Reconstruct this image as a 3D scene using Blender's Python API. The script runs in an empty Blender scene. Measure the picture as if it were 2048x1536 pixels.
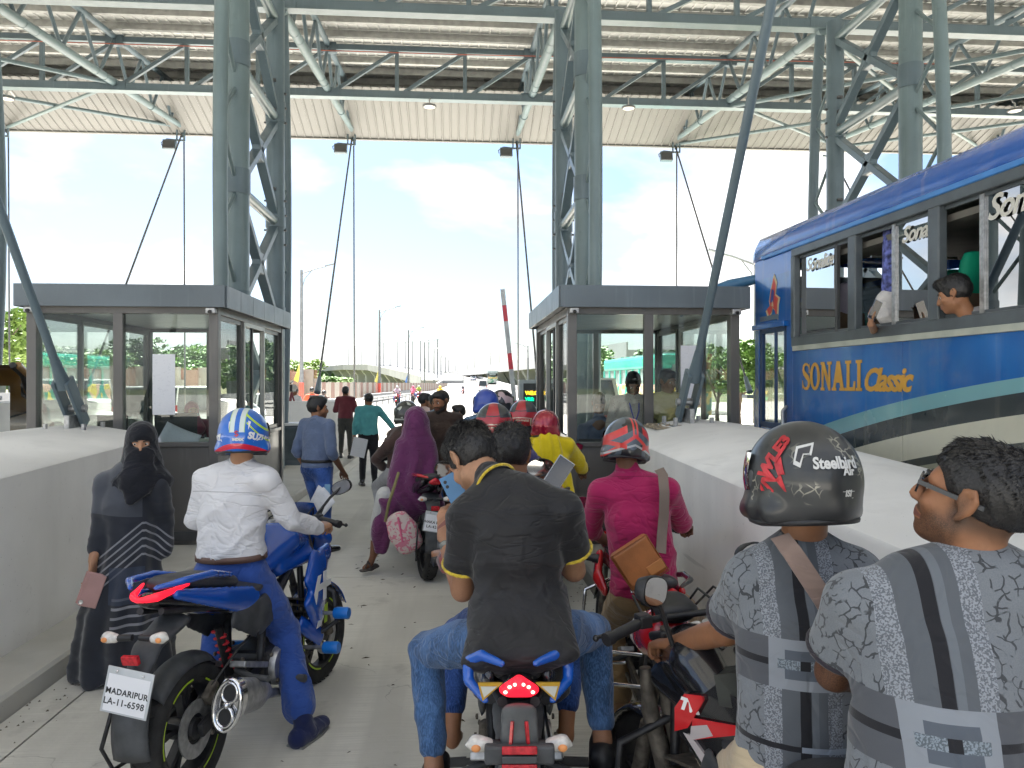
import bpy, math, random
import numpy as np
from mathutils import Vector, Matrix, Euler
random.seed(7)
R = math.radians
PI = math.pi
SC = bpy.context.scene
COL = SC.collection
# ---------------------------------------------------------------- camera
CAM_H = 1.85
TH = math.atan(115 / 1500.0)
cS, cC = math.sin(TH), math.cos(TH)
cam = bpy.data.cameras.new("camera")
camo = bpy.data.objects.new("camera", cam)
COL.objects.link(camo)
camo.location = (0, 0, CAM_H)
camo.rotation_euler = (R(90), 0, -TH)
cam.sensor_width = 36
cam.lens = 1500 / 2048 * 36
cam.clip_start = 0.05
cam.clip_end = 6000
SC.camera = camo

# ---------------------------------------------------------------- sky, sun, exposure
SUN_EL, SUN_AZ = R(62), R(-22)      # azimuth from +Y towards +X
w = bpy.data.worlds.new("World")
SC.world = w
w.use_nodes = True
nt = w.node_tree
nt.nodes.clear()
wo = nt.nodes.new("ShaderNodeOutputWorld")
bg = nt.nodes.new("ShaderNodeBackground")
sky = nt.nodes.new("ShaderNodeTexSky")
sky.sky_type = 'NISHITA'
sky.sun_disc = False
sky.sun_elevation = SUN_EL
sky.sun_rotation = SUN_AZ
sky.air_density = 1.0
sky.dust_density = 1.6
sky.ozone_density = 1.2
tc = nt.nodes.new("ShaderNodeTexCoord")
mp = nt.nodes.new("ShaderNodeMapping")
mp.inputs["Scale"].default_value = (1.0, 1.0, 2.3)
mp.inputs["Location"].default_value = (3.35, 1.2, 0.42)
nz = nt.nodes.new("ShaderNodeTexNoise")
nz.inputs["Scale"].default_value = 2.6
nz.inputs["Detail"].default_value = 9
nz.inputs["Roughness"].default_value = 0.52
nz.inputs["Distortion"].default_value = 0.25
rp = nt.nodes.new("ShaderNodeValToRGB")
rp.color_ramp.elements[0].position = 0.42
rp.color_ramp.elements[0].color = (0.0, 0.0, 0.0, 1)
rp.color_ramp.elements[1].position = 0.57
rp.color_ramp.elements[1].color = (1, 1, 1, 1)
nz2 = nt.nodes.new("ShaderNodeTexNoise")
nz2.inputs["Scale"].default_value = 5.0
nz2.inputs["Detail"].default_value = 8
rp2 = nt.nodes.new("ShaderNodeValToRGB")
rp2.color_ramp.elements[0].position = 0.38
rp2.color_ramp.elements[0].color = (1.38, 1.46, 1.54, 1)
rp2.color_ramp.elements[1].position = 0.68
rp2.color_ramp.elements[1].color = (3.5, 3.43, 3.32, 1)
mx = nt.nodes.new("ShaderNodeMix")
mx.data_type = 'RGBA'
L = nt.links.new
L(tc.outputs["Generated"], mp.inputs[0])
L(mp.outputs[0], nz.inputs["Vector"])
L(mp.outputs[0], nz2.inputs["Vector"])
L(nz.outputs[0], rp.inputs[0])
L(nz2.outputs[0], rp2.inputs[0])
L(rp.outputs[0], mx.inputs[0])
dim = nt.nodes.new("ShaderNodeMix")
dim.data_type = 'RGBA'
dim.blend_type = 'MULTIPLY'
dim.inputs[0].default_value = 1
dim.inputs[7].default_value = (0.31, 0.335, 0.365, 1)
L(sky.outputs[0], dim.inputs[6])
L(dim.outputs[2], mx.inputs[6])
L(rp2.outputs[0], mx.inputs[7])
L(mx.outputs[2], bg.inputs[0])
bg.inputs[1].default_value = 0.05
L(bg.outputs[0], wo.inputs[0])
sl = bpy.data.lights.new("sun", 'SUN')
sl.energy = 3.1
sl.angle = R(0.6)
sl.color = (1.0, 0.96, 0.9)
so = bpy.data.objects.new("sun", sl)
COL.objects.link(so)
sd = Vector((math.sin(SUN_AZ) * math.cos(SUN_EL), math.cos(SUN_AZ) * math.cos(SUN_EL), math.sin(SUN_EL)))
so.rotation_euler = sd.to_track_quat('Z', 'Y').to_euler()
so.location = sd * 60
SC.view_settings.view_transform = 'Standard'
SC.view_settings.look = 'None'
SC.view_settings.gamma = 1
SC.view_settings.use_curve_mapping = False
SC.view_settings.exposure = 3.78
SC.render.engine = 'CYCLES'
SC.cycles.use_denoising = True
SC.cycles.max_bounces = 10
SC.cycles.diffuse_bounces = 6
SC.cycles.glossy_bounces = 4
SC.cycles.transmission_bounces = 6
SC.cycles.transparent_max_bounces = 24
SC.cycles.caustics_reflective = False
SC.cycles.caustics_refractive = False
SC.cycles.sample_clamp_indirect = 6


def at(px, py, d):
    """point seen at photo pixel (px, py) at depth d metres in front of the camera"""
    xc = (px - 1024) / 1500.0 * d
    return Vector((xc * cC + d * cS, -xc * cS + d * cC, CAM_H + (768 - py) / 1500.0 * d))


def gat(px, d, z=0.0):
    p = at(px, 768, d)
    p.z = z
    return p


# ---------------------------------------------------------------- node maths
class Xp:
    def __init__(s, g, sock):
        s.g, s.s = g, sock

    def _o(s, op, o=None, c=None):
        return s.g.math(op, s, o, c)

    def __add__(s, o): return s._o('ADD', o)
    def __radd__(s, o): return s._o('ADD', o)
    def __sub__(s, o): return s._o('SUBTRACT', o)
    def __rsub__(s, o): return s.g.math('SUBTRACT', o, s)
    def __mul__(s, o): return s._o('MULTIPLY', o)
    def __rmul__(s, o): return s._o('MULTIPLY', o)
    def __truediv__(s, o): return s._o('DIVIDE', o)
    def __lt__(s, o): return s._o('LESS_THAN', o)
    def __gt__(s, o): return s._o('GREATER_THAN', o)
    def abs(s): return s._o('ABSOLUTE')
    def sin(s): return s._o('SINE')
    def fract(s): return s._o('FRACT')
    def floor(s): return s._o('FLOOR')
    def sqrt(s): return s._o('SQRT')
    def max(s, o): return s._o('MAXIMUM', o)
    def min(s, o): return s._o('MINIMUM', o)
    def inside(s, a, b): return (s > a) * (s < b)


class Graph:
    def __init__(s, name, rough=0.6, metal=0.0, spec=0.5, coat=0.0, sheen=0.0, coord="Object"):
        s.m = bpy.data.materials.new(name)
        s.m.use_nodes = True
        s.nt = s.m.node_tree
        s.b = s.nt.nodes["Principled BSDF"]
        s.b.inputs["Roughness"].default_value = rough
        s.b.inputs["Metallic"].default_value = metal
        s.b.inputs["Specular IOR Level"].default_value = spec
        s.b.inputs["Coat Weight"].default_value = coat
        s.b.inputs["Coat Roughness"].default_value = 0.06
        s.b.inputs["Sheen Weight"].default_value = sheen
        t = s.nt.nodes.new("ShaderNodeTexCoord")
        s.vec = t.outputs[coord]
        sp = s.nt.nodes.new("ShaderNodeSeparateXYZ")
        s.nt.links.new(s.vec, sp.inputs[0])
        s.x, s.y, s.z = (Xp(s, sp.outputs[i]) for i in range(3))

    def math(s, op, a, b=None, c=None):
        n = s.nt.nodes.new("ShaderNodeMath")
        n.operation = op
        for i, v in enumerate((a, b, c)):
            if v is None: continue
            if isinstance(v, Xp): s.nt.links.new(v.s, n.inputs[i])
            else: n.inputs[i].default_value = v
        return Xp(s, n.outputs[0])

    def comb(s, x, y, z):
        n = s.nt.nodes.new("ShaderNodeCombineXYZ")
        for i, v in enumerate((x, y, z)):
            if isinstance(v, Xp): s.nt.links.new(v.s, n.inputs[i])
            else: n.inputs[i].default_value = v
        return n.outputs[0]

    def noise(s, scale, detail=4, vec=None, rough=0.5, dist=0.0):
        n = s.nt.nodes.new("ShaderNodeTexNoise")
        n.inputs["Scale"].default_value = scale
        n.inputs["Detail"].default_value = detail
        n.inputs["Roughness"].default_value = rough
        n.inputs["Distortion"].default_value = dist
        s.nt.links.new(vec or s.vec, n.inputs["Vector"])
        return Xp(s, n.outputs[0])

    def stretch(s, v):
        n = s.nt.nodes.new("ShaderNodeMapping")
        n.inputs["Scale"].default_value = v
        s.nt.links.new(s.vec, n.inputs[0])
        return n.outputs[0]

    def voro(s, scale, feature='F1', vec=None):
        n = s.nt.nodes.new("ShaderNodeTexVoronoi")
        n.feature = feature
        n.inputs["Scale"].default_value = scale
        s.nt.links.new(vec or s.vec, n.inputs["Vector"])
        return Xp(s, n.outputs[0])

    def step(s, x, a, b):
        n = s.nt.nodes.new("ShaderNodeMapRange")
        n.interpolation_type = 'SMOOTHSTEP'
        s.nt.links.new(x.s, n.inputs[0])
        n.inputs[1].default_value = a
        n.inputs[2].default_value = b
        return Xp(s, n.outputs[0])

    def _c(s, v, sock):
        if isinstance(v, Xp): s.nt.links.new(v.s, sock)
        elif isinstance(v, (tuple, list)): sock.default_value = (v[0], v[1], v[2], 1)
        else: s.nt.links.new(v, sock)

    def mix(s, f, a, b, mode='MIX'):
        n = s.nt.nodes.new("ShaderNodeMix")
        n.data_type = 'RGBA'
        n.blend_type = mode
        if isinstance(f, Xp): s.nt.links.new(f.s, n.inputs[0])
        else: n.inputs[0].default_value = f
        s._c(a, n.inputs[6])
        s._c(b, n.inputs[7])
        return n.outputs[2]

    def var(s, col, amt=0.15, scale=6, detail=5):
        f = s.step(s.noise(scale, detail), 0.3, 0.7)
        n = s.nt.nodes.new("ShaderNodeMix")
        n.data_type = 'RGBA'
        n.blend_type = 'MULTIPLY'
        n.inputs[0].default_value = 1
        s._c(col, n.inputs[6])
        v = f * (2 * amt) + (1 - amt)
        s.nt.links.new(s.comb(v, v, v), n.inputs[7])
        return n.outputs[2]

    def bump(s, h, strength=0.3, dist=0.01):
        n = s.nt.nodes.new("ShaderNodeBump")
        n.inputs["Strength"].default_value = strength
        n.inputs["Distance"].default_value = dist
        s.nt.links.new(h.s if isinstance(h, Xp) else h, n.inputs["Height"])
        s.nt.links.new(n.outputs[0], s.b.inputs["Normal"])

    def done(s, col, rough=None):
        s._c(col, s.b.inputs["Base Color"])
        if rough is not None: s._c(rough, s.b.inputs["Roughness"])
        return s.m


MATS = {}


def mat(name, col, rough=0.55, metal=0.0, var=0.12, vs=5, bump=0.0, bs=60, coat=0.0, sheen=0.0, spec=0.5):
    if name in MATS: return MATS[name]
    g = Graph(name, rough, metal, spec, coat, sheen)
    if bump: g.bump(g.noise(bs, 3), bump, 0.004)
    MATS[name] = g.done(g.var(col, var, vs) if var else col)
    return MATS[name]


def emis(name, col, st):
    g = Graph(name, 0.4)
    g.b.inputs["Emission Color"].default_value = (*col, 1)
    g.b.inputs["Emission Strength"].default_value = st
    return g.done(tuple(min(1, c) * .6 for c in col))


# ---------------------------------------------------------------- mesh building
class MB:
    def __init__(s):
        s.v, s.f = [], []

    def add(s, vs, fs, M=None):
        o = len(s.v)
        s.v += [tuple(M @ Vector(p)) for p in vs] if M is not None else [tuple(p) for p in vs]
        s.f += [tuple(i + o for i in f) for f in fs]
        return s

    def box(s, c, d, rot=None):
        x, y, z = (k / 2 for k in d)
        vs = [(-x, -y, -z), (x, -y, -z), (x, y, -z), (-x, y, -z), (-x, -y, z), (x, -y, z), (x, y, z), (-x, y, z)]
        M = Matrix.Translation(Vector(c))
        if rot: M = M @ Euler(rot).to_matrix().to_4x4()
        return s.add(vs, [(0, 3, 2, 1), (4, 5, 6, 7), (0, 1, 5, 4), (1, 2, 6, 5), (2, 3, 7, 6), (3, 0, 4, 7)], M)

    def bar(s, a, b, w, h=None, up=(0, 0, 1)):
        a, b = Vector(a), Vector(b)
        h = h or w
        t = (b - a).normalized()
        u = t.cross(Vector(up))
        if u.length < 1e-3: u = t.cross(Vector((0, 1, 0)))
        u.normalize()
        v = u.cross(t)
        vs = []
        for p in (a, b):
            for i, j in ((-1, -1), (1, -1), (1, 1), (-1, 1)):
                vs.append(p + u * (i * w / 2) + v * (j * h / 2))
        return s.add(vs, [(0, 1, 2, 3), (7, 6, 5, 4), (0, 4, 5, 1), (1, 5, 6, 2), (2, 6, 7, 3), (3, 7, 4, 0)])

    def tube(s, pts, r, n=10, cap=True, closed=False):
        pts = [Vector(p) for p in pts]
        rs = r if isinstance(r, (list, tuple)) else [r] * len(pts)
        o = len(s.v)
        prev = None
        N = len(pts)
        for i, p in enumerate(pts):
            if closed: t = pts[(i + 1) % N] - pts[i - 1]
            else: t = pts[min(i + 1, N - 1)] - pts[max(i - 1, 0)]
            t.normalize()
            if prev is None:
                u = t.cross(Vector((0, 0, 1)))
                if u.length < 1e-3: u = t.cross(Vector((0, 1, 0)))
            else:
                u = prev - t * prev.dot(t)
            u.normalize()
            prev = u
            v = t.cross(u)
            for k in range(n):
                a = 2 * PI * k / n
                s.v.append(tuple(p + (u * math.cos(a) + v * math.sin(a)) * rs[i]))
        for i in range(N if closed else N - 1):
            j = (i + 1) % N
            for k in range(n):
                k2 = (k + 1) % n
                s.f.append((o + i * n + k, o + i * n + k2, o + j * n + k2, o + j * n + k))
        if cap and not closed:
            s.f.append(tuple(o + k for k in reversed(range(n))))
            s.f.append(tuple(o + (N - 1) * n + k for k in range(n)))
        return s

    def lathe(s, prof, c=(0, 0, 0), axis='z', n=24, M=None):
        """prof: (r, h) pairs"""
        vs, fs = [], []
        for r, h in prof:
            for k in range(n):
                a = 2 * PI * k / n
                x, y = r * math.cos(a), r * math.sin(a)
                vs.append({'z': (x, y, h), 'x': (h, x, y), 'y': (x, h, y)}[axis])
        for i in range(len(prof) - 1):
            for k in range(n):
                k2 = (k + 1) % n
                fs.append((i * n + k, i * n + k2, (i + 1) * n + k2, (i + 1) * n + k))
        T = Matrix.Translation(Vector(c))
        return s.add(vs, fs, T @ M if M is not None else T)

    def prism(s, poly, h, M):
        """closed polygon in xy pushed along +z by h"""
        n = len(poly)
        vs = [(x, y, 0) for x, y in poly] + [(x, y, h) for x, y in poly]
        fs = [tuple(reversed(range(n))), tuple(range(n, 2 * n))]
        fs += [(i, (i + 1) % n, n + (i + 1) % n, n + i) for i in range(n)]
        return s.add(vs, fs, M)

    def ball(s, c, r, n=12, m=8, M=None):
        rr = r if isinstance(r, (tuple, list)) else (r, r, r)
        vs, fs = [], []
        for i in range(m + 1):
            th = PI * i / m
            for k in range(n):
                a = 2 * PI * k / n
                vs.append((rr[0] * math.sin(th) * math.cos(a), rr[1] * math.sin(th) * math.sin(a), rr[2] * math.cos(th)))
        for i in range(m):
            for k in range(n):
                k2 = (k + 1) % n
                fs.append((i * n + k, (i + 1) * n + k, (i + 1) * n + k2, i * n + k2))
        T = Matrix.Translation(Vector(c))
        return s.add(vs, fs, T @ M if M is not None else T)

    def sheet(s, fn, nu, nv):
        o = len(s.v)
        for i in range(nu + 1):
            for j in range(nv + 1):
                s.v.append(tuple(fn(i / nu, j / nv)))
        for i in range(nu):
            for j in range(nv):
                a = o + i * (nv + 1) + j
                s.f.append((a, a + nv + 1, a + nv + 2, a + 1))
        return s

    def done(s, name, m, parent=None, smooth=35, bevel=0, **tags):
        me = bpy.data.meshes.new(name)
        me.from_pydata(s.v, [], s.f)
        me.validate()
        return mesh_obj(name, me, m, parent, smooth, bevel, **tags)


def mesh_obj(name, me, m, parent=None, smooth=35, bevel=0, **tags):
    if m is not None: me.materials.append(m)
    if smooth:
        me.polygons.foreach_set("use_smooth", [True] * len(me.polygons))
        if smooth < 180: me.set_sharp_from_angle(angle=R(smooth))
    o = bpy.data.objects.new(name, me)
    COL.objects.link(o)
    if parent is not None: o.parent = parent
    if bevel:
        b = o.modifiers.new("b", 'BEVEL')
        b.width = bevel
        b.segments = 2
        b.limit_method = 'ANGLE'
        b.angle_limit = R(40)
        b.harden_normals = False
    for k, v in tags.items(): o[k] = v
    return o


def thing(name, label, cat, loc=(0, 0, 0), rz=0.0, group=None):
    o = bpy.data.objects.new(name, None)
    COL.objects.link(o)
    o.empty_display_size = .2
    o.location = loc
    o.rotation_euler = (0, 0, rz)
    o['label'] = label
    o['category'] = cat
    if group: o['group'] = group
    o.location = loc
    return o


def copy_tree(o, parent=None, **tags):
    c = o.copy()
    COL.objects.link(c)
    c.parent = parent
    for k, v in tags.items(): c[k] = v
    for ch in [x for x in o.children]: copy_tree(ch, c)
    return c


def text(name, body, size, m, parent=None, M=None, ext=0.002, bold=0.0, shear=0.0, spacing=1.0, align='CENTER', **tags):
    """flat lettering made into a mesh; text plane is local xy of M"""
    cu = bpy.data.curves.new(name, 'FONT')
    cu.body = body
    cu.size = size
    cu.extrude = ext
    cu.offset = bold
    cu.shear = shear
    cu.space_character = spacing
    cu.align_x = align
    cu.align_y = 'CENTER'
    cu.resolution_u = 3
    t = bpy.data.objects.new(name, cu)
    COL.objects.link(t)
    dg = bpy.context.evaluated_depsgraph_get()
    me = bpy.data.meshes.new_from_object(t.evaluated_get(dg))
    bpy.data.objects.remove(t)
    bpy.data.curves.remove(cu)
    me.materials.clear()
    if M is not None: me.transform(M)
    return mesh_obj(name, me, m, parent, 0, 0, **tags)


def frame_M(o, x, z):
    """matrix whose x axis is x, whose z axis is z"""
    x, z = Vector(x).normalized(), Vector(z).normalized()
    y = z.cross(x).normalized()
    x = y.cross(z)
    M = Matrix((x, y, z)).transposed().to_4x4()
    M.translation = Vector(o)
    return M


# ---------------------------------------------------------------- implicit surfaces for bodies, cloth, moulded plastic
class Blob:
    """smooth union of limbs (polylines with elliptical section), meshed as one continuous surface"""

    def __init__(s, k=0.02):
        s.p, s.k = [], k

    def limb(s, pts, rad, u=(1, 0, 0), k=None, neg=False):
        P = [np.array(p, float) for p in pts]
        Rr = [(r, r) if not isinstance(r, (tuple, list)) else r for r in (rad if isinstance(rad, list) else [rad] * len(pts))]
        s.p.append((P, Rr, np.array(u, float), s.k if k is None else k, neg, None))
        return s

    def ell(s, c, r, M=None, k=None, neg=False):
        A = np.array(M.to_3x3() if M is not None else Matrix.Identity(3))
        s.p.append((np.array(c, float), np.array(r, float), A, s.k if k is None else k, neg, 'e'))
        return s

    def mesh(s, h=0.01, disp=None, cut=None):
        lo, hi = np.full(3, 1e9), np.full(3, -1e9)
        bb = []
        for P, Rr, u, k, neg, t in s.p:
            if t == 'e': a, b, r = P, P, np.max(Rr)
            else:
                a, b = np.min(P, 0), np.max(P, 0)
                r = max(max(q) for q in Rr)
            m = r + 3 * h + max(k, 0) * 1.2
            bb.append((a - m, b + m))
            if not neg:
                lo, hi = np.minimum(lo, a - r - 3 * h), np.maximum(hi, b + r + 3 * h)
        n = np.ceil((hi - lo) / h).astype(int) + 1
        ax = [lo[i] + h * np.arange(n[i]) for i in range(3)]
        V = np.full(n, 1.0, np.float32)
        for (P, Rr, u, k, neg, t), (a, b) in zip(s.p, bb):
            i0 = np.clip(((a - lo) / h).astype(int), 0, n - 1)
            i1 = np.clip(((b - lo) / h).astype(int) + 2, 1, n)
            if np.any(i1 <= i0): continue
            gx, gy, gz = np.meshgrid(*[ax[i][i0[i]:i1[i]] for i in range(3)], indexing='ij')
            X = np.stack([gx, gy, gz], -1)
            if t == 'e':
                q = (X - P) @ u
                m_ = np.sqrt((q / Rr) ** 2 @ np.ones(3))
                D = (m_ - 1) * np.min(Rr) * (0.35 + 0.65 * 1)
            else:
                D = None
                for i in range(len(P) - 1):
                    pa, pb = P[i], P[i + 1]
                    d = pb - pa
                    L2 = max(d @ d, 1e-9)
                    tt = np.clip(((X - pa) @ d) / L2, 0, 1)
                    q = X - pa - tt[..., None] * d
                    r0, r1 = Rr[i], Rr[i + 1]
                    if r0[0] == r0[1] and r1[0] == r1[1]:
                        Di = np.sqrt((q * q).sum(-1)) - (r0[0] + (r1[0] - r0[0]) * tt)
                    else:
                        dn = d / math.sqrt(L2)
                        uu = u - dn * (u @ dn)
                        uu /= max(np.linalg.norm(uu), 1e-6)
                        vv = np.cross(dn, uu)
                        ra = r0[0] + (r1[0] - r0[0]) * tt
                        rb = r0[1] + (r1[1] - r0[1]) * tt
                        rc = np.minimum(ra, rb)
                        mm = np.sqrt((q @ uu / ra) ** 2 + (q @ vv / rb) ** 2 + (q @ dn / rc) ** 2)
                        Di = (mm - 1) * rc
                    D = Di if D is None else np.minimum(D, Di)
            sl_ = tuple(slice(i0[i], i1[i]) for i in range(3))
            O = V[sl_]
            if neg:
                D = -D
                hh = np.clip(0.5 - 0.5 * (O - D) / max(k, 1e-5), 0, 1)
                V[sl_] = O * (1 - hh) + D * hh + k * hh * (1 - hh)
            else:
                hh = np.clip(0.5 + 0.5 * (O - D) / max(k, 1e-5), 0, 1)
                V[sl_] = O * (1 - hh) + D * hh - k * hh * (1 - hh)
        if cut is not None:
            gx, gy, gz = np.meshgrid(*ax, indexing='ij')
            V = np.maximum(V, cut(gx, gy, gz))
        V[0], V[-1] = 1, 1
        V[:, 0], V[:, -1] = 1, 1
        V[:, :, 0], V[:, :, -1] = 1, 1
        nc = np.array(n) - 1
        acc = np.zeros((nc[0] * nc[1] * nc[2], 4), np.float32)
        quads = []
        S = V < 0
        for a_ in range(3):
            sa = [slice(None)] * 3
            sb = [slice(None)] * 3
            sa[a_], sb[a_] = slice(0, -1), slice(1, None)
            A, B = V[tuple(sa)], V[tuple(sb)]
            cr = np.argwhere(S[tuple(sa)] != S[tuple(sb)])
            if not len(cr): continue
            va = A[tuple(cr.T)]
            vb = B[tuple(cr.T)]
            pos = cr.astype(np.float32)
            pos[:, a_] += va / (va - vb)
            o1, o2 = (a_ + 1) % 3, (a_ + 2) % 3
            ids = []
            for d1, d2 in ((-1, -1), (0, -1), (0, 0), (-1, 0)):
                c_ = cr.copy()
                c_[:, o1] += d1
                c_[:, o2] += d2
                idx = (c_[:, 0] * nc[1] + c_[:, 1]) * nc[2] + c_[:, 2]
                ids.append(idx)
                acc[:, 3] += np.bincount(idx, minlength=len(acc)).astype(np.float32)
                for q_ in range(3):
                    acc[:, q_] += np.bincount(idx, weights=pos[:, q_], minlength=len(acc)).astype(np.float32)
            Q = np.stack(ids, 1)
            flip = va > 0
            Q[flip] = Q[flip][:, ::-1]
            quads.append(Q)
        if not quads: return bpy.data.meshes.new("empty")
        Q = np.concatenate(quads)
        used = np.flatnonzero(acc[:, 3] > 0)
        remap = np.zeros(len(acc), np.int64)
        remap[used] = np.arange(len(used))
        verts = acc[used, :3] / acc[used, 3:4] * h + lo
        Q = remap[Q]
        # one smoothing pass
        for _ in range(2):
            sm = np.zeros_like(verts)
            ct = np.zeros(len(verts))
            for a_, b_ in ((0, 1), (1, 2), (2, 3), (3, 0)):
                for c_, d_ in ((a_, b_), (b_, a_)):
                    for q_ in range(3): sm[:, q_] += np.bincount(Q[:, c_], weights=verts[Q[:, d_], q_], minlength=len(verts))
                    ct += np.bincount(Q[:, c_], minlength=len(verts))
            verts = verts * .5 + (sm / np.maximum(ct, 1)[:, None]) * .5
        if disp is not None:
            fn = np.cross(verts[Q[:, 2]] - verts[Q[:, 0]], verts[Q[:, 3]] - verts[Q[:, 1]])
            N = np.zeros_like(verts)
            for c_ in range(4):
                for q_ in range(3): N[:, q_] += np.bincount(Q[:, c_], weights=fn[:, q_], minlength=len(verts))
            N /= np.maximum(np.linalg.norm(N, axis=1), 1e-9)[:, None]
            verts = verts + N * disp(verts, N)[:, None]
        me = bpy.data.meshes.new("blob")
        me.vertices.add(len(verts))
        me.vertices.foreach_set("co", verts.astype(np.float32).ravel())
        me.loops.add(len(Q) * 4)
        me.loops.foreach_set("vertex_index", Q.astype(np.int32).ravel())
        me.polygons.add(len(Q))
        me.polygons.foreach_set("loop_start", (np.arange(len(Q)) * 4).astype(np.int32))
        me.update(calc_edges=True)
        me.validate()
        return me

    def done(s, name, m, parent=None, h=0.01, disp=None, cut=None, inv=None, smooth=180, **tags):
        me = s.mesh(h, disp, cut)
        if inv is not None: me.transform(inv)
        return mesh_obj(name, me, m, parent, smooth, 0, **tags)
# ================================================================ materials of the place
def concrete(name, col, lines=0.0, bump=0.25, vs=1.4, stains=0.25):
    g = Graph(name, 0.85, spec=0.25)
    big = g.step(g.noise(0.55, 6), 0.35, 0.7)
    fine = g.noise(38, 5)
    c = g.var(col, 0.10, vs)
    c = g.mix(big * stains, c, tuple(k * 0.62 for k in col))
    spots = g.step(g.noise(9, 8, rough=.7), 0.62, 0.72)
    c = g.mix(spots * 0.35, c, tuple(k * 0.55 for k in col))
    if lines:
        tr = g.step(g.noise(1, 5, g.stretch((2.4, .14, 1))), .5, .64)
        c = g.mix(tr * .34, c, tuple(k * 0.5 for k in col))
        cw = g.noise(3, 4)
        ck_ = g.voro(.62, 'DISTANCE_TO_EDGE', g.comb(g.x + cw * .5, g.y + g.noise(2.3, 4) * .5, g.z))
        c = g.mix((ck_ < .002) * (g.step(g.noise(.8, 2), .54, .6)) * .6, c, tuple(k * 0.4 for k in col))
        oil = g.step(g.noise(1.9, 7, rough=.66), .575, .68)
        c = g.mix(oil * .38, c, tuple(k * 0.36 for k in col))
    else:
        dr = g.step(g.noise(1, 6, g.stretch((3.2, 3.2, .35))), .5, .68)
        c = g.mix(dr * .16, c, tuple(k * 0.6 for k in col))
        ft = g.step(g.z + g.noise(3, 4) * .25, .42, .1)
        c = g.mix(ft * .4, c, (col[0] * .6, col[1] * .56, col[2] * .48))
        sc = g.step(g.noise(1, 4, g.stretch((1.5, .9, 26))), .66, .72) * g.step(g.noise(1.3, 2), .5, .6)
        c = g.mix(sc * .35, c, tuple(k * .4 for k in col))
    c = g.mix(g.step(g.voro(21), 0.03, 0.07), tuple(k * 0.45 for k in col), c)
    if lines:
        st = g.noise(1, 3, g.stretch((1.1, 85, 1)))
        c = g.mix(g.step(st, .35, .65) * lines, c, tuple(k * 0.8 for k in col))
        g.bump(st + fine * .4, bump, 0.006)
    else:
        g.bump(fine + g.noise(4, 4) * .6, bump, 0.004)
    return g.done(c)


M_ROAD = concrete("broomed concrete", (0.66, 0.645, 0.59), lines=0.6, bump=0.35, stains=.3)
M_PLAZA = concrete("plaza concrete", (0.5, 0.49, 0.46), stains=.15)
M_RENDER = concrete("painted render", (0.8, 0.79, 0.765), bump=0.12, vs=.8, stains=.08)
M_KERB = concrete("kerb concrete", (0.56, 0.55, 0.51), bump=.2)


def steel(name, col, rough=0.38):
    g = Graph(name, rough, 0.0, 0.5, coat=0.15)
    c = g.var(col, .1, 1.3)
    c = g.mix(g.step(g.noise(7, 7, rough=.65), .58, .74) * .35, c, tuple(k * .62 for k in col))
    c = g.mix(g.step(g.noise(3, 5, g.stretch((6, 6, .5))), .55, .8) * .25, c, tuple(min(.8, k * 1.5 + .05) for k in col))
    g.bump(g.noise(24, 3), .08, .004)
    return g.done(c, g.noise(5) * .25 + (rough - .1))


M_STEEL = steel("grey green steel paint", (0.13, 0.18, 0.195))
M_STEEL2 = steel("blue grey steel paint", (0.1, 0.14, 0.165))
M_SHEETU = mat("roof sheet underside", (.55, .55, .53), .5, var=.1, vs=.8)
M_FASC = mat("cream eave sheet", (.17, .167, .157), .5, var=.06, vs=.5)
M_PURL = mat("purlin steel", (.36, .36, .345), .5, var=.15)
M_BFRAME = steel("booth frame", (.11, .105, .1), .42)
M_BROOF = steel("booth roof cladding", (.105, .13, .15), .42)
M_BLK = mat("black plastic", (.018, .018, .02), .45, var=.2)
M_DGREY = mat("dark grey plastic", (.07, .072, .075), .5)
M_WHITE = mat("white paint", (.75, .75, .73), .4, var=.05)
gp_ = Graph("paper", .7)
M_PAPER = gp_.done(gp_.mix(gp_.step(gp_.noise(1, 6, gp_.stretch((30, 30, 60)), rough=.8), .56, .62) * .3, (.7, .71, .75), (.3, .32, .38)))
M_CABLE = mat("steel cable", (.12, .12, .12), .4, metal=.6)
M_RUBBER = mat("tyre rubber", (.022, .021, .02), .8, var=.35, vs=14, bump=.4, bs=90)
M_CHROME = mat("chrome", (.75, .75, .76), .12, metal=1, var=.05)
M_ALU = mat("cast aluminium", (.42, .42, .42), .42, metal=.8, var=.2, vs=30)
M_DIRT = mat("dried mud", (.2, .155, .105), .95, var=.3, vs=20, bump=.6)


def glassmat(name, tint, spec=1.0, rough=0.0):
    m = bpy.data.materials.new(name)
    m.use_nodes = True
    n = m.node_tree
    n.nodes.clear()
    o = n.nodes.new("ShaderNodeOutputMaterial")
    t = n.nodes.new("ShaderNodeBsdfTransparent")
    t.inputs[0].default_value = (*tint, 1)
    gl = n.nodes.new("ShaderNodeBsdfGlossy")
    gl.inputs["Roughness"].default_value = rough
    fr = n.nodes.new("ShaderNodeFresnel")
    fr.inputs[0].default_value = 1.5
    mu = n.nodes.new("ShaderNodeMath")
    mu.operation = 'MULTIPLY'
    mu.inputs[1].default_value = spec
    mu.use_clamp = True
    mxs = n.nodes.new("ShaderNodeMixShader")
    n.links.new(fr.outputs[0], mu.inputs[0])
    n.links.new(mu.outputs[0], mxs.inputs[0])
    n.links.new(t.outputs[0], mxs.inputs[1])
    n.links.new(gl.outputs[0], mxs.inputs[2])
    n.links.new(mxs.outputs[0], o.inputs[0])
    return m


M_GLASS = glassmat("booth glass", (.94, .975, .96), .75)
M_CARGL = glassmat("tinted vehicle glass", (.22, .235, .24), 9)

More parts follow.
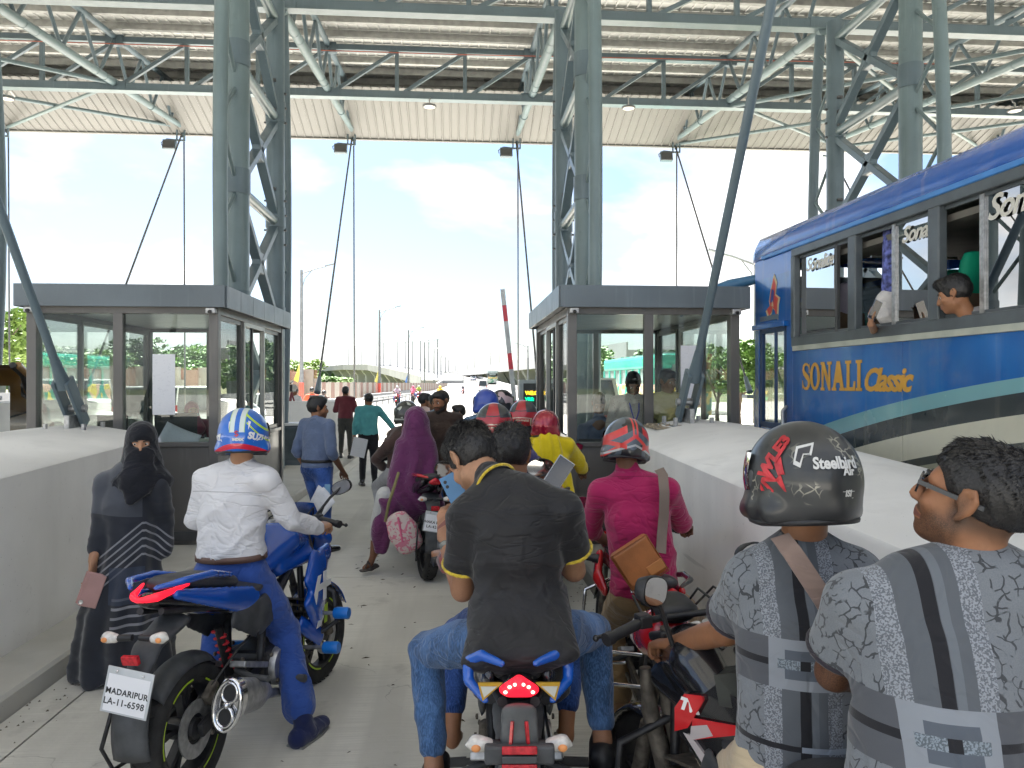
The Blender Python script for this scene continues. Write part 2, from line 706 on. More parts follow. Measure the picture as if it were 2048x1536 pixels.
# ================================================================ ground
g = Graph("rough ground", .95)
M_GROUND = g.done(g.mix(g.step(g.noise(.12, 6), .4, .6), (.075, .11, .035), (.17, .15, .09)))
MB().sheet(lambda u, v: (-2600 + 5200 * u, -300 + 4200 * v, -0.35 - 0 * u), 40, 40).done("ground", M_GROUND, None, 0, kind='structure')
plz = MB()
plz.box((0, -20, -0.16), (110, 190, .3))
plz.done("plaza", M_PLAZA, None, 0, kind='structure')
road = MB().box((-1.6, 11.8, -.006), (14, 36.5, .004)).done("road", mat("joint filler", (.06, .055, .05), .9), None, 0, kind='structure')
slabmesh = None
yy = -6.0
rows = [-6.2, -2.1, 2.4, 7.25, 11.8, 16.3, 20.8, 25.3, 29.8]
cols = [(-2.46, -2.215), (-2.21, 1.216)]
for i in range(len(rows) - 1):
    for a, b in cols:
        MB().box(((a + b) / 2, (rows[i] + rows[i + 1]) / 2, -.0), (b - a - .008, rows[i + 1] - rows[i] - .009, .012 + .002 * (i % 2))).done("concrete_slab", M_ROAD, road, 0)
for i in range(len(rows) - 1):
    for a, b in ((3.2, 6.9), (-8.4, -4.95)):
        MB().box(((a + b) / 2, (rows[i] + rows[i + 1]) / 2, -.0), (b - a - .008, rows[i + 1] - rows[i] - .009, .012 + .002 * (i % 2))).done("concrete_slab", M_ROAD, road, 0)
# litter on the lane: twigs and leaves
lb = MB()
rl = random.Random(4)
for i in range(130):
    x, y = rl.uniform(-1.6, 1.0), rl.uniform(2.6, 8.5)
    a, l = rl.uniform(0, 6.3), rl.uniform(.008, .035)
    dx, dy = math.cos(a) * l, math.sin(a) * l
    w_ = l * .16
    lb.add([(x - dx, y - dy, .010), (x - dy * .16, y + dx * .16, .017), (x + dx, y + dy, .012), (x + dy * .16, y - dx * .16, .0105)], [(0, 1, 2, 3), (3, 2, 1, 0)][:1])
lb.done("litter", mat("dead leaves", (.07, .055, .035), .9), None, 0, kind='stuff')

gb2 = MB()
for i in range(520):
    sd3 = rl.random() < .5
    x = (1.2 - abs(rl.gauss(0, .1))) if sd3 else (-2.45 + abs(rl.gauss(0, .12)))
    y = rl.uniform(2.2, 12)
    r_ = rl.uniform(.003, .009)
    gb2.add([(x - r_, y - r_, .007), (x + r_, y - r_ * .6, .007), (x, y + r_, .007), (x, y, .007 + r_)], [(0, 1, 3), (1, 2, 3), (2, 0, 3)])
gb2.done("grit", mat("grit", (.14, .12, .095), .95), None, 0, kind='stuff')
# kerb islands
for nm, x0, x1 in (("a", -4.95, -2.465), ("b", 1.22, 3.2)):
    k = MB()
    k.sheet(lambda u, v, a=x0, b=x1: [(a, -4 + 33 * u, -.02), (a + .02, -4 + 33 * u, .1), (a + .04, -4 + 33 * u, .12), (b - .04, -4 + 33 * u, .12), (b - .02, -4 + 33 * u, .1), (b, -4 + 33 * u, -.02)][round(v * 5)], 24, 5)
    k.done("kerb", M_KERB, None, 30, kind='structure')


# ================================================================ crash blocks
def crash_block(label, xl, xr0, xr1, y0, y1, z0, z1, r=.4, crown=.1, rev=False):
    """xl: lane face; xr0/xr1: other face at y0/y1; edge heights z0/z1"""
    m = MB()
    nu = 44

    def prof(u, v):
        y = y0 + (y1 - y0) * u
        e = (y1 - y) if not rev else (y - y0)
        e2 = (y - y0) if not rev else (y1 - y)
        sh = 0
        if e < r: sh = r - math.sqrt(max(0, r * r - (r - e) ** 2))
        R2 = .5
        if e2 < R2: sh = max(sh, R2 - math.sqrt(max(0, R2 * R2 - (R2 - e2) ** 2)))
        xr = xr0 + (xr1 - xr0) * u
        sg = 1 if xr > xl else -1
        a, b = xl + sg * sh, xr - sg * sh
        ze = z0 + (z1 - z0) * u
        cr = crown * math.sin(min(1, max(0, u)) * PI * .62) ** 2
        k = round(v * 14)
        if k == 0: return (a, y, .1)
        if k == 1: return (a, y, ze * .5)
        if k == 2: return (a, y, ze - .02)
        if k == 12: return (b, y, ze - .02)
        if k == 13: return (b, y, ze * .5)
        if k == 14: return (b, y, .1)
        t = (k - 3) / 8
        return (a + (b - a) * (.012 + .976 * t), y, ze + cr * math.sin(PI * t))

    def prof2(u, v):
        # denser rings at both ends
        uu = .5 - .5 * math.cos(PI * u)
        return prof(uu, v)

    m.sheet(prof2, nu, 14)
    n0 = 0
    m.f.append(tuple(range(15)))
    m.f.append(tuple(reversed(range(nu * 15, nu * 15 + 15))))
    o = m.done("crash_block", M_RENDER, None, 40)
    o['label'] = label
    o['category'] = "concrete block"
    return o


cbl = crash_block("grey concrete crash block beside the woman in black", -2.86, -4.3, -4.6, .6, 7.75, 1.13, 1.36)
cbr = crash_block("grey concrete crash block sloping beside the blue bus", 1.57, 2.72, 3.22, .4, 7.45, 1.21, 1.385, crown=.13)
crash_block("far concrete crash block behind the man in maroon shirt", -2.86, -4.5, -4.5, 18.9, 26.2, 1.42, 1.25, rev=True)
crash_block("far concrete block beyond the booth next to the bus", 1.57, 3.1, 3.1, 18.9, 26.2, 1.42, 1.25, rev=True)

# ================================================================ canopy
CX = [2.29 + 5.95 * k for k in range(-4, 5)]


def zb(Y):
    Y = Y if Y > 13.65 else 27.3 - Y
    return 10.98 - (27.5 - Y) * .107


def zt(Y):
    Y = Y if Y > 13.65 else 27.3 - Y
    return 11.70 + (Y - 22.1) * .105


canopy = thing("canopy", "large steel lattice canopy over the toll lanes", "canopy", (0, 0, 0))


def bow(y, pts, amt):
    return [(X, y + amt * math.sin(PI * min(1, max(0, z / 9.6))), z) for z in pts]


def tube_at(X, Y, z0, z1, r, amt=0, n=16):
    m = MB()
    zs = [z0 + (z1 - z0) * i / 12 for i in range(13)]
    m.tube([(X, Y + amt * (math.sin(PI * min(1, (z) / 10.5)) - .3), z) for z in zs], r, n)
    return m


for X in CX:
    near = tube_at(X, 13.0, .1, 9.5, .195, n=24).done("column", M_STEEL, canopy, 60)
    tube_at(X, 15.7, .1, 9.7, .18, n=24).done("column_tube", M_STEEL2, near, 60)
    tube_at(X, 12.3, .1, 9.6, .112, -.35).done("outer_tube", M_STEEL, near, 60)
    tube_at(X, 16.4, .1, 9.9, .112, .45).done("outer_tube", M_STEEL2, near, 60)
    for zc in (1.0, 3.05, 5.17, 7.29, 9.3):
        MB().tube([(X, 13.0, zc), (X, 15.7, zc)], .095, 12).done("strut", M_STEEL, near, 60)
    for zc in (1.0, 3.05, 5.17, 7.29):
        for a, b in (((13.1, zc + .15), (15.6, zc + 1.98)), ((13.1, zc + 1.98), (15.6, zc + .15))):
            MB().bar((X, a[0], a[1]), (X, b[0], b[1]), .13, .17, (1, 0, 0)).done("brace", M_STEEL2, near, 0, .01)
        MB().box((X, 14.35, zc + 1.06), (.15, .34, .4)).done("gusset", M_STEEL2, near, 0, .02)
    m = MB()
    for i in range(5):
        z = .8 + i * 1.75
        m.tube([(X, 12.2 - .12, z), (X, 12.95, z + .85)], .035, 8)
        m.tube([(X, 12.95, z + .9), (X, 12.2 - .1, z + 1.7)], .035, 8)
        m.tube([(X, 16.55, z), (X, 15.75, z + .85)], .035, 8)
        m.tube([(X, 15.75, z + .9), (X, 16.6, z + 1.7)], .035, 8)
    m.done("lacing", M_STEEL, near, 60, kind="stuff")
    # collars, clamp plates and bolts
    for z in (3.0, 5.05, 7.2):
        for Y, r in ((13.0, .2), (15.7, .185)):
            MB().lathe([(r, 0), (r + .012, .0), (r + .012, .42), (r, .42)], (X, Y, z), n=24).done("collar", M_STEEL2, near, 50)
    m = MB()
    for z in (5.3, 5.6, 5.9, 7.5, 7.8, 8.1, 5.0):
        for sx in (-1, 1):
            m.box((X + sx * .03, 13.24, z), (.05, .09, .05))
            m.box((X + sx * .03, 15.49, z - .1), (.05, .07, .05))
            m.box((X + sx * .2, 15.7, z - .3), (.05, .05, .035))
    m.done("bolts", M_DGREY, near, 0, kind="stuff")

    # lane-wise truss, far half then near half
    for sgn in (1, -1):
        Yf = lambda Y: Y if sgn > 0 else 27.3 - Y
        nodes = [16.3, 18.2, 20.15, 22.1, 23.9, 25.6, 27.0]
        tr = MB().tube([(X, Yf(16.2), zb(16.2)), (X, Yf(20), zb(20)), (X, Yf(24), zb(24)), (X, Yf(27.5), 10.98)], [.115, .115, .105, .085], 14).done("truss", M_STEEL, canopy, 60)
        MB().tube([(X, Yf(13.65), zt(15)), (X, Yf(18), zt(18)), (X, Yf(22.1), zt(22.1)), (X, Yf(27.0), zt(27))], .085, 12).done("top_chord", M_STEEL2, tr, 60)
        for i in range(len(nodes) - 1):
            a, b = nodes[i], nodes[i + 1]
            mid = (a + b) / 2
            MB().tube([(X, Yf(a), zt(a)), (X, Yf(mid), zb(mid))], .05, 8).done("web", M_STEEL2, tr, 60)
            MB().tube([(X, Yf(mid), zb(mid)), (X, Yf(b), zt(b))], .05, 8).done("web", M_STEEL2, tr, 60)
        MB().tube([(X, Yf(27.45), 10.6), (X, Yf(27.45), zt(27) + .1)], .05, 8).done("eave_post", M_STEEL2, tr, 60)
        # rings that mark the welded sleeves
        m = MB()
        for Y in (17.5, 18.0, 20.9, 21.4, 24.6):
            z = zb(Y)
            m.tube([(X, Yf(Y), z), (X, Yf(Y + .02), z + .002)], .122, 14)
        m.done("sleeve_ring", M_STEEL, tr, 60, kind="stuff")
        # ties
        if sgn > 0 and -17 < X < 15:
            MB().tube([(X + .03, 27.45, 10.7), (X + .05, 27.5, .1)], .028, 8).done("drop_cable", M_CABLE, canopy, 60)
            tie = MB().tube([(X - .03, 27.4, 10.7), (X, 20.5, 1.75)], .03, 8).done("stay_cable", M_CABLE, canopy, 60)
            MB().tube([(X, 20.75, 2.05), (X, 20.42, 1.62)], [.05, .09], 10).done("clevis", M_STEEL2, tie, 60)
            MB().box((X, 20.38, 1.5), (.34, .4, .1)).done("foot_plate", M_STEEL2, tie, 0, .01)
    # bars of the eave bracket
    m = MB()
    m.bar((X - .16, 27.3, 10.98), (X - .16, 27.3, 10.45), .05)
    m.bar((X + .1, 27.3, 10.98), (X + .1, 27.3, 10.45), .05)
    m.bar((X - .35, 27.3, 10.45), (X + .12, 27.3, 10.45), .06)
    m.done("eave_bracket", M_STEEL2, canopy, 0)

# tie struts that land on the crash blocks in front of the booths
for X, Y0, z0 in ((-3.6, 7.42, 1.44), (2.2, 6.95, 1.5)):
    top = Vector((X, .9, 10.9))
    foot = Vector((X, Y0, z0 + .12))
    dr = (top - foot).normalized()
    st = MB().tube([foot + dr * .45, top], .037, 16).done("tie_strut", M_STEEL2, canopy, 60)
    MB().tube([foot + dr * .32, foot + dr * .5, foot + dr * .62], [.07, .05, .041], 14).done("socket", M_STEEL2, st, 60)
    m = MB()
    for sx in (-1, 1):
        m.bar(foot + Vector((sx * .06, .1, -.1)), foot + Vector((sx * .06, 0, 0)) + dr * .4, .14, .035, (1, 0, 0))
    m.done("fork", M_STEEL2, st, 0, .008)
    MB().tube([foot + Vector((-.11, 0, .06)), foot + Vector((.11, 0, .06))], .035, 12).done("pin", M_ALU, st, 60)
    MB().box((X, Y0 + .02, z0 + .02), (.05, .34, .2)).done("lug", M_ALU, st, 0, .01)
    MB().box((X, Y0 + .03, z0 - .045), (.42, .5, .02)).done("base_plate", M_STEEL2, st, 0)
    m = MB()
    for a in (-.17, .17):
        for b in (-.18, .2): m.tube([(X + a, Y0 + b, z0 - .04), (X + a, Y0 + b, z0 + .04)], .022, 6)
    m.done("anchor_bolts", M_ALU, st, 0, kind="stuff")
    m = MB()
    rr = random.Random(3)
    for i in range(60):
        m.ball((X + rr.uniform(-.32, .32), Y0 + rr.uniform(-.22, .24), z0 - .045), (rr.uniform(.01, .035), rr.uniform(.01, .03), .018), 6, 4)
    m.box((X, Y0, z0 - .055), (.74, .52, .016))
    m.done("mortar_rubble", mat("broken mortar", (.3, .25, .18), .95, var=.3, vs=20), st, 0, kind='stuff')

# cross girders
for Yg, zb0, zt0 in ((22.1, 10.28, 11.62), (16.25, 9.9, 10.95), (6.2, 10.2, 11.6)):
    XA, XB = CX[0], CX[-1]
    gd = MB().box(((XA + XB) / 2, Yg, zb0), (XB - XA, .17, .22)).done("girder", M_STEEL2, canopy, 0, .012)
    MB().box(((XA + XB) / 2, Yg, zb0 - .115), (XB - XA, .26, .018)).done("flange", M_STEEL, gd, 0)
    MB().box(((XA + XB) / 2, Yg, zt0), (XB - XA, .14, .15)).done("top_chord", M_STEEL2, gd, 0, .01)
    MB().box(((XA + XB) / 2, Yg, zt0 - .083), (XB - XA, .2, .014)).done("flange", M_STEEL, gd, 0)
    for i in range(len(CX) - 1):
        for j in range(3):
            xa = CX[i] + 5.95 * j / 3
            xb = CX[i] + 5.95 * (j + 1) / 3
            if j: MB().bar((xa, Yg, zb0 + .11), (xa, Yg, zt0 - .09), .11, .11).done("post", M_STEEL2, gd, 0, .008)
            MB().bar((xa + .22, Yg, zb0 + .1), (xb - .06, Yg, zt0 - .08), .1, .1, (0, 1, 0)).done("diagonal", M_STEEL2, gd, 0, .008)
    for X in CX:
        MB().box((X, Yg, zb0 + .02), (.66, .2, .27)).done("joint_box", M_STEEL2, gd, 0, .02)
        MB().box((X, Yg, zt0 - .02), (.5, .18, .3)).done("joint_box", M_STEEL2, gd, 0, .02)

# diagonal wind bracing in the outer bays
for i in (0, 1, 5, 6, 7):
    a, b = CX[i], CX[i + 1]
    for (p, q) in (((a, 22.1), (b, 27.4)), ((b, 22.1), (a, 27.4)), ((a, 16.3), (b, 22.1)), ((b, 16.3), (a, 22.1))):
        MB().tube([(p[0], p[1], zb(p[1]) - .02), (q[0], q[1], zb(q[1]) - (.02 if p[0] < q[0] else .18))], .058, 10).done("wind_brace", M_STEEL, canopy, 60)

# roof deck: ribbed panels, purlins
XA, XB = CX[0] - 1, CX[-1] + 1
PW = .29
npan = int((XB - XA) / PW)


def roof_strip(Y0, Y1, x, name, mt, zf, parent=canopy, rib=.035):
    m = MB()
    p = [(0, 0), (.015, 0), (.03, -rib), (.06, -rib), (.075, 0), (PW - .003, 0)]
    n = 2
    m.sheet(lambda u, v: (p[round(v * 5)][0], Y0 + (Y1 - Y0) * u, zf(Y0 + (Y1 - Y0) * u) + p[round(v * 5)][1]), n, 5)
    return m


pm = roof_strip(13.65, 27.3, 0, "roof_panel", M_SHEETU, lambda Y: zt(Y) + .34).done("roof_panel", M_SHEETU, canopy, 0)
pm.location.x = XA
for i in range(1, npan):
    c = pm.copy()
    c.location.x = XA + i * PW
    COL.objects.link(c)
mm = MB()
mm.sheet(lambda u, v: (XA + (XB - XA) * v, -.1 + 13.75 * u, zt(-.1 + 13.75 * u) + .34), 2, 1)
mm.done("near_roof_deck", M_SHEETU, canopy, 0)
mm = MB()
mm.sheet(lambda u, v: (XA + (XB - XA) * v, 13.65 + 14.06 * u, zt(13.65 + 14.06 * u) + .36), 2, 1)
mm.done("roof_top_sheet", M_WHITE, canopy, 0)
k = 0
Y = 15.0
pmesh = None
while Y < 27.2:
    m = MB()
    z = zt(Y) + .2
    m.box((0, Y, z), (XB - XA, .06, .22))
    m.box((0, Y - .04, z - .105), (XB - XA, .1, .012))
    o = m.done("purlin", M_PURL, canopy, 0)
    o.location.x = (XA + XB) / 2
    Y += 1.13
# fascia under the far eave
fz = lambda Y: 10.74 + (27.5 - Y) * .33
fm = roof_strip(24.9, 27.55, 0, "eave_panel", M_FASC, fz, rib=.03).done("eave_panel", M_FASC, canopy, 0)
fm.location.x = XA
for i in range(1, npan):
    c = fm.copy()
    c.location.x = XA + i * PW
    COL.objects.link(c)
m = MB()
m.box(((XA + XB) / 2, 27.58, 10.80), (XB - XA, .05, .2))
m.box(((XA + XB) / 2, 27.53, 10.71), (XB - XA, .14, .03))
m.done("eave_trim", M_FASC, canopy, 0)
MB().box(((XA + XB) / 2, 27.7, 11.76), (XB - XA, .04, 1.95)).done("fascia_board", M_WHITE, canopy, 0)
MB().tube([(XA, 21.0, 11.15), (-14, 20.9, 10.98), (0, 21.0, 11.05), (14, 20.9, 11.2)], .014, 6).done("red_conduit", mat("red pipe", (.3, .08, .05)), canopy, 60)

# floodlights and high-bay lamps
LBL = ["beside the left bracing", "above the booth with the raised paper", "above the road lamps left of the lane", "above the lane just left of the second column", "above the second booth", "over the bus roof"]
pf = None
for i, X in enumerate([CX[k] for k in (2, 3, 4, 5)]):
    pass
for X, lb_ in ((-15.65, "hanging at the far left edge under the eave"), (-9.7, "hanging at the eave above the booth at left"), (-3.75, "hanging at the eave right of the first column"), (2.2, "hanging at the eave left of the second column"), (8.15, "hanging at the eave above the right booth")):
    t = thing("floodlight", "grey box floodlight " + lb_, "floodlight", (X - .32, 27.3, 10.3), 0, "floodlights hanging from the far eave")
    MB().box((0, 0, -.02), (.46, .16, .36), (R(-12), 0, 0)).done("housing", M_STEEL2, t, 0, .015)
    MB().box((0, -.1, -.02), (.4, .03, .3), (R(-12), 0, 0)).done("lens", M_DGREY, t, 0, .01)
    MB().tube([(-.26, 0, -.05), (-.29, 0, .06), (-.1, 0, .2), (.3, 0, .17)], .016, 8).done("bracket", M_DGREY, t, 60)
    m = MB()
    for q in range(5): m.box((-.18 + q * .09, .1, -.02), (.012, .06, .3))
    m.done("cooling_fins", M_DGREY, t, 0)
for px, py, lb_ in ((859, 212, "in the middle bay"), (1257, 215, "right of the second column"), (14, 196, "at the far left edge"), (2030, 220, "at the far right above the bus")):
    p = at(px, py, 21.8)
    t = thing("high_bay_lamp", "round high bay lamp under the girder " + lb_, "ceiling lamp", p, 0, "round lamps under the girder")
    MB().lathe([(0, .03), (.1, .03), (.2, .01), (.2, -.02), (.17, -.04)], n=24).done("lamp_body", M_DGREY, t, 50)
    MB().lathe([(.17, -.035), (.1, -.045), (0, -.047)], n=24).done("diffuser", mat("lamp glass", (.75, .72, .62), .3, var=0), t, 50)
    MB().tube([(0, 0, .03), (0, 0, .2), (.02, .1, .26), (.05, .3, 10.3 - p.z + .02)], .02, 8).done("hanger", M_ALU, t, 60)
bp = at(687, 290, 27.2)
b = Blob(.01)
b.limb([(-.05, 0, 0), (.03, 0, .02)], [.025, .035]).limb([(.05, 0, .05), (.06, 0, .055)], [.02, .02]).limb([(-.05, 0, 0), (-.13, 0, -.02)], [.015, .008])
o = b.done("bird", M_BLK, None, .008)
o.location = bp
o['label'] = "small dark bird perched on the floodlight right of the first column"
o['category'] = "bird"


# ================================================================ toll booths
def booth(label, x0, x1, y0, y1, lane, papers):
    """lane=+1: lane window faces +x"""
    bt = thing("toll_booth", label, "toll booth", ((x0 + x1) / 2, (y0 + y1) / 2, .12), 0, "glazed toll booths")
    ox, oy, oz = bt.location
    P = lambda x, y, z: (x - ox, y - oy, z - oz)
    # roof
    rf = MB().box(P((x0 + x1) / 2, (y0 + y1) / 2, 2.79), (x1 - x0 + .16, y1 - y0 + .1, .2)).done("roof", M_BROOF, bt, 0, .008)
    m = MB()
    t_ = .03
    X0, X1, Y0, Y1 = x0 - .09, x1 + .09, y0 - .06, y1 + .06
    MB().box(P((x0 + x1) / 2, Y0, 2.785), (X1 - X0, t_, .235)).done("fascia_panel", M_BROOF, rf, 0, .004)
    MB().box(P((x0 + x1) / 2, Y1, 2.785), (X1 - X0, t_, .235)).done("fascia_panel", M_BROOF, rf, 0, .004)
    for sx in (X0, X1):
        n = 6
        for i in range(n):
            a = Y0 + .02 + (Y1 - Y0 - .04) * i / n
            l = (Y1 - Y0 - .04) / n
            MB().box(P(sx, a + l / 2, 2.785), (t_, l - .006, .235 - .003 * (i % 2))).done("fascia_panel", M_BROOF, rf, 0, .004)
    MB().box(P((x0 + x1) / 2, (y0 + y1) / 2, 2.9), (x1 - x0 + .1, y1 - y0 + .04, .02)).done("cap_sheet", M_BROOF, rf, 0)
    sill = 1.2
    # posts
    pw = .1
    xm = x0 + (x1 - x0) * .47
    for (px_, py_) in ((x0 + .05, y0 + .05), (x1 - .05, y0 + .05), (x0 + .05, y1 - .05), (x1 - .05, y1 - .05)):
        MB().box(P(px_, py_, 1.4), (pw, pw, 2.56)).done("post", M_BFRAME, bt, 0, .006)
    MB().box(P(xm, y0 + .05, 1.93), (.1, .08, 1.36)).done("mullion", M_BFRAME, bt, 0, .006)
    MB().box(P(xm, y1 - .05, 1.93), (.08, .07, 1.36)).done("mullion", M_BFRAME, bt, 0, .006)
    for yy_, nm in ((y0 + .05, "header"), (y1 - .05, "header")):
        MB().box(P((x0 + x1) / 2, yy_, 2.645), (x1 - x0 - .2, .085, .085)).done("header", M_BFRAME, bt, 0, .005)
        MB().box(P((x0 + x1) / 2, yy_, sill), (x1 - x0 - .2, .09, .05)).done("sill", M_BFRAME, bt, 0, .005)
    for sx in (x0 + .05, x1 - .05):
        MB().box(P(sx, (y0 + y1) / 2, 2.645), (.085, y1 - y0 - .2, .085)).done("header", M_BFRAME, bt, 0, .005)
        MB().box(P(sx, (y0 + y1) / 2, sill), (.09, y1 - y0 - .2, .05)).done("sill", M_BFRAME, bt, 0, .005)
    # lower panels
    MB().box(P((x0 + x1) / 2, y0 + .045, .65), (x1 - x0 - .2, .04, 1.05)).done("lower_panel", M_BFRAME, bt, 0, .004)
    m = MB()
    m.box(P((x0 + x1) / 2, y0 + .02, .22), (x1 - x0 - .2, .03, .1))
    m.done("skirting", M_DGREY, bt, 0)
    MB().box(P((x0 + x1) / 2, y1 - .045, .65), (x1 - x0 - .2, .04, 1.05)).done("lower_panel", M_BFRAME, bt, 0, .004)
    for sx in (x0 + .045, x1 - .045):
        MB().box(P(sx, (y0 + y1) / 2, .65), (.04, y1 - y0 - .2, 1.05)).done("lower_panel", M_BFRAME, bt, 0, .004)
    MB().box(P((x0 + x1) / 2, (y0 + y1) / 2, .155), (x1 - x0 - .1, y1 - y0 - .1, .05)).done("floor_plate", M_DGREY, bt, 0)
    MB().box(P((x0 + x1) / 2, (y0 + y1) / 2, 2.66), (x1 - x0 - .22, y1 - y0 - .22, .02)).done("ceiling_lining", M_WHITE, bt, 0)
    # glass front and back
    for yy_ in (y0 + .055, y1 - .055):
        for a, b in ((x0 + .1, xm - .05), (xm + .05, x1 - .1)):
            MB().box(P((a + b) / 2, yy_, 1.915), (b - a, .006, 1.38)).done("pane", M_GLASS, bt, 0)
    # far side windows: fixed thirds with mullions
    for sx, sgn in ((x0 + .05, -1), (x1 - .05, 1)):
        ys = [y0 + .1, y0 + 1.05, y0 + 2.05, y1 - .1]
        for j in range(3):
            a, b = ys[j], ys[j + 1]
            fr = MB()
            ins = sx + (.012 if j % 2 else -.012) * sgn
            for yq in (a + .03, b - .03): fr.box(P(ins, yq, 1.92), (.05, .05, 1.36))
            fr.box(P(ins, (a + b) / 2, 2.58), (.048, b - a - .11, .05))
            fr.box(P(ins, (a + b) / 2, 1.25), (.048, b - a - .11, .05))
            wn = fr.done("window_frame", M_BFRAME if j != 1 else mat("aluminium frame", (.3, .3, .29), .35, metal=.4), bt, 0, .004)
            if sgn != lane or j != 1:
                MB().box(P(ins, (a + b) / 2, 1.915), (.005, b - a - .11, 1.28)).done("pane", M_GLASS, wn, 0)
            else:
                MB().box(P(ins - .03 * sgn, a + .3, 1.915), (.005, .46, 1.28)).done("pane", M_GLASS, wn, 0)
                MB().box(P(ins - .03 * sgn, a + .54, 1.915), (.03, .04, 1.3)).done("sash_stile", M_DGREY, wn, 0)
    # inside: counter
    cn = MB().box(P((x0 + x1) / 2 + lane * .45, (y0 + y1) / 2, .98), (.65, 2.3, .05)).done("counter", M_DGREY, bt, 0, .006)
    MB().box(P((x0 + x1) / 2 + lane * .5, (y0 + y1) / 2, .6), (.5, 2.2, .7)).done("counter_box", M_WHITE, cn, 0)
    # small cameras at the corners
    for sx in (x0 + .06, x1 - .06):
        cm = MB().box(P(sx, y0 - .03, 2.63), (.1, .1, .06)).done("corner_camera", M_ALU, bt, 0, .01)
        MB().tube([P(sx, y0 - .08, 2.62), P(sx, y0 - .1, 2.615)], .02, 10).done("lens", M_BLK, cm, 60)
    # leftover film scraps on the cladding, as in fresh metal sheets
    for (pxw, pzb, pzt, wd) in papers:
        MB().box(P(pxw, y0 + .03, (pzb + pzt) / 2), (wd, .004, pzt - pzb)).done("notice_paper", M_PAPER, bt, 0)
    return bt


b1 = booth("toll booth at left with corner facing the blue motorcycle rider", -4.5, -2.53, 8.27, 11.35, 1, [(gat(325, 8.0).x, 1.52, 2.17, .235)])
b2 = booth("toll booth at right with two men standing inside beside the blue bus", 1.21, 3.1, 7.96, 11.1, -1, [(gat(1388, 7.95).x + .02, 1.66, 2.27, .2)])

# things in the booths and by them
# booth 1: monitor, chair, papers
def monitor(label, p, rz, w_=.5, h_=.32):
    t = thing("monitor", label, "monitor", p, rz)
    MB().box((0, 0, .3), (w_, .03, h_)).done("bezel", M_BLK, t, 0, .006)
    MB().box((0, -.018, .3), (w_ - .03, .004, h_ - .03)).done("screen", mat("monitor screen", (.03, .035, .06), .15, var=0), t, 0)
    MB().tube([(0, .03, 0), (0, .03, .3)], .02, 8).box((0, .03, .01), (.22, .16, .015)).done("stand", M_BLK, t, 40)
    return t


monitor("dark monitor on the counter behind the pink slip", gat(1250, 8.75, 1.02) + Vector((0, 0, .12)), R(170), .42, .26)
monitor("black monitor on the counter inside the left booth", gat(225, 9.4, 1.01), R(160), .45, .3)
monitor("second black monitor seen below the raised paper", gat(352, 9.6, 1.01), R(200), .5, .34)
t = thing("laptop", "open dark laptop on the counter in the right booth", "laptop", gat(1187, 8.65, 1.01), R(-10))
MB().box((0, 0, .012), (.34, .24, .02)).done("keyboard", M_DGREY, t, 0, .004)
MB().box((0, -.13, .11), (.34, .012, .22), (R(12), 0, 0)).done("lid", M_DGREY, t, 0, .004)
o = MB().box((0, 0, 0), (.12, .02, .1)).done("paper_slip", mat("pink paper", (.85, .12, .4), .6, var=0), None, 0)
o.location = at(1242, 834, 8.5)
o['label'] = "bright pink paper slip in front of the monitor"
o['category'] = "paper slip"
t = thing("printer", "cream box printer on the counter inside the left booth", "printer", gat(392, 8.85, 1.01), .1)
MB().box((0, 0, .1), (.34, .3, .2)).done("case", mat("cream plastic", (.7, .7, .58), .5), t, 0, .02)
MB().box((0, -.02, .21), (.2, .04, .02)).done("slot", M_BLK, t, 0)
o = MB().sheet(lambda u, v: (-.19 + .38 * u, (.05 * math.sin(u * 3)), -.13 + .26 * v), 6, 4).done("paper_sheet", M_PAPER, None, 180)
o.location = at(358, 878, 8.12)
o.rotation_euler = (R(-20), R(24), R(10))
o.data.transform(Matrix.Identity(4))
so_ = o.modifiers.new("s", 'SOLIDIFY')
so_.thickness = .002
o['label'] = "white curled paper sheet leaning at the left booth window"
o['category'] = "paper"
t = thing("office_chair", "blue backed office chair inside the left booth", "chair", gat(195, 9.6, .18), R(20))
MB().box((0, .2, .85), (.5, .07, .55), (R(8), 0, 0)).done("backrest", mat("blue chair cloth", (.03, .06, .25), .8), t, 0, .03)
MB().box((0, 0, .5), (.48, .46, .08)).done("seat", mat("blue chair cloth", (.03, .06, .25), .8), t, 0, .03)
m = MB().tube([(0, 0, .08), (0, 0, .5)], .03, 10)
for i in range(5): m.bar((0, 0, .08), (.28 * math.cos(i * 1.257), .28 * math.sin(i * 1.257), .03), .04, .03)
m.done("base", M_BLK, t, 40)
t = thing("equipment_cabinet", "glass fronted grey cabinet with white top behind the left booth", "cabinet", gat(580, 16.2, .12) + Vector((-.1, 0, 0)), 0)
MB().box((0, 0, .42), (.75, .55, .84)).done("body", M_BROOF, t, 0, .01)
MB().box((0, 0, .87), (.85, .62, .05)).done("top", M_WHITE, t, 0, .005)
MB().box((0, -.285, .45), (.62, .01, .68)).done("door", mat("smoked door", (.1, .12, .13), .15), t, 0)

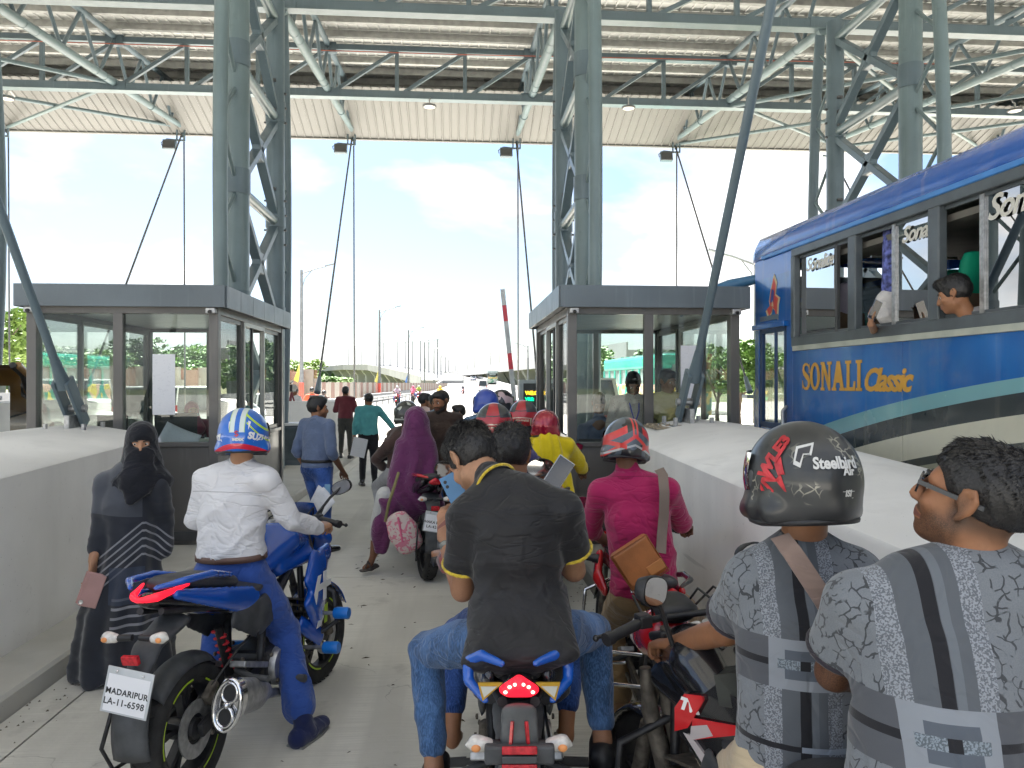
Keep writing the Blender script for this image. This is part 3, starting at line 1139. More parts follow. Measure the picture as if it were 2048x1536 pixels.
# raised barrier arm and the lane display
t = thing("barrier", "lane barrier with raised red and white striped arm", "barrier", gat(1030, 14.6, 0) + Vector((.15, 0, .0)), 0)
MB().box((0, 0, .5), (.35, .35, 1.0)).done("cabinet", mat("grey cabinet", (.5, .5, .48), .4), t, 0, .02)
base = Vector((-.1, -.1, .9))
for i in range(9):
    a = base + Vector((-.30 * i / 9, 0, 2.78 * i / 9))
    b_ = base + Vector((-.30 * (i + 1) / 9, 0, 2.78 * (i + 1) / 9))
    MB().bar(a, b_, .05, .085, (1, 0, 0)).done("arm_band", mat("reflective red", (.7, .05, .08), .4) if i in (1, 4, 7) else mat("arm grey", (.55, .57, .58), .4), t, 0)
t = thing("lane_display", "grey framed lane display reading welcome in yellow", "display sign", gat(1071, 12.4, 0) + Vector((.12, 0, .12)), 0)
MB().box((0, 0, .3), (.12, .12, .7)).done("pole", M_BROOF, t, 0)
MB().box((0, 0, 1.22), (.8, .2, 1.16)).done("case", mat("display grey", (.42, .48, .5), .4), t, 0, .012)
MB().box((0, -.101, 1.24), (.66, .01, 1.0)).done("screen", mat("display black", (.05, .055, .058), .35, var=0), t, 0)
MT = Matrix.Translation((-.3, -.11, 1.58)) @ Matrix.Rotation(R(90), 4, 'X')
text("lettering", "WELCOME", .085, emis("amber leds", (1.0, .6, .02), .28), t, MT, .001, .003, 0, .78, align='LEFT')
text("lettering", "VRE:         5", .075, emis("green leds", (.0, .8, .3), .2), t, Matrix.Translation((-.3, -.11, 1.48)) @ Matrix.Rotation(R(90), 4, 'X'), .001, .004, align='LEFT')
# ================================================================ far road, viaducts, lamps, fence
M_HWY = concrete("highway asphalt", (.17, .17, .165), stains=.1)
M_BEAM = mat("viaduct concrete", (.27, .275, .28), .8, var=.08, vs=.2)
M_PIER = mat("pier concrete", (.3, .31, .325), .8, var=.1, vs=.2)
M_LAMP = mat("lamp galvanised", (.17, .18, .195), .45)
# centreline: depth, left px, right px, y px of the surface
RD = [(45, 690, 1500, None), (70, 730, 1300, None), (100, 800, 1110, 0.0), (150, 868, 1022, 0.8), (210, 890, 972, 2.6), (280, 896, 945, 4.9), (380, 897, 925, 7.6)]
pr = MB()
L_, R_ = [], []
for d, a, b, z in RD:
    z = .03 if z is None else z + .035
    L_.append(gat(a, d, z))
    R_.append(gat(b, d, z))
o_ = len(pr.v)
for a, b in zip(L_, R_): pr.v += [tuple(a), tuple(b)]
for i in range(len(L_) - 1): pr.f.append((2 * i, 2 * i + 1, 2 * i + 3, 2 * i + 2))
pr.done("highway", M_HWY, None, 0, kind='structure')
# parapets of the climbing road
for pts, nm in ((L_[1:], "left"), (R_[1:], "right")):
    m = MB()
    for i in range(len(pts) - 1): m.bar(pts[i] + Vector((0, 0, .3)), pts[i + 1] + Vector((0, 0, .3)), .35, 1.1)
    o = m.done("parapet", M_BEAM, None, 0)
    o['label'] = "pale concrete parapet on the %s edge of the climbing highway" % nm
    o['category'] = "parapet"
# embankment below the road
m = MB()
for i in range(len(L_) - 1):
    a, b, c, d = L_[i], L_[i + 1], R_[i + 1], R_[i]
    for p, q in ((a, b), (d, c)):
        o_ = len(m.v)
        sg = -1 if p in (a,) else 1
        m.v += [tuple(p - Vector((0, 0, .1))), tuple(q - Vector((0, 0, .1))), (q.x + sg * 9, q.y, -.3), (p.x + sg * 9, p.y, -.3)]
        m.f.append((o_, o_ + 1, o_ + 2, o_ + 3))
m.done("embankment", M_GROUND, None, 0, kind='structure')


def deck(label, pts, wid, th, pier_every, pier_w, pier_d=2.2, top=1.25):
    """pts: list of (px, py, d) for the deck edge seen; a viaduct with piers"""
    P = [at(*p) for p in pts]
    vt = thing("viaduct", label, "viaduct", (P[0].x, P[0].y, -.3))
    O = vt.location
    dk, par = MB(), MB()
    for i in range(len(P) - 1):
        a, b = P[i] - O, P[i + 1] - O
        dk.bar(a - Vector((0, 0, th / 2)), b - Vector((0, 0, th / 2)), wid, th)
    d_ = dk.done("deck", M_BEAM, vt, 0)
    for i in range(len(P) - 1):
        a, b = P[i] - O, P[i + 1] - O
        t = (b - a).normalized()
        n = Vector((t.y, -t.x, 0)).normalized() * (wid / 2 - .1)
        for s_ in (1, -1): MB().bar(a + n * s_ + Vector((0, 0, .45)), b + n * s_ + Vector((0, 0, .45)), .2, .9).done("parapet", M_BEAM, vt, 0)
    # piers: tapered with a flared head
    acc = 0
    for i in range(len(P) - 1):
        a, b = P[i] - O, P[i + 1] - O
        L2 = (b - a).length
        t = (b - a).normalized()
        ang = math.atan2(t.y, t.x)
        s_ = acc
        while s_ < L2:
            p = a + t * s_
            h = p.z - th
            if h > .6:
                M = Matrix.Translation((p.x, p.y, 0)) @ Matrix.Rotation(ang, 4, 'Z')
                m = MB()
                w0, w1, w2 = pier_w * .55, pier_w * .6, pier_w
                hd = min(h * .5, 2.6)
                rings = [(w0, 0), (w1, h - hd), (w2, h - .4), (w2, h + .05)]
                for q in range(3):
                    (wa, za), (wb, zb_) = rings[q], rings[q + 1]
                    e = pier_d / 2
                    va = [(-e, -wa, za), (e, -wa, za), (e, wa, za), (-e, wa, za), (-e, -wb, zb_), (e, -wb, zb_), (e, wb, zb_), (-e, wb, zb_)]
                    m.add(va, [(0, 1, 5, 4), (1, 2, 6, 5), (2, 3, 7, 6), (3, 0, 4, 7)], M)
                m.done("pier", M_PIER, vt, 0)
            s_ += pier_every
        acc = s_ - L2
    return vt, P


v1, PV1 = deck("long curved viaduct climbing past the left fence", [(606, 744, 560), (650, 738, 470), (708, 733, 390), (760, 733, 330), (809, 742, 270), (850, 751, 225), (885, 760, 190)], 11, 1.7, 21, 4.4, 3.4)
v2, PV2 = deck("far viaduct crossing behind the climbing highway", [(700, 741, 620), (820, 743, 560), (930, 748, 480), (1010, 742, 360)], 11, 1.8, 30, 4.5, 3)
v3, PV3 = deck("near viaduct on piers right of the highway behind the raised arm", [(915, 748, 330), (985, 741, 235), (1060, 731, 165), (1180, 716, 118), (1330, 700, 88)], 9.5, 1.25, 13.5, 3.2, 2.2)


def street_lamp(p, h, lab, near=False, arm=1, flag=None):
    t = thing("street_lamp", lab, "street lamp", p, 0, "street lamps along the highway")
    MB().tube([(0, 0, 0), (0, 0, h * .5), (0, 0, h - .1)], [.17, .135, .095], 8).done("pole", M_LAMP, t, 60)
    if near:
        MB().tube([(0, 0, 0), (0, 0, 1.95)], [.185, .165], 10).done("painted_foot", mat("lamp red", (.72, .1, .07), .5), t, 60)
    a = arm
    MB().tube([(0, 0, h - .35), (a * 1.15, 0, h + .05), (a * 1.7, 0, h + .18)], .065, 6).done("arm", M_LAMP, t, 60)
    MB().tube([(0, 0, h - 1.6), (a * .22, 0, h - .75), (a * .75, 0, h - .1)], .03, 6).done("arm_brace", M_LAMP, t, 60)
    MB().box((a * 2.0, 0, h + .27), (.75, .22, .07), (0, -a * R(14), 0)).done("lamp_head", M_LAMP, t, 0)
    if flag:
        m = MB()
        m.sheet(lambda u, v: (-.05 - .5 * (1 - v) * (.4 + .6 * u), .12 * math.sin(v * 4), 1.95 + 1.5 * v + .2 * u), 3, 6)
        o = m.done("flag", mat("flag " + flag[0], flag[1], .7, var=.1), t, 180)
        o['label'] = flag[0] + " cloth flag"
    return t


LP = [(601, 537, 54, ("yellow", (.75, .65, .1))), (757, 618, 83, ("pale yellow", (.8, .7, .2))), (815, 659, 113, ("blue", (.15, .3, .75))), (847, 683, 146, None), (866, 696, 178, None), (880, 706, 212, None), (889, 712, 250, None), (895, 718, 290, None)]
nth = ["nearest", "second", "third", "fourth", "fifth", "sixth", "seventh", "eighth"]
for i, (px, top, d, fl) in enumerate(LP):
    zt_ = CAM_H + (768 - top) / 1500 * d
    zg = max(0, (d - 120) * .022)
    street_lamp(gat(px + 2, d, zg), zt_ - zg, nth[i] + " street lamp in the row left of the highway", d < 130, 1, fl)
for i, (px, top, d) in enumerate(((1056, 690, 128), (1022, 704, 165), (980, 712, 240), (1193, 640, 75), (1512, 515, 36))):
    zt_ = CAM_H + (768 - top) / 1500 * d
    street_lamp(gat(px, d, 0), zt_, ["lamp right of the raised barrier arm", "lamp just left of the raised arm", "small lamp on the far viaduct between arm and lane", "lamp seen through the right booth glass", "lamp arm peeping out left of the blue bus"][i], False, -1)
rr = random.Random(11)
k = 0
for P, n in ((PV1, 22), (PV2, 12)):
    tot = [0]
    for i in range(len(P) - 1): tot.append(tot[-1] + (P[i + 1] - P[i]).length)
    for q in range(n):
        s_ = tot[-1] * (q + .5) / n
        i = max(j for j in range(len(P) - 1) if tot[j] <= s_)
        p = P[i].lerp(P[i + 1], (s_ - tot[i]) / (tot[i + 1] - tot[i]))
        m = MB().tube([(0, 0, 0), (0, 0, 10.5)], [.2, .13], 6)
        m.tube([(0, 0, 10.3), (1.6, 0, 10.9)], .08, 5)
        o = m.done("street_lamp", M_LAMP, None, 60)
        o.location = p
        o['label'] = "thin far street lamp standing on the long viaduct deck" if n == 22 else "thin far street lamp standing on the crossing viaduct deck"
        o['category'] = "street lamp"
        o['group'] = "far lamps on the long viaduct" if n == 22 else "far lamps on the crossing viaduct"

# screen fence beside the road, left
ft = thing("screen_fence", "long pink and cream sheet fence left of the highway", "fence", gat(640, 60, 0))
A, B = gat(632, 58, 0), gat(895, 172, 0)
n = 230
M_PK, M_CR = mat("fence pink", (.27, .18, .155), .7, vs=.5), mat("fence cream", (.4, .365, .33), .7, vs=.5)
fm1 = fm2 = None
dv = (B - A) / n
ang = math.atan2(dv.y, dv.x)
for i in range(n):
    p = A + dv * (i + .5) - ft.location
    if i < 2:
        m = MB().box((0, 0, 1.0), (dv.length * .96, .05, 1.95))
        o = m.done("slat", (M_PK, M_CR)[i % 2], ft, 0)
        if i == 0: fm1 = o
        else: fm2 = o
    else:
        o = (fm1 if (i * 7 // 3) % 2 else fm2).copy()
        COL.objects.link(o)
        o.parent = ft
    o.location = p + Vector((0, .08 * (i % 2), .02 * (i % 3)))
    o.rotation_euler = (0, 0, ang + (.35 if i % 2 else -.25))
gr = thing("guard_rail", "white steel guard rail in front of the pink fence", "guard rail", gat(715, 52, 0))
A, B = gat(690, 50, 0), gat(868, 118, 0)
for z in (.55, .75):
    MB().bar(A - gr.location + Vector((0, 0, z)), B - gr.location + Vector((0, 0, z)), .06, .13).done("rail", M_WHITE, gr, 0)
for i in range(22):
    p = A.lerp(B, i / 21) - gr.location
    MB().box(p + Vector((0, .1, .35)), (.1, .1, .8)).done("post", M_LAMP, gr, 0)

# boundary wall with brick pillars, seen left through the booth
wt = thing("boundary_wall", "rough boundary wall with brick pillars behind the parked cars", "wall", gat(200, 46, 0))
g = Graph("brickwork pillars", .9)
br = g.nt.nodes.new("ShaderNodeTexBrick")
br.inputs["Scale"].default_value = 3.2
br.inputs["Color1"].default_value = (.26, .14, .10, 1)
br.inputs["Color2"].default_value = (.31, .18, .13, 1)
br.inputs["Mortar"].default_value = (.5, .42, .36, 1)
g.nt.links.new(g.comb(g.x + g.y, g.z, 0.0), br.inputs["Vector"])
M_BRICK = g.done(br.outputs[0])
M_WALLP = mat("wall plaster", (.33, .3, .26), .9, vs=.4, var=.2)
A, B = gat(-60, 44, 0), gat(640, 62, 0)
N = 11
for i in range(N):
    p, q = A.lerp(B, i / N) - wt.location, A.lerp(B, (i + 1) / N) - wt.location
    MB().bar(p + Vector((0, 0, 1.15)), q + Vector((0, 0, 1.15)), .2, 2.3 - .3 * (i % 2)).done("wall_panel", M_WALLP, wt, 0)
    MB().box(p + Vector((0, -.1, 1.4)), (1.1, .5, 2.9)).done("pillar", M_BRICK, wt, 0)
    MB().box(p.lerp(q, .5) + Vector((0, -.1, 1.5)), (.8, .4, 3.1)).done("pillar", M_WALLP, wt, 0)
    m = MB()
    for q_ in range(14): m.box(p.lerp(q, .08 + .06 * q_) + Vector((0, 0, 2.6)), (.05, .05, .8))
    m.done("railing", mat("rust rail", (.3, .14, .1), .7), wt, 0, kind='stuff')

# ================================================================ trees
M_LEAF = None


def leafmat(name, a, b):
    g = Graph(name, .6)
    g.b.inputs["Subsurface Weight"].default_value = 0
    f = g.step(g.noise(1.1, 3), .35, .65)
    f2 = g.step(g.voro(4), .2, .8)
    m = g.done(g.mix(f2 * .5, g.mix(f, a, b), tuple(k * 1.5 for k in b)))
    g.b.inputs["Transmission Weight"].default_value = 0
    return m


LM = [leafmat("leaf fresh", (.05, .11, .02), (.1, .19, .035)), leafmat("leaf dark", (.03, .07, .018), (.06, .12, .03)), leafmat("leaf yellow green", (.09, .16, .03), (.16, .24, .05))]
M_BARK = mat("bark", (.13, .1, .075), .9, var=.3, vs=6, bump=.6, bs=20)


def crown_mesh(seed, n, lobes, leaf):
    rg = np.random.RandomState(seed)
    C_ = []
    for i in range(lobes):
        a = rg.uniform(0, 6.28)
        r = rg.uniform(.1, .8)
        C_.append((r * math.cos(a), r * math.sin(a), rg.uniform(-.45, .65) * (1 - r * .4), rg.uniform(.22, .42)))
    vs, fs = [], []
    for i in range(n):
        c = C_[rg.randint(lobes)]
        d = rg.normal(size=3)
        d /= np.linalg.norm(d)
        p = np.array(c[:3]) + d * c[3] * rg.uniform(.55, 1.0) * np.array([1, 1, .8])
        u = rg.normal(size=3)
        u /= np.linalg.norm(u)
        w_ = np.cross(u, rg.normal(size=3))
        w_ /= np.linalg.norm(w_)
        s = leaf * rg.uniform(.6, 1.4)
        o = len(vs)
        vs += [tuple(p - u * s), tuple(p + w_ * s * .5), tuple(p + u * s), tuple(p - w_ * s * .5)]
        fs.append((o, o + 1, o + 2, o + 3))
    me = bpy.data.meshes.new("crown")
    me.from_pydata(vs, [], fs)
    return me


CR = []
for sd_ in range(3):
    row = []
    base_ = crown_mesh(30 + sd_, 3600, 16, .055)
    for lm in LM:
        c = base_.copy()
        c.materials.append(lm)
        row.append(c)
    CR.append(row)


def tree(label, p, h, wd, kind, sh, group="trees beyond the plaza"):
    h *= .93
    t = thing("tree", label, "tree", p, rr.uniform(0, 6), group)
    th = h * .45
    m = MB().tube([(0, 0, 0), (.02 * h, 0, th * .5), (0, .02 * h, th), (0, 0, h * .75)], [h * .028, h * .02, h * .014, .02], 7)
    for i in range(4):
        a = i * 1.6
        m.tube([(0, 0, th * (.7 + .1 * i)), (math.cos(a) * wd * .2, math.sin(a) * wd * .2, h * .62), (math.cos(a) * wd * .38, math.sin(a) * wd * .38, h * .78)], [h * .012, h * .008, .015], 5)
    m.done("trunk", M_BARK, t, 60)
    c = bpy.data.objects.new("crown", CR[sh][kind])
    COL.objects.link(c)
    c.parent = t
    c.location = (0, 0, h * .63)
    c.scale = (wd * .5, wd * .5, h * .42)


TR = [(-30, 40, 7.4, 7, 2, "bushy yellow green tree at the left edge behind the wall"), (28, 52, 6.5, 6, 2, "tall fresh tree just left of the left booth"), (95, 66, 6.5, 8, 0, "tree seen through the left pane of the booth"), (150, 80, 7, 9, 1, "dark tree behind the booth's left post"), (215, 74, 6.5, 9, 0, "round tree seen behind the booth's middle"), (270, 86, 8.6, 12, 1, "broad tree left of the raised paper"), (335, 92, 7.6, 10, 0, "tree behind the raised paper"), (372, 84, 7.6, 8, 1, "flat topped tree right of the raised paper"), (415, 80, 7.3, 9, 0, "wide tree near the booth corner post"), (460, 90, 6.6, 9, 1, "tree seen through the sliding window"), (520, 84, 5.8, 9, 0, "tree behind the booth's lane window"), (560, 96, 6.0, 10, 2, "low tree seen through the last booth window"), (603, 118, 6.9, 12, 2, "green tree at the foot of the nearest lamp"), (640, 170, 4.6, 14, 0, "far tree under the viaduct's left end"), (685, 190, 3.6, 16, 2, "far low tree behind the pink fence"), (560, 200, 8.5, 26, 1, "hazy far tree left of the viaduct"),
      (1150, 60, 6.8, 7, 1, "dark tree seen through the right booth's lane pane"), (1190, 74, 6.5, 9, 0, "tree behind the cream minibus"), (1435, 34, 4.5, 5, 2, "bright leafy tree seen through the right booth's last pane"), (1480, 30, 4.6, 5, 0, "bright green tree between booth and blue bus"), (1550, 38, 5, 6, 2, "fresh tree seen through the bus door window"), (1340, 70, 6.5, 8, 1, "tree behind the teal bus"), (-120, 44, 7, 8, 0, "tree beyond the left edge")]
for i, (px, d, h, wd, kd, lab) in enumerate(TR):
    tree(lab, gat(px, d, -.3), h, wd, kd, i % 3)
wd_ = MB()
rg = np.random.RandomState(5)
for seg in ((-900, 620, 380, 9), (560, 760, 520, 9), (1040, 3200, 420, 9)):
    for i in range(2600):
        px = rg.uniform(seg[0], seg[1])
        d = seg[2] * rg.uniform(.8, 1.2)
        p = gat(px, d, 0)
        h = seg[3] * (.55 + .45 * math.sin(px * .06 + math.sin(px * .02) * 3) ** 2)
        z = rg.uniform(0, h)
        s = rg.uniform(1.2, 2.6)
        o = len(wd_.v)
        u = rg.normal(size=3) * s
        w_ = rg.normal(size=3) * s
        c = np.array((p.x, p.y, z))
        wd_.v += [tuple(c - u), tuple(c + w_ * .6), tuple(c + u), tuple(c - w_ * .6)]
        wd_.f.append((o, o + 1, o + 2, o + 3))
wd_.done("far_woods", LM[1], None, 0, kind='stuff')


# ================================================================ cars, minibus, buses in the distance
def wheel_mb(c, r, w_, ax='x'):
    return MB().lathe([(r * .3, -w_ / 2), (r * .86, -w_ / 2), (r, -w_ / 2 + .03), (r, w_ / 2 - .03), (r * .86, w_ / 2), (r * .3, w_ / 2)], c, ax, 20)


def car(label, p, rz, col, kind='suv', cat='car', group=None):
    """heading +y; body lofted from side profile, glasshouse narrower than the body"""
    L0, W, H0 = {'suv': (4.6, 1.78, 1.78), 'van': (4.7, 1.75, 2.02), 'sedan': (4.4, 1.7, 1.46)}[kind]
    t = thing("parked_car" if group and 'parked' in group else "car", label, cat, p, rz, group)
    bc = mat("car paint %.2f %.2f %.2f" % col, col, .3, var=.04, coat=.6)
    hb = H0 * .56
    b = Blob(.06)
    xw = W / 2 - .12
    prof = {'suv': [(-2.2, .75), (-1.6, .8), (0, .8), (1.1, .78), (1.75, .7), (2.2, .6)], 'van': [(-2.25, .85), (-1, .85), (1.2, .85), (1.9, .78), (2.25, .62)], 'sedan': [(-2.1, .62), (-1.5, .68), (0, .68), (1.2, .64), (2.1, .52)]}[kind]
    b.limb([(0, y, .55 + (z - .7) * .2) for y, z in prof], [(W / 2 - .02, (z - .18) / 2 + .1) for y, z in prof], u=(1, 0, 0))
    b.limb([(0, y, .62) for y, z in prof[:]], [(W / 2, .28) for _ in prof])
    for sx in (-1, 1):
        for yw in (-1.35, 1.4):
            b.ell((sx * W / 2, yw, .33), (.22, .38, .38), neg=True, k=.02)
    b.done("body", bc, t, .05)
    g_ = MB()
    y0, y1, y2, y3 = {'suv': (-2.1, -1.95, .55, 1.25), 'van': (-2.2, -2.1, 1.35, 2.0), 'sedan': (-1.75, -1.0, .35, 1.15)}[kind]
    zb_, zt_ = hb - .1, H0 - .06
    x0, x1 = W / 2 - .1, W / 2 - .24
    v = [(-x0, y0, zb_), (x0, y0, zb_), (x0, y3, zb_), (-x0, y3, zb_), (-x1, y1, zt_), (x1, y1, zt_), (x1, y2, zt_), (-x1, y2, zt_)]
    g_.add(v, [(0, 1, 5, 4), (1, 2, 6, 5), (2, 3, 7, 6), (3, 0, 4, 7)])
    g_.done("windows", mat("car glass dark", (.03, .04, .045), .08, var=0), t, 0)
    MB().box((0, (y1 + y2) / 2, zt_ + .02), (2 * x1 + .06, y2 - y1 + .1, .06)).done("roof", bc, t, 0, .03)
    for (a, c) in ((0, 4), (1, 5), (2, 6), (3, 7)):
        MB().bar(v[a], v[c], .09, .07).done("pillar", bc, t, 0, .01)
    for sx in (-1, 1):
        MB().bar((sx * (x0 + .005), (y0 + y3) / 2 - .3, zb_), (sx * (x1 + .01), (y0 + y3) / 2 - .35, zt_), .08, .04, (0, 1, 0)).done("pillar", bc, t, 0)
        for yw in (-1.35, 1.4):
            w_ = wheel_mb((0, 0, 0), .34, .2).done("wheel", M_RUBBER, t, 40)
            w_.location = (sx * (W / 2 - .13), yw, .34)
            MB().lathe([(.0, .11), (.18, .1), (.2, .07)], axis='x', n=14).done("rim", M_ALU, w_, 40)
        MB().box((sx * (W / 2 - .2), -2.22, .95 if kind != 'sedan' else .75), (.16, .05, .28)).done("tail_lamp", mat("tail lamp red", (.5, .02, .02), .2), t, 0, .01)
        MB().box((sx * (W / 2 - .3), 2.2, .75), (.3, .06, .14)).done("headlamp", mat("lamp clear", (.7, .7, .7), .1), t, 0, .01)
        MB().ball((sx * (W / 2 + .08), y3 - .25, zb_ + .08), (.1, .05, .08)).done("wing_mirror", bc, t, 60)
    MB().box((0, -2.26, .45), (W - .2, .08, .18)).done("bumper", M_DGREY, t, 0, .02)
    MB().box((0, -2.27, .75), (.5, .02, .14)).done("number_plate", M_WHITE, t, 0)
    return t


G_P = "white cars parked left of the booth"
car("white boxy car parked in the gap left of the booth's left post", gat(75, 24.5), R(78), (.75, .75, .74), 'van', 'car', G_P)
car("white estate car parked behind the booth strut", gat(205, 26), R(88), (.72, .73, .73), 'suv', 'car', G_P)
car("white off-roader parked behind the raised paper", gat(322, 27.5), R(95), (.78, .78, .77), 'suv', 'car', G_P)
car("pale car parked at right end of the row behind the masked woman", gat(425, 29), R(92), (.65, .66, .68), 'sedan', 'car', G_P)
car("silver car parked farther back seen through the lane window", gat(500, 32), R(80), (.5, .52, .54), 'sedan', 'car', G_P)
car("small white van driving away on the highway ahead of the helmets", gat(967, 134, .45), R(-5), (.75, .75, .74), 'van', 'van')
car("tiny dark car farther up the highway left of the green bus", gat(947, 205, 2.5), R(-3), (.2, .22, .28), 'sedan', 'car')
mb = car("cream minibus with blue screen seen through the right booth's lane pane", gat(1176, 21.5), R(172), (.72, .68, .55), 'van', 'minibus')


def far_bus(label, p, rz, cols, L0=10.5):
    t = thing("bus", label, "bus", p, rz)
    W, H0 = 2.5, 3.3
    g = Graph("livery " + label[:12], .35, coat=.5)
    n = g.noise(.9, 1)
    c = g.mix(g.step(n + g.z * .12, .62, .66), cols[0], cols[1])
    c = g.mix(g.step(g.noise(1.6, 1), .56, .6), c, cols[2])
    lv = g.done(c)
    tp = mat("bus upper " + label[:8], cols[3], .35, coat=.5)
    MB().box((0, 0, 1.1), (W, L0, 1.5)).done("lower_body", lv, t, 0, .06)
    MB().box((0, 0, 2.95), (W, L0, .7)).done("upper_body", tp, t, 0, .15)
    for sx in (-1, 1):
        n_ = 9
        for i in range(n_ + 1): MB().box((sx * (W / 2 - .03), -L0 / 2 + .15 + (L0 - .3) * i / n_, 2.22), (.06, .16, .8)).done("pillar", tp, t, 0)
        for i in range(n_): MB().box((sx * (W / 2 - .06), -L0 / 2 + .15 + (L0 - .3) * (i + .5) / n_, 2.22), (.02, (L0 - .3) / n_, .8)).done("window", mat("bus far glass", (.25, .3, .3), .1, var=.3, vs=1.5), t, 0)
        for yw in (-L0 / 2 + 2.4, L0 / 2 - 2):
            o = wheel_mb((0, 0, 0), .48, .28).done("wheel", M_RUBBER, t, 40)
            o.location = (sx * (W / 2 - .12), yw, .48)
        MB().ball((sx * .95, -L0 / 2 - .02, 1.9), (.1, .04, .1)).done("tail_lamp", mat("tail lamp amber", (.7, .3, .1), .2), t, 60)
        MB().ball((sx * .78, -L0 / 2 - .02, 1.75), (.08, .04, .08)).done("tail_lamp", mat("tail lamp clear", (.75, .75, .7), .2), t, 60)
    MB().box((0, -L0 / 2 - .01, 2.5), (1.5, .04, .6)).done("rear_window", mat("bus far glass", (.25, .3, .3), .1), t, 0, .05)
    MB().box((0, -L0 / 2 - .01, 1.55), (2.2, .04, .25)).done("name_board", mat("bus board yellow", (.75, .5, .1), .5), t, 0)
    MB().box((0, L0 / 2 + .01, 2.3), (2.2, .04, 1.3)).done("windscreen", mat("bus far glass", (.25, .3, .3), .1), t, 0, .05)
    MB().box((0, 0, .3), (W - .1, L0 - .6, .3)).done("skirt", M_DGREY, t, 0)
    m = MB()
    for i in range(8): m.box((0, -L0 / 2 + .8 + i * 1.1, 3.36), (1.6, .5, .1))
    m.done("roof_rack", M_ALU, t, 0, kind='stuff')
    return t


far_bus("teal and yellow painted bus parked behind the right booth", gat(1302, 41, 0), R(4), [(.02, .3, .24), (.7, .45, .35), (.7, .55, .1), (.03, .36, .28)])
far_bus("small pale green bus driving up the highway", gat(986, 184, 1.75), R(-4), [(.1, .3, .2), (.55, .6, .55), (.4, .55, .4), (.35, .42, .42)], 9)
# ================================================================ the blue bus
BW = 2.5
bus = thing("bus", "big blue passenger bus with yellow lettering beside the right crash block", "bus", (0, 0, 0), 0)
# local frame: origin at ground under the left front corner, +y forward, body to +x
bus.location = gat(1510, 8.42, 0)
bus.rotation_euler = (0, 0, math.atan2(909 - 852, 1500.0))
gB = Graph("bus livery", .3, coat=.8)
u_ = gB.y * -1.0      # metres back from the front corner
zz = gB.z
tt_ = u_
cv = 1.05 + tt_ * .33 - tt_ * tt_ * .0285
blue = gB.mix(gB.step(gB.noise(.9, 4), .3, .75), (.003, .075, .30), (.006, .15, .50))
streak = gB.step(gB.noise(1.0, 3, gB.stretch((1, 7, .25))), .5, .75)
blue = gB.mix(streak * .35, blue, (.05, .2, .42))
c = gB.mix(zz < cv - .0, blue, (.19, .40, .44))
wt_ = .17 - tt_ * .02
c = gB.mix(zz < cv - wt_, c, (.035, .045, .048))
wd1 = wt_ + .19 - tt_ * .014
c = gB.mix(zz < cv - wd1, c, (.62, .60, .48))
wd2 = wd1 + .25 - tt_ * .02
c = gB.mix(zz < cv - wd2, c, (.06, .065, .06))
wd3 = wd2 + .06
c = gB.mix(zz < cv - wd3, c, (.33, .33, .25))
c = gB.mix(zz < cv - wd3 - .12, c, (.62, .60, .48))
c = gB.mix((zz < 1.02) * (tt_ < 2.2), c, blue)
c = gB.mix(zz > 3.0, c, (.012, .10, .42))
dirt = gB.step(gB.noise(2.2, 7, rough=.7), .5, .8)
c = gB.mix(dirt * .2, c, (.3, .28, .24))
st_ = gB.step(gB.noise(1, 5, gB.stretch((1, 9, .5))), .56, .75)
c = gB.mix(st_ * .16, c, (.35, .34, .3))
gB.bump(gB.noise(1.5, 3), .5, .03)
M_LIV = gB.done(c, gB.noise(3, 4) * .2 + .14)
M_BUSG = mat("bus window frame grey", (.085, .1, .11), .35, var=.15)
M_BUST = mat("bus trim", (.42, .44, .38), .4)
M_INT = mat("bus interior", (.16, .15, .13), .8)
BL = 11.5


def bz(*a): return a


def body_panel(y0, y1, z0, z1, name="side_panel", x=0.0, t=.05, m=M_LIV, par=bus, bev=.004):
    return MB().box((x + t / 2, -(y0 + y1) / 2, (z0 + z1) / 2), (t, y1 - y0, z1 - z0)).done(name, m, par, 0, bev)


# lower side panels with joints (seen side)
edges = [.86, 2.62, 4.4, 6.2, 8.0, 9.8, BL]
for i in range(len(edges) - 1):
    body_panel(edges[i] + .003, edges[i + 1] - .003, 1.02, 2.24)
    body_panel(edges[i] + .003, edges[i + 1] - .003, .42, 1.012)
# front quarter: door section
body_panel(.0, .86, 2.48, 3.21, "front_quarter_panel")
body_panel(.74, .86, .42, 2.48, "door_post_panel")
body_panel(.0, .1, .42, 2.48, "corner_post")
door = body_panel(.12, .72, .42, 1.38, "door", .012)
MB().box((.035, -.42, 1.92), (.02, .46, .98)).done("door_window", M_CARGL, door, 0)
fr = MB()
for a in (.14, .70): fr.box((.03, -a, 1.92), (.05, .06, 1.08))
fr.box((.03, -.42, 2.43), (.05, .6, .06)).box((.03, -.42, 1.41), (.05, .6, .06))
fr.box((.03, -.46, 1.92), (.04, .03, .98))
fr.done("door_frame", mat("bus door frame", (.015, .05, .14), .4), door, 0, .005)
MB().tube([(-.01, -.76, 1.62), (-.07, -.8, 1.58), (-.07, -.8, 1.2), (-.01, -.72, 1.08)], .018, 10).done("handle", M_ALU, door, 60)
# gutter step above the door
MB().box((-.02, -.42, 2.47), (.09, .74, .06)).done("door_gutter", M_LIV, bus, 0, .01)
MB().box((-.006, -.36, 2.56), (.01, .42, .05)).done("small_lettering_strip", mat("faded print", (.12, .16, .2), .5), bus, 0)
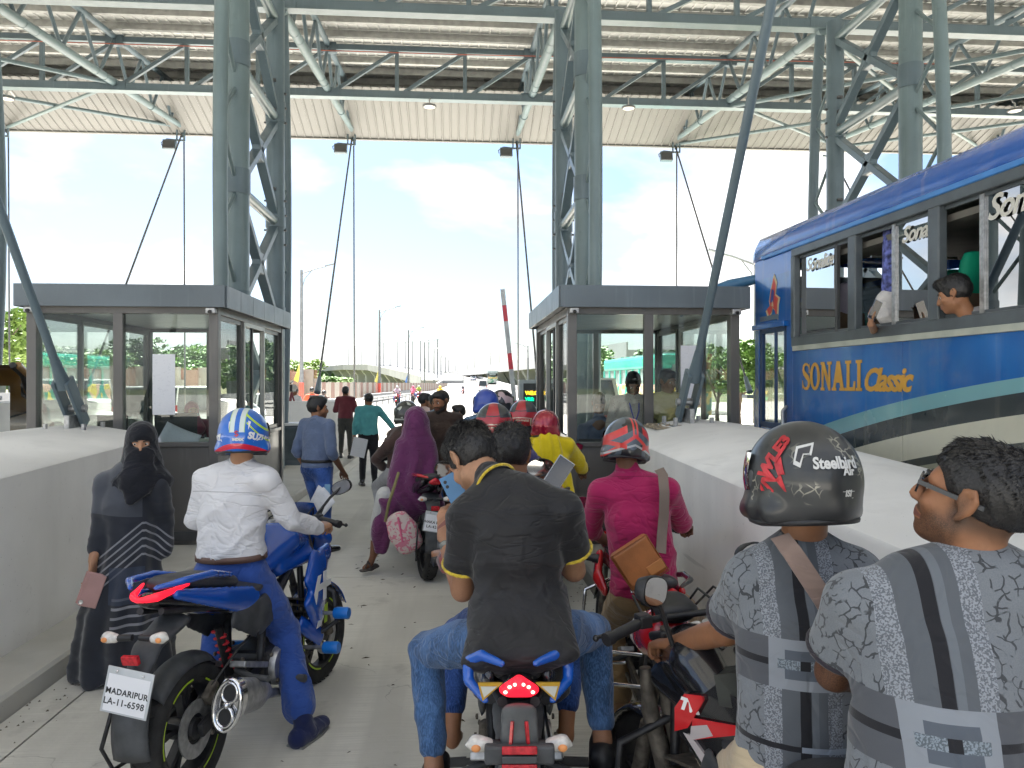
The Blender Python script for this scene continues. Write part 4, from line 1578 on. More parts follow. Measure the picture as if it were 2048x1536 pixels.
# window band
MB().box((.02, -(.86 + BL) / 2, 2.27), (.07, BL - .86, .1)).done("sill_rail", M_BUSG, bus, 0, .01)
MB().box((-.008, -(.9 + BL) / 2, 2.205), (.03, BL - .9, .05)).done("cream_trim", M_BUST, bus, 0, .006)
MB().box((.02, -(.86 + BL) / 2, 3.17), (.07, BL - .86, .09)).done("head_rail", M_BUSG, bus, 0, .01)
MB().box((.03, -BL / 2, 3.06), (.03, .9 + .0, .5)).done("quarter_backing", M_BUSG, bus, 0)
pill = [.9, 1.95, 3.0, 4.1, 5.3, 6.5, 7.7, 8.9, 10.1, 11.4]
for i, p in enumerate(pill):
    MB().box((.015, -p, 2.72), (.075, .12 if i else .07, .82)).done("pillar", M_BUSG, bus, 0, .012)
for i in range(len(pill) - 1):
    a, b = pill[i] + .06, pill[i + 1] - .06
    mid = a + (b - a) * (.5 if i else .72)
    w_ = MB().box((.045, -(a + b) / 2, 3.115), (.03, b - a, .03)).done("window_frame", M_BUSG, bus, 0)
    MB().box((.045, -(a + b) / 2, 2.33), (.03, b - a, .03)).done("window_track", M_BUSG, w_, 0)
    if i == 0:
        MB().box((.05, -(a + mid) / 2, 2.72), (.006, mid - a, .78)).done("pane", M_CARGL, w_, 0)
        MB().box((.04, -mid, 2.72), (.03, .035, .8)).done("sash", M_DGREY, w_, 0)
    elif i == 1:
        MB().box((.04, -(mid + b) / 2, 2.72), (.006, b - mid, .78)).done("pane", M_CARGL, w_, 0)
        MB().box((.035, -mid, 2.72), (.03, .04, .8)).done("sash", M_ALU, w_, 0)
    elif i == 2:
        MB().box((.04, -(mid + b) / 2 - .0, 2.72), (.006, b - mid + .25, .78)).done("pane", M_CARGL, w_, 0)
        MB().box((.035, -mid + .12, 2.72), (.03, .04, .8)).done("sash", M_ALU, w_, 0)
    else:
        MB().box((.045, -(a + b) / 2, 2.72), (.006, b - a, .78)).done("pane", M_CARGL, w_, 0)
# roof: rounded cove then top
m = MB()
pr_ = [(.03, 3.2), (.0, 3.24), (.005, 3.37), (.06, 3.47), (.2, 3.53), (1.25, 3.58), (2.3, 3.53), (2.44, 3.47), (2.495, 3.37), (2.5, 3.2)]
n = 10
m.sheet(lambda u, v: (pr_[round(v * 9)][0], .0 - BL * u if u > 0 else .0, pr_[round(v * 9)][1]), 12, 9)
# rounded nose
o_ = len(m.v)
for j, (x, z) in enumerate(pr_):
    m.v.append((1.25 + (x - 1.25) * .97, .14, 3.2 + (z - 3.2) * .75))
for j in range(9): m.f.append((j, j + 1, o_ + j + 1, o_ + j))
m.f.append(tuple(o_ + j for j in range(10)))
m.done("roof", M_LIV, bus, 60)
MB().box((-.012, -BL / 2 - .1, 3.225), (.03, BL - .2, .045)).done("roof_gutter", mat("gutter blue", (.06, .22, .55), .3), bus, 0, .01)
# front, rear, far side
MB().box((1.25, .06, 1.1), (2.46, .1, 1.4)).done("front_panel", M_LIV, bus, 0, .04)
MB().box((1.25, .07, 2.45), (2.3, .03, 1.25)).done("windscreen", M_CARGL, bus, 0)
MB().box((1.25, -BL, 1.85), (2.5, .06, 2.9)).done("rear_panel", M_LIV, bus, 0)
MB().box((2.47, -BL / 2, 1.32), (.05, BL, 1.85)).done("far_side_panel", M_LIV, bus, 0)
for i in range(10): MB().box((2.47, -.6 - i * 1.2, 2.72), (.06, .1, 1.0)).done("pillar", M_BUSG, bus, 0)
MB().box((2.46, -BL / 2, 2.72), (.01, BL - .3, .95)).done("far_panes", M_CARGL, bus, 0)
MB().box((1.25, -BL / 2, .75), (2.4, BL - .2, .12)).done("floor_deck", M_INT, bus, 0)
MB().box((1.25, -BL / 2, 3.28), (2.3, BL - .4, .05)).done("ceiling_lining", M_INT, bus, 0)
m = MB()
for sx in (.25, 2.25): m.box((sx, -BL / 2, 3.05), (.32, BL - 1.4, .05))
m.done("luggage_rack", M_INT, bus, 0)
for yw in (2.0, 8.6):
    o = MB().lathe([(.15, -.14), (.42, -.14), (.5, -.1), (.5, .1), (.42, .14), (.15, .14)], axis='x', n=28).done("wheel", M_RUBBER, bus, 40)
    o.location = (.2, -yw - .6, .5)
    MB().lathe([(.0, -.12), (.2, -.13), (.3, -.1), (.33, -.05)], axis='x', n=20).done("rim", M_ALU, o, 40)
# seats inside with green and printed covers
M_SEATG = mat("green seat cover", (.0, .36, .2), .7)
M_SEATB = mat("brown seat cloth", (.16, .11, .07), .8)
for i in range(11):
    y = -1.15 - i * .82
    for j, x in enumerate((.32, .78, 1.75, 2.2)):
        s_ = Blob(.02)
        s_.limb([(x, y - .05, 1.85), (x, y - .12, 2.25), (x, y - .17, 2.52)], [(.2, .06), (.21, .06), (.18, .05)])
        s_.limb([(x, y + .3, 1.8), (x, y - .02, 1.78)], [(.2, .07), (.2, .07)])
        st = s_.done("seat", M_SEATB, bus, .035)
        s_ = Blob(.02).limb([(x, y - .155, 2.5), (x, y - .2, 2.78)], [(.14, .06), (.11, .05)])
        s_.done("headrest_cover", M_SEATG if (i + j) % 5 else mat("print cover", (.35, .32, .4), .7), st, .03)
    if i % 2: MB().tube([(.15, y, 2.95), (.95, y, 2.95)], .012, 6).done("grab_bar", M_ALU, bus, 60)
# curtain knots
s_ = Blob(.02).limb([(.14, -2.25, 3.1), (.14, -2.3, 2.8), (.14, -2.22, 2.55)], [(.05, .07), (.08, .1), (.05, .07)])
s_.done("curtain", mat("floral curtain", (.1, .12, .35), .8, var=.8, vs=22), bus, .02)
# emblem: arrow like star of cream, red and blue
def emb(poly, off, m, nm):
    M = Matrix(((0, 0, -1, -.003 - off), (-1, 0, 0, 0), (0, 1, 0, 0), (0, 0, 0, 1)))
    MB().prism([(x, z) for x, z in poly], .004, M).done(nm, m, bus, 0)


cream = mat("emblem cream", (.55, .45, .27), .5, var=.1)
red_ = mat("emblem red", (.5, .07, .06), .5, var=.1)
blu_ = mat("emblem blue", (.02, .06, .25), .4, var=.1)
A0 = [(.50, 3.02), (.42, 2.86), (.38, 2.74), (.40, 2.68), (.30, 2.64), (.36, 2.55), (.44, 2.60), (.46, 2.66), (.52, 2.62), (.585, 2.52), (.60, 2.68), (.63, 2.75), (.53, 2.80), (.56, 2.92)]
emb([(x - .02, z) for x, z in A0], 0, cream, "emblem_border")
cx_, cz_ = .47, 2.74
emb([(cx_ - .02 + (x - cx_) * .78, cz_ + (z - cz_) * .84) for x, z in A0], .003, red_, "emblem_fill")
emb([(.40, 2.72), (.44, 2.86), (.48, 2.84), (.47, 2.72)], .006, blu_, "emblem_core")
emb([(.43, 2.68), (.455, 2.74), (.475, 2.67)], .008, cream, "emblem_spot")
# lettering: slab serif letters from polygons
M_GOLD = mat("gold lettering", (.62, .33, .05), .45, var=.06)
MT = lambda y, z, s: Matrix(((0, 0, -1, -.004), (-1 * s, 0, 0, -y), (0, s, 0, z), (0, 0, 0, 1)))


def poly_letter(ch, y, z, wd, ht):
    """letters one unit high built of strips, serifs included"""
    S = {
        'N': [[(0, 0), (.3, 0), (.3, .1), (.22, .1), (.22, .72), (.62, 0), (.75, 0), (.75, .9), (.85, .9), (.85, 1), (.52, 1), (.52, .9), (.62, .9), (.62, .38), (.28, 1), (0, 1), (0, .9), (.08, .9), (.08, .1), (0, .1)]],
        'A': [[(0, 0), (.32, 0), (.32, .1), (.26, .1), (.31, .27), (.58, .27), (.63, .1), (.56, .1), (.56, 0), (.95, 0), (.95, .1), (.86, .1), (.58, 1), (.36, 1), (.08, .1), (0, .1)]],
        'L': [[(0, 0), (.68, 0), (.7, .32), (.6, .32), (.54, .12), (.3, .12), (.3, .9), (.4, .9), (.4, 1), (0, 1), (0, .9), (.1, .9), (.1, .1), (0, .1)]],
        'I': [[(0, 0), (.4, 0), (.4, .1), (.3, .1), (.3, .9), (.4, .9), (.4, 1), (0, 1), (0, .9), (.1, .9), (.1, .1), (0, .1)]],
    }
    M = Matrix(((0, 0, -1, -.004), (-wd, 0, 0, -y), (0, ht, 0, z), (0, 0, 0, 1)))
    if ch in S:
        for p in S[ch]: MB().prism(p, .004, M).done("letter", M_GOLD, bus, 0)
        return
    m = MB()
    if ch == 'O':
        vs, n = [], 24
        for k in range(n):
            a = 2 * PI * k / n
            vs += [(.42 + .42 * math.cos(a), .5 + .5 * math.sin(a), .004), (.42 + .19 * math.cos(a), .5 + .38 * math.sin(a), .004)]
        m.add(vs, [(2 * k, 2 * ((k + 1) % n), 2 * ((k + 1) % n) + 1, 2 * k + 1) for k in range(n)], M)
    else:  # S as a swept stroke
        pts = []
        for k in range(27):
            t = k / 26
            a = R(20) + t * R(250)
            pts.append((.36 + .27 * math.cos(a), .745 + .195 * math.sin(a)) if t < .0 else None)
        pts = [(.64, .74), (.60, .88), (.45, .95), (.3, .95), (.17, .88), (.14, .75), (.2, .63), (.35, .54), (.52, .45), (.61, .34), (.60, .18), (.5, .08), (.36, .05), (.2, .08), (.1, .18), (.07, .3)]
        wdth = [.05, .07, .07, .08, .12, .15, .16, .17, .17, .16, .15, .12, .08, .07, .07, .05]
        vs = []
        for k, (x, yv) in enumerate(pts):
            a, b = pts[max(0, k - 1)], pts[min(len(pts) - 1, k + 1)]
            tx, ty = b[0] - a[0], b[1] - a[1]
            l = math.hypot(tx, ty)
            nx, ny = -ty / l * wdth[k] * .62, tx / l * wdth[k] * .62
            vs += [(x + nx, yv + ny, .004), (x - nx, yv - ny, .004)]
        m.add(vs, [(2 * k, 2 * k + 2, 2 * k + 3, 2 * k + 1) for k in range(len(pts) - 1)], M)
        m.add([(.6, .62, .004), (.68, .62, .004), (.68, .98, .004), (.6, .9, .004)], [(0, 1, 2, 3)], M)
        m.add([(.03, .02, .004), (.1, .1, .004), (.1, .36, .004), (.03, .36, .004)], [(0, 1, 2, 3)], M)
    m.done("letter", M_GOLD, bus, 0)


yl = 1.07
for ch, wv in (('S', .7), ('O', .88), ('N', .88), ('A', .98), ('L', .74), ('I', .44)):
    poly_letter(ch, yl, 1.79, .222, .265)
    yl += wv * .222
text("lettering", "Classic", .26, M_GOLD, bus, MT(2.41, 1.875, 1.0), .003, .008, .35, .88)
M_WLET = mat("window lettering", (.62, .6, .54), .5, var=0)
for y, s_, b_ in ((1.34, .17, "Sonalite"), (2.76, .17, "Sonali"), (3.72, .23, "Sonali"), (5.0, .23, "Sonali")):
    M_ = Matrix(((0, 0, -1, .022), (-1, 0, 0, -y), (0, 1, 0, 3.0), (0, 0, 0, 1)))
    text("window_lettering", b_, s_, M_WLET, bus, M_, .001, .004, .35, .9)
# mirror arm at the nose
m = MB().tube([(.1, .05, 3.05), (-.15, .35, 3.0), (-.5, .5, 2.85), (-.72, .45, 2.68)], [.05, .07, .075, .05], 10)
m.done("mirror_arm", mat("mirror arm blue", (.05, .16, .3), .4), bus, 60)
MB().box((-.02, .32, 2.93), (.16, .09, .3)).done("mirror_head", M_BLK, bus, 0, .03)

# yellow vehicle peeping in at the left edge
tk = thing("yellow_truck", "yellow vehicle front with curved dark windscreen frame at the left edge", "truck", gat(-130, 10.3, 0), R(8))
yel = mat("truck yellow", (.3, .15, .03), .35, coat=.5)
b = Blob(.12)
b.limb([(0, -1.5, .85), (0, .75, .8)], [(.95, .42), (.95, .36)])
b.done("body", yel, tk, .05)
MB().box((0, -1.0, 2.08), (1.75, 1.5, .12)).done("roof", yel, tk, 0, .05)
for sx in (-1, 1):
    for y_ in (-1.65, -.75): MB().box((sx * .86, y_, 1.6), (.09, .12, .95)).done("pillar", yel, tk, 0, .02)
    MB().box((sx * .87, -1.2, 1.62), (.02, .8, .8)).done("side_window", M_CARGL, tk, 0)
    MB().box((sx * .87, -.3, 1.5), (.02, .8, .65)).done("side_window", M_CARGL, tk, 0)
MB().box((0, -1.72, 1.6), (1.5, .03, .8)).done("rear_window", M_CARGL, tk, 0)
P0 = [(0, .95, .84), (0, .9, 1.2), (0, .72, 1.65), (0, .45, 1.98), (0, .1, 2.12)]
mm = MB().tube([(.98, y, z) for _, y, z in P0], .05, 10).tube([(-.98, y, z) for _, y, z in P0], .05, 10)
mm.done("windscreen_frame", yel, tk, 60)
MB().tube([(.93, y - .05, z) for _, y, z in P0], .045, 8).done("seal", M_BLK, tk, 60)
MB().sheet(lambda u, v: (-.9 + 1.8 * v, P0[round(u * 4)][1] - .04, P0[round(u * 4)][2]), 4, 2).done("windscreen", M_CARGL, tk, 180)
MB().tube([(.98 - .3, .5, 1.35), (.95, .62, 1.45), (1.02, .75, 1.5)], .015, 8).box((1.0, .78, 1.58), (.05, .2, .3)).done("side_mirror", M_BLK, tk, 40)
m = MB().tube([(.4 + .2 * math.cos(a), .2 + .1 * math.sin(a), 1.3 + .18 * math.sin(a)) for a in [i * PI / 10 for i in range(20)]], .014, 8, closed=True)
m.done("steering_wheel", M_BLK, tk, 60)
for sx in (-.8, .8):
    for yy_ in (-1.0, .3):
        o = wheel_mb((0, 0, 0), .36, .22).done("wheel", M_RUBBER, tk, 40)
        o.location = (sx, yy_, .36)
# ================================================================ motorcycles
M_SEATV = mat("seat vinyl", (.05, .05, .052), .5, var=.25, bump=.3, bs=160)
M_RED_L = emis("lit tail lamp", (1.0, .012, .03), .13)
M_HOT = emis("lit led", (1.0, .5, .4), .35)
M_REFR = mat("red reflector", (.5, .02, .03), .15, var=.3, vs=60)
M_CLEAR = mat("clear lens", (.62, .6, .56), .12, var=.15, vs=60, coat=.8)
M_AMBER = mat("amber bulb", (.75, .3, .1), .3)
M_ENG = mat("engine black", (.03, .03, .032), .45, metal=.3, var=.35, vs=20)
M_GRIME = mat("grimy metal", (.13, .115, .095), .65, metal=.4, var=.45, vs=25, bump=.3)
M_MIRR = mat("mirror glass", (.85, .85, .85), .03, metal=1, var=0)
M_LIME = mat("lime stripe", (.45, .65, .03), .4, var=0)
M_FLAP = mat("mudguard black", (.055, .058, .062), .55, var=.3, vs=12)


def tyre_prof(r, w_):
    return [(r - .085, -w_ * .36), (r - .07, -w_ * .45), (r - .045, -w_ * .5), (r - .02, -w_ * .43), (r - .006, -w_ * .25), (r, 0), (r - .006, w_ * .25), (r - .02, w_ * .43), (r - .045, w_ * .5), (r - .07, w_ * .45), (r - .085, w_ * .36)]


def bike_wheel(root, y, w_, stripe=None, spin=.3):
    r = .30
    wh = MB().lathe(tyre_prof(r, w_), axis='x', n=48).done("wheel", M_RUBBER, root, 60)
    wh.location = (0, y, r)
    tb = MB()
    for k in range(40):          # tread blocks
        a = k * 2 * PI / 40
        for s_ in (-1, 1):
            M = Matrix.Rotation(a + s_ * .04, 4, 'X') @ Matrix.Translation((s_ * w_ * .2, 0, r - .004)) @ Matrix.Rotation(s_ * .5, 4, 'Z')
            tb.add([(-w_ * .1, -.012, 0), (w_ * .1, -.012, -.003), (w_ * .1, .012, -.003), (-w_ * .1, .012, 0), (-w_ * .1, -.01, .006), (w_ * .1, -.01, .003), (w_ * .1, .01, .003), (-w_ * .1, .01, .006)], [(4, 5, 6, 7), (0, 1, 5, 4), (1, 2, 6, 5), (2, 3, 7, 6), (3, 0, 4, 7)], M)
    tb.done("tread", M_RUBBER, wh, 0, kind='stuff')
    MB().lathe([(.195, -w_ * .33), (.218, -w_ * .36), (.222, -w_ * .33), (.205, 0), (.222, w_ * .33), (.218, w_ * .36), (.195, w_ * .33), (.19, 0), (.195, -w_ * .33)], axis='x', n=40).done("rim", M_ENG, wh, 50)
    sp = MB()
    for k in range(5):
        a = spin + k * 2 * PI / 5
        for da in (-.16, .16):
            sp.bar((0, .05 * math.cos(a), .05 * math.sin(a)), (0, .2 * math.cos(a + da), .2 * math.sin(a + da)), .022, w_ * .3, (1, 0, 0))
    sp.lathe([(0, -.07), (.045, -.07), (.05, -.04), (.05, .04), (.045, .07), (0, .07)], axis='x', n=16)
    sp.done("spokes", M_ENG, wh, 30)
    MB().lathe([(.065, .058), (.125, .058), (.125, .064), (.065, .064)], axis='x', n=36).done("brake_disc", M_ALU, wh, 30)
    if stripe:
        for sx in (-1, 1):
            for a0 in (.3, 1.5, 2.6, 3.8, 5.0):
                m = MB()
                n_ = 8
                for i in range(n_):
                    a, b = a0 + .75 * i / n_, a0 + .75 * (i + 1) / n_
                    x = sx * (w_ * .37 + .001)
                    m.add([(x, .209 * math.cos(a), .209 * math.sin(a)), (x, .221 * math.cos(a), .221 * math.sin(a)), (x, .221 * math.cos(b), .221 * math.sin(b)), (x, .209 * math.cos(b), .209 * math.sin(b))], [(0, 1, 2, 3)])
                m.done("rim_stripe", stripe, wh, 0)
    return wh


def indicator(root, x, y, z, s_):
    st = MB().tube([(x * .15, y + .01, z), (x * .72, y, z)], .014, 8).done("indicator_stalk", M_BLK, root, 60)
    b = Blob(.008).limb([(x * .72, y, z), (x * 1.0, y, z + .004), (x * 1.22, y, z)], [.02, .026, .008], (1, 0, 0))
    b.done("indicator_lens", M_CLEAR, st, .007)
    MB().ball((x, y - .024, z), (.014, .006, .011)).done("bulb", M_AMBER, st, 60)


def mirror(root, p0, p1, rx, rz_, tilt=0.0, roundish=False, yaw=0.0):
    p0, p1 = Vector(p0), Vector(p1)
    sk = MB().tube([p0, p0.lerp(p1, .5) + Vector((0, .01, .015)), p1], .008, 8).done("mirror_stalk", M_BLK, root, 60)
    M = Matrix.Translation(p1) @ Matrix.Rotation(yaw, 4, 'Z') @ Matrix.Rotation(tilt, 4, 'Y')
    poly = []
    n = 20
    for k in range(n):
        a = 2 * PI * k / n
        e = .75 if not roundish else 1.0
        ca, sa = math.cos(a), math.sin(a)
        poly.append((math.copysign(abs(ca) ** e, ca) * rx, math.copysign(abs(sa) ** e, sa) * rz_ * (1.0 if sa < 0 or roundish else .85)))
    o = len(poly)
    m = MB()
    vs = [(x, -.008, z) for x, z in poly] + [(x * 1.05, 0, z * 1.06) for x, z in poly] + [(x * .8, .035, z * .8) for x, z in poly]
    fs = [(i, (i + 1) % n, n + (i + 1) % n, n + i) for i in range(n)] + [(n + i, n + (i + 1) % n, 2 * n + (i + 1) % n, 2 * n + i) for i in range(n)] + [tuple(range(2 * n, 3 * n))]
    m.add(vs, fs, M)
    m.done("mirror_housing", M_BLK, sk, 60)
    MB().add([(x * .93, -.0085, z * .93) for x, z in poly], [tuple(reversed(range(n)))], M).done("mirror_face", M_MIRR, sk, 0)


def bike(label, p, rz, main, main2=None, lean=0.0, style='naked', plate=None, stripe=None, steer=0.0, guard=None, lit=True, mir=(1, 1), rack=False, shroud=True):
    t = thing("motorcycle", label, "motorcycle", p, rz, "motorcycles waiting in the lane")
    t.rotation_euler = (0, lean, rz)
    main2 = main2 or main
    bike_wheel(t, -.665, .135, stripe, .3)
    # frame, swingarm, engine
    m = MB()
    for sx in (-1, 1):
        m.bar((sx * .1, -.69, .3), (sx * .085, -.12, .4), .028, .06)
    m.bar((-.09, -.3, .36), (.09, -.3, .36), .04)
    m.done("swingarm", M_ENG, t, 0, .006)
    fr = MB()
    for sx in (-1, 1):
        fr.tube([(sx * .07, .42, .9), (sx * .1, .1, .74), (sx * .1, -.12, .6), (sx * .09, -.15, .38)], .022, 8)
        fr.tube([(sx * .05, .42, .85), (sx * .07, .38, .55), (sx * .08, .25, .27)], .018, 8)
        fr.tube([(sx * .1, -.1, .68), (sx * .09, -.5, .8), (sx * .05, -.85, .88)], .016, 8)
    fr.done("frame", M_ENG, t, 50)
    e = MB()
    e.box((0, .06, .36), (.24, .42, .2))
    e.box((0, .2, .52), (.17, .2, .24), (R(-18), 0, 0))
    en = e.done("engine", M_ENG, t, 0, .03)
    f_ = MB()
    for i in range(7): f_.box((0, .2 + .01 * i, .43 + .032 * i), (.225, .25, .009), (R(-18), 0, 0))
    f_.done("cooling_fins", M_GRIME, en, 0)
    for sx in (-1, 1):
        MB().lathe([(0, .0), (.09, .0), (.1, -.02), (.1, -.05)], (sx * .15, -.02, .35), 'x', 24, Matrix.Rotation(0 if sx > 0 else PI, 4, 'Z')).done("crank_cover", M_ALU if sx > 0 else M_GRIME, en, 50)
        MB().tube([(sx * .12, -.05, .3), (sx * .22, -.06, .3)], .014, 8).tube([(sx * .2, -.06, .3), (sx * .3, -.07, .3)], .02, 10).done("foot_peg", M_DGREY, t, 60)
        MB().tube([(sx * .1, -.38, .46), (sx * .2, -.42, .44), (sx * .3, -.44, .44)], .016, 8).done("pillion_peg", M_DGREY, t, 60)
        MB().bar((sx * .1, -.15, .4), (sx * .13, -.42, .5), .03, .08, (1, 0, 0)).done("peg_hanger", M_ALU, t, 0, .006)
    sh = MB()
    sh.tube([(0, -.28, .4), (0, -.36, .66)], .022, 10)
    shk = sh.done("shock", M_ENG, t, 60)
    sp = MB().tube([(.035 * math.cos(k * .6), -.28 - .08 * k / 60 + .035 * math.sin(k * .6) * .3, .42 + .22 * k / 60) for k in range(61)], .007, 6)
    sp.done("spring", mat("spring red", (.55, .02, .03), .35), shk, 60)
    # exhaust on the right
    ex = Blob(.01)
    ex.limb([(.03, .33, .5), (.05, .36, .36), (.07, .25, .2), (.12, 0, .2), (.15, -.2, .27)], [.022, .022, .022, .024, .028])
    ex.limb([(.16, -.24, .3), (.215, -.42, .36), (.235, -.6, .42)], [(.04, .045), (.06, .075), (.06, .085)], (1, 0, 0))
    exo = ex.done("exhaust", M_ENG if style != 'sport' else M_ALU, t, .012)
    Mx = Matrix.Translation((.24, -.68 if style == 'sport' else -.64, .42)) @ Matrix.Rotation(R(12), 4, 'Y') @ Matrix.Rotation(R(-8), 4, 'X')
    if style == 'sport':
        def ring(cx, cz, rx, rz2, r, nm, mm_):
            pts = [Mx @ Vector((cx + rx * math.cos(a), -.015, cz + rz2 * math.sin(a))) for a in [k * 2 * PI / 24 for k in range(24)]]
            MB().tube(pts, r, 8, closed=True).done(nm, mm_, exo, 60)
        ring(0, 0, .062, .11, .011, "outer_rim", M_CHROME)
        ring(0, .052, .036, .042, .008, "tip_rim", M_CHROME)
        ring(0, -.052, .036, .042, .008, "tip_rim", M_CHROME)
        m = MB()
        m.lathe([(0, -.0), (.058, -.0), (.06, .05)], axis='y', n=24, M=Mx @ Matrix.Scale(1.75, 4, (0, 0, 1)))
        m.done("end_cap", M_CHROME, exo, 40)
        for q in (-.052, .052): MB().lathe([(0, -.012), (.034, -.012)], axis='y', n=16, M=Mx @ Matrix.Translation((0, 0, q))).done("tip_bore", M_BLK, exo, 0)
        MB().ball(Mx @ Vector((0, -.02, 0)), .017).done("rivet_boss", M_CHROME, exo, 60)
    else:
        MB().lathe([(0, -.0), (.03, -.0), (.055, .02)], axis='y', n=16, M=Mx).done("end_cap", M_DGREY, exo, 40)
    # tank
    tk_ = Blob(.03)
    tk_.limb([(0, .40, .93), (0, .22, .96), (0, .02, .87)], [(.12, .09), (.155, .11), (.10, .07)])
    tk_.limb([(0, .42, .84), (0, .12, .83)], [(.15, .07), (.12, .06)])
    tko = tk_.done("tank", main, t, .014)
    MB().lathe([(0, .012), (.035, .012), (.04, 0)], (0, .24, 1.066), 'z', 20).done("fuel_cap", M_ALU, tko, 40)
    # seats
    s_ = Blob(.02).limb([(0, .0, .82), (0, -.18, .8), (0, -.33, .82)], [(.10, .045), (.14, .045), (.12, .05)])
    s_.done("rider_seat", M_SEATV, t, .013)
    s_ = Blob(.02).limb([(0, -.36, .88), (0, -.55, .93), (0, -.76, .975)], [(.12, .05), (.12, .052), (.08, .04)])
    s_.done("pillion_seat", M_SEATV, t, .013)
    # tail
    tl = Blob(.02)
    tl.limb([(0, -.28, .76), (0, -.55, .84), (0, -.86, .93)], [(.12, .06), (.115, .06), (.055, .035)])
    tlo = tl.done("tail_cowl", main2, t, .013)
    for sx in (-1, 1):
        b = Blob(.015).limb([(sx * .115, -.2, .74), (sx * .13, -.5, .84), (sx * .09, -.8, .94)], [(.02, .08), (.02, .055), (.02, .025)], (1, 0, 0))
        b.done("side_cover", main if style == 'sport' else main2, t, .012)
        b = Blob(.012).limb([(sx * .12, -.42, .93), (sx * .15, -.62, .985), (sx * .135, -.8, 1.0), (sx * .06, -.89, .99)], [.014, .018, .018, .012])
        b.done("grab_rail", main, t, .01)
        # side panel under the seat
        b = Blob(.015).limb([(sx * .12, .04, .7), (sx * .13, -.22, .66), (sx * .12, -.42, .72)], [(.02, .09), (.02, .1), (.015, .05)], (1, 0, 0))
        b.done("frame_cover", M_FLAP, t, .014)
    # small hardware: calipers, hoses, bolts, chain run
    MB().box((.075, -.56, .42), (.04, .1, .06), (R(30), 0, 0)).done("brake_caliper", M_GRIME, t, 0, .008)
    MB().tube([(.08, -.56, .45), (.12, -.4, .56), (.11, -.2, .6)], .006, 6).done("brake_hose", M_BLK, t, 60)
    hb_ = MB()
    for sx in (-1, 1):
        for (y_, z_) in ((.3, .3), (.1, .28), (-.1, .3), (-.15, .45), (.02, .45), (-.36, .5), (-.69, .3), (.15, .62), (.27, .56)): hb_.lathe([(0, .012), (.011, .01), (.012, 0)], (sx * (.155 if z_ < .5 else .118), y_, z_), 'x', 6, Matrix.Rotation(0 if sx > 0 else PI, 4, 'Z'))
    hb_.tube([(-.1, -.665, .36), (-.1, -.12, .43)], .012, 6).tube([(-.1, -.665, .24), (-.1, -.12, .3)], .012, 6)
    hb_.done("hardware", M_GRIME, t, 40, kind='stuff')
    # tail lamp
    lt = M_RED_L if lit else M_REFR
    b = Blob(.012)
    if style == 'sport':
        b.limb([(.01, -.915, .945), (.06, -.88, .95), (.112, -.74, .968)], [(.01, .014), (.012, .02), (.007, .008)])
        b.limb([(-.01, -.915, .945), (-.06, -.88, .95), (-.112, -.74, .968)], [(.01, .014), (.012, .02), (.007, .008)])
    else:
        b.limb([(-.048, -.93, .95), (0, -.94, .975), (.048, -.93, .95)], [(.012, .014), (.018, .026), (.012, .014)])
        b.limb([(-.03, -.93, .945), (.03, -.93, .945)], [.017, .017])
    lo = b.done("tail_lamp", lt, t, .006)
    if lit and style != 'sport':
        m = MB()
        for x, z in ((-.04, .953), (-.028, .968), (-.012, .975), (.012, .975), (.028, .968), (.04, .953)): m.ball((x, -.958, z), (.006, .004, .005), 8, 6)
        m.done("led_cluster", M_HOT, lo, 60, kind='stuff')
    # rear mudguard, plate, lamps
    b = Blob(.02).limb([(0, -.7, .8), (0, -.88, .74), (0, -.985, .6)], [(.09, .03), (.07, .025), (.06, .02)])
    b.done("mudguard", M_FLAP, t, .012)
    for sx in (-1, 1): indicator(t, sx * .125, -.955, .8, sx)
    MB().box((0, -.985, .72), (.075, .02, .04), (R(14), 0, 0)).done("reflector", M_REFR, t, 0, .004)
    m = MB()
    m.sheet(lambda u, v: (-.085 + .17 * v, -.985 - .05 * math.sin(u * 2.2) + .02 * (abs(v - .5) * 2) ** 2, .62 - .3 * u), 8, 6)
    fl = m.done("mud_flap", M_FLAP, t, 60)
    sd_ = fl.modifiers.new("s", 'SOLIDIFY')
    sd_.thickness = .006
    hg = MB()
    hg.sheet(lambda u, v: (-.075 + .15 * v, -.665 + (.335 - .02 * abs(v - .5)) * math.cos(R(60 + 75 * u)), .3 + (.335 - .05 * abs(v - .5) ** 2 * 4) * math.sin(R(60 + 75 * u))), 10, 6)
    hgo = hg.done("tyre_hugger", M_FLAP, t, 60)
    hgo.modifiers.new("s", 'SOLIDIFY').thickness = .005
    if plate:
        Mp = Matrix.Translation((0, -1.015, .60)) @ Matrix.Rotation(R(10), 4, 'Y') @ Matrix.Rotation(R(82), 4, 'X')
        pl = MB().add([(-.105, -.09, 0), (.105, -.09, 0), (.105, .09, 0), (-.105, .09, 0), (-.105, -.09, -.004), (.105, -.09, -.004), (.105, .09, -.004), (-.105, .09, -.004)], [(0, 1, 2, 3), (7, 6, 5, 4), (0, 4, 5, 1), (1, 5, 6, 2), (2, 6, 7, 3), (3, 7, 4, 0)], Mp).done("number_plate", mat("plate sleeve", (.55, .57, .58), .25), t, 0)
        MB().add([(-.095, -.083, .001), (.095, -.083, .001), (.095, .062, .001), (-.095, .062, .001)], [(0, 1, 2, 3)], Mp).done("plate_paper", mat("plate white", (.8, .8, .82), .5, var=0), pl, 0)
        ink = mat("plate ink", (.03, .03, .03), .6, var=0)
        text("lettering", plate[0], .033, ink, pl, Mp @ Matrix.Translation((0, -.005, .0015)), .0003, .0008, 0, 1.08)
        text("lettering", plate[1], .036, ink, pl, Mp @ Matrix.Translation((-.005, -.045, .0015)), .0003, .0006, 0, 1.08)
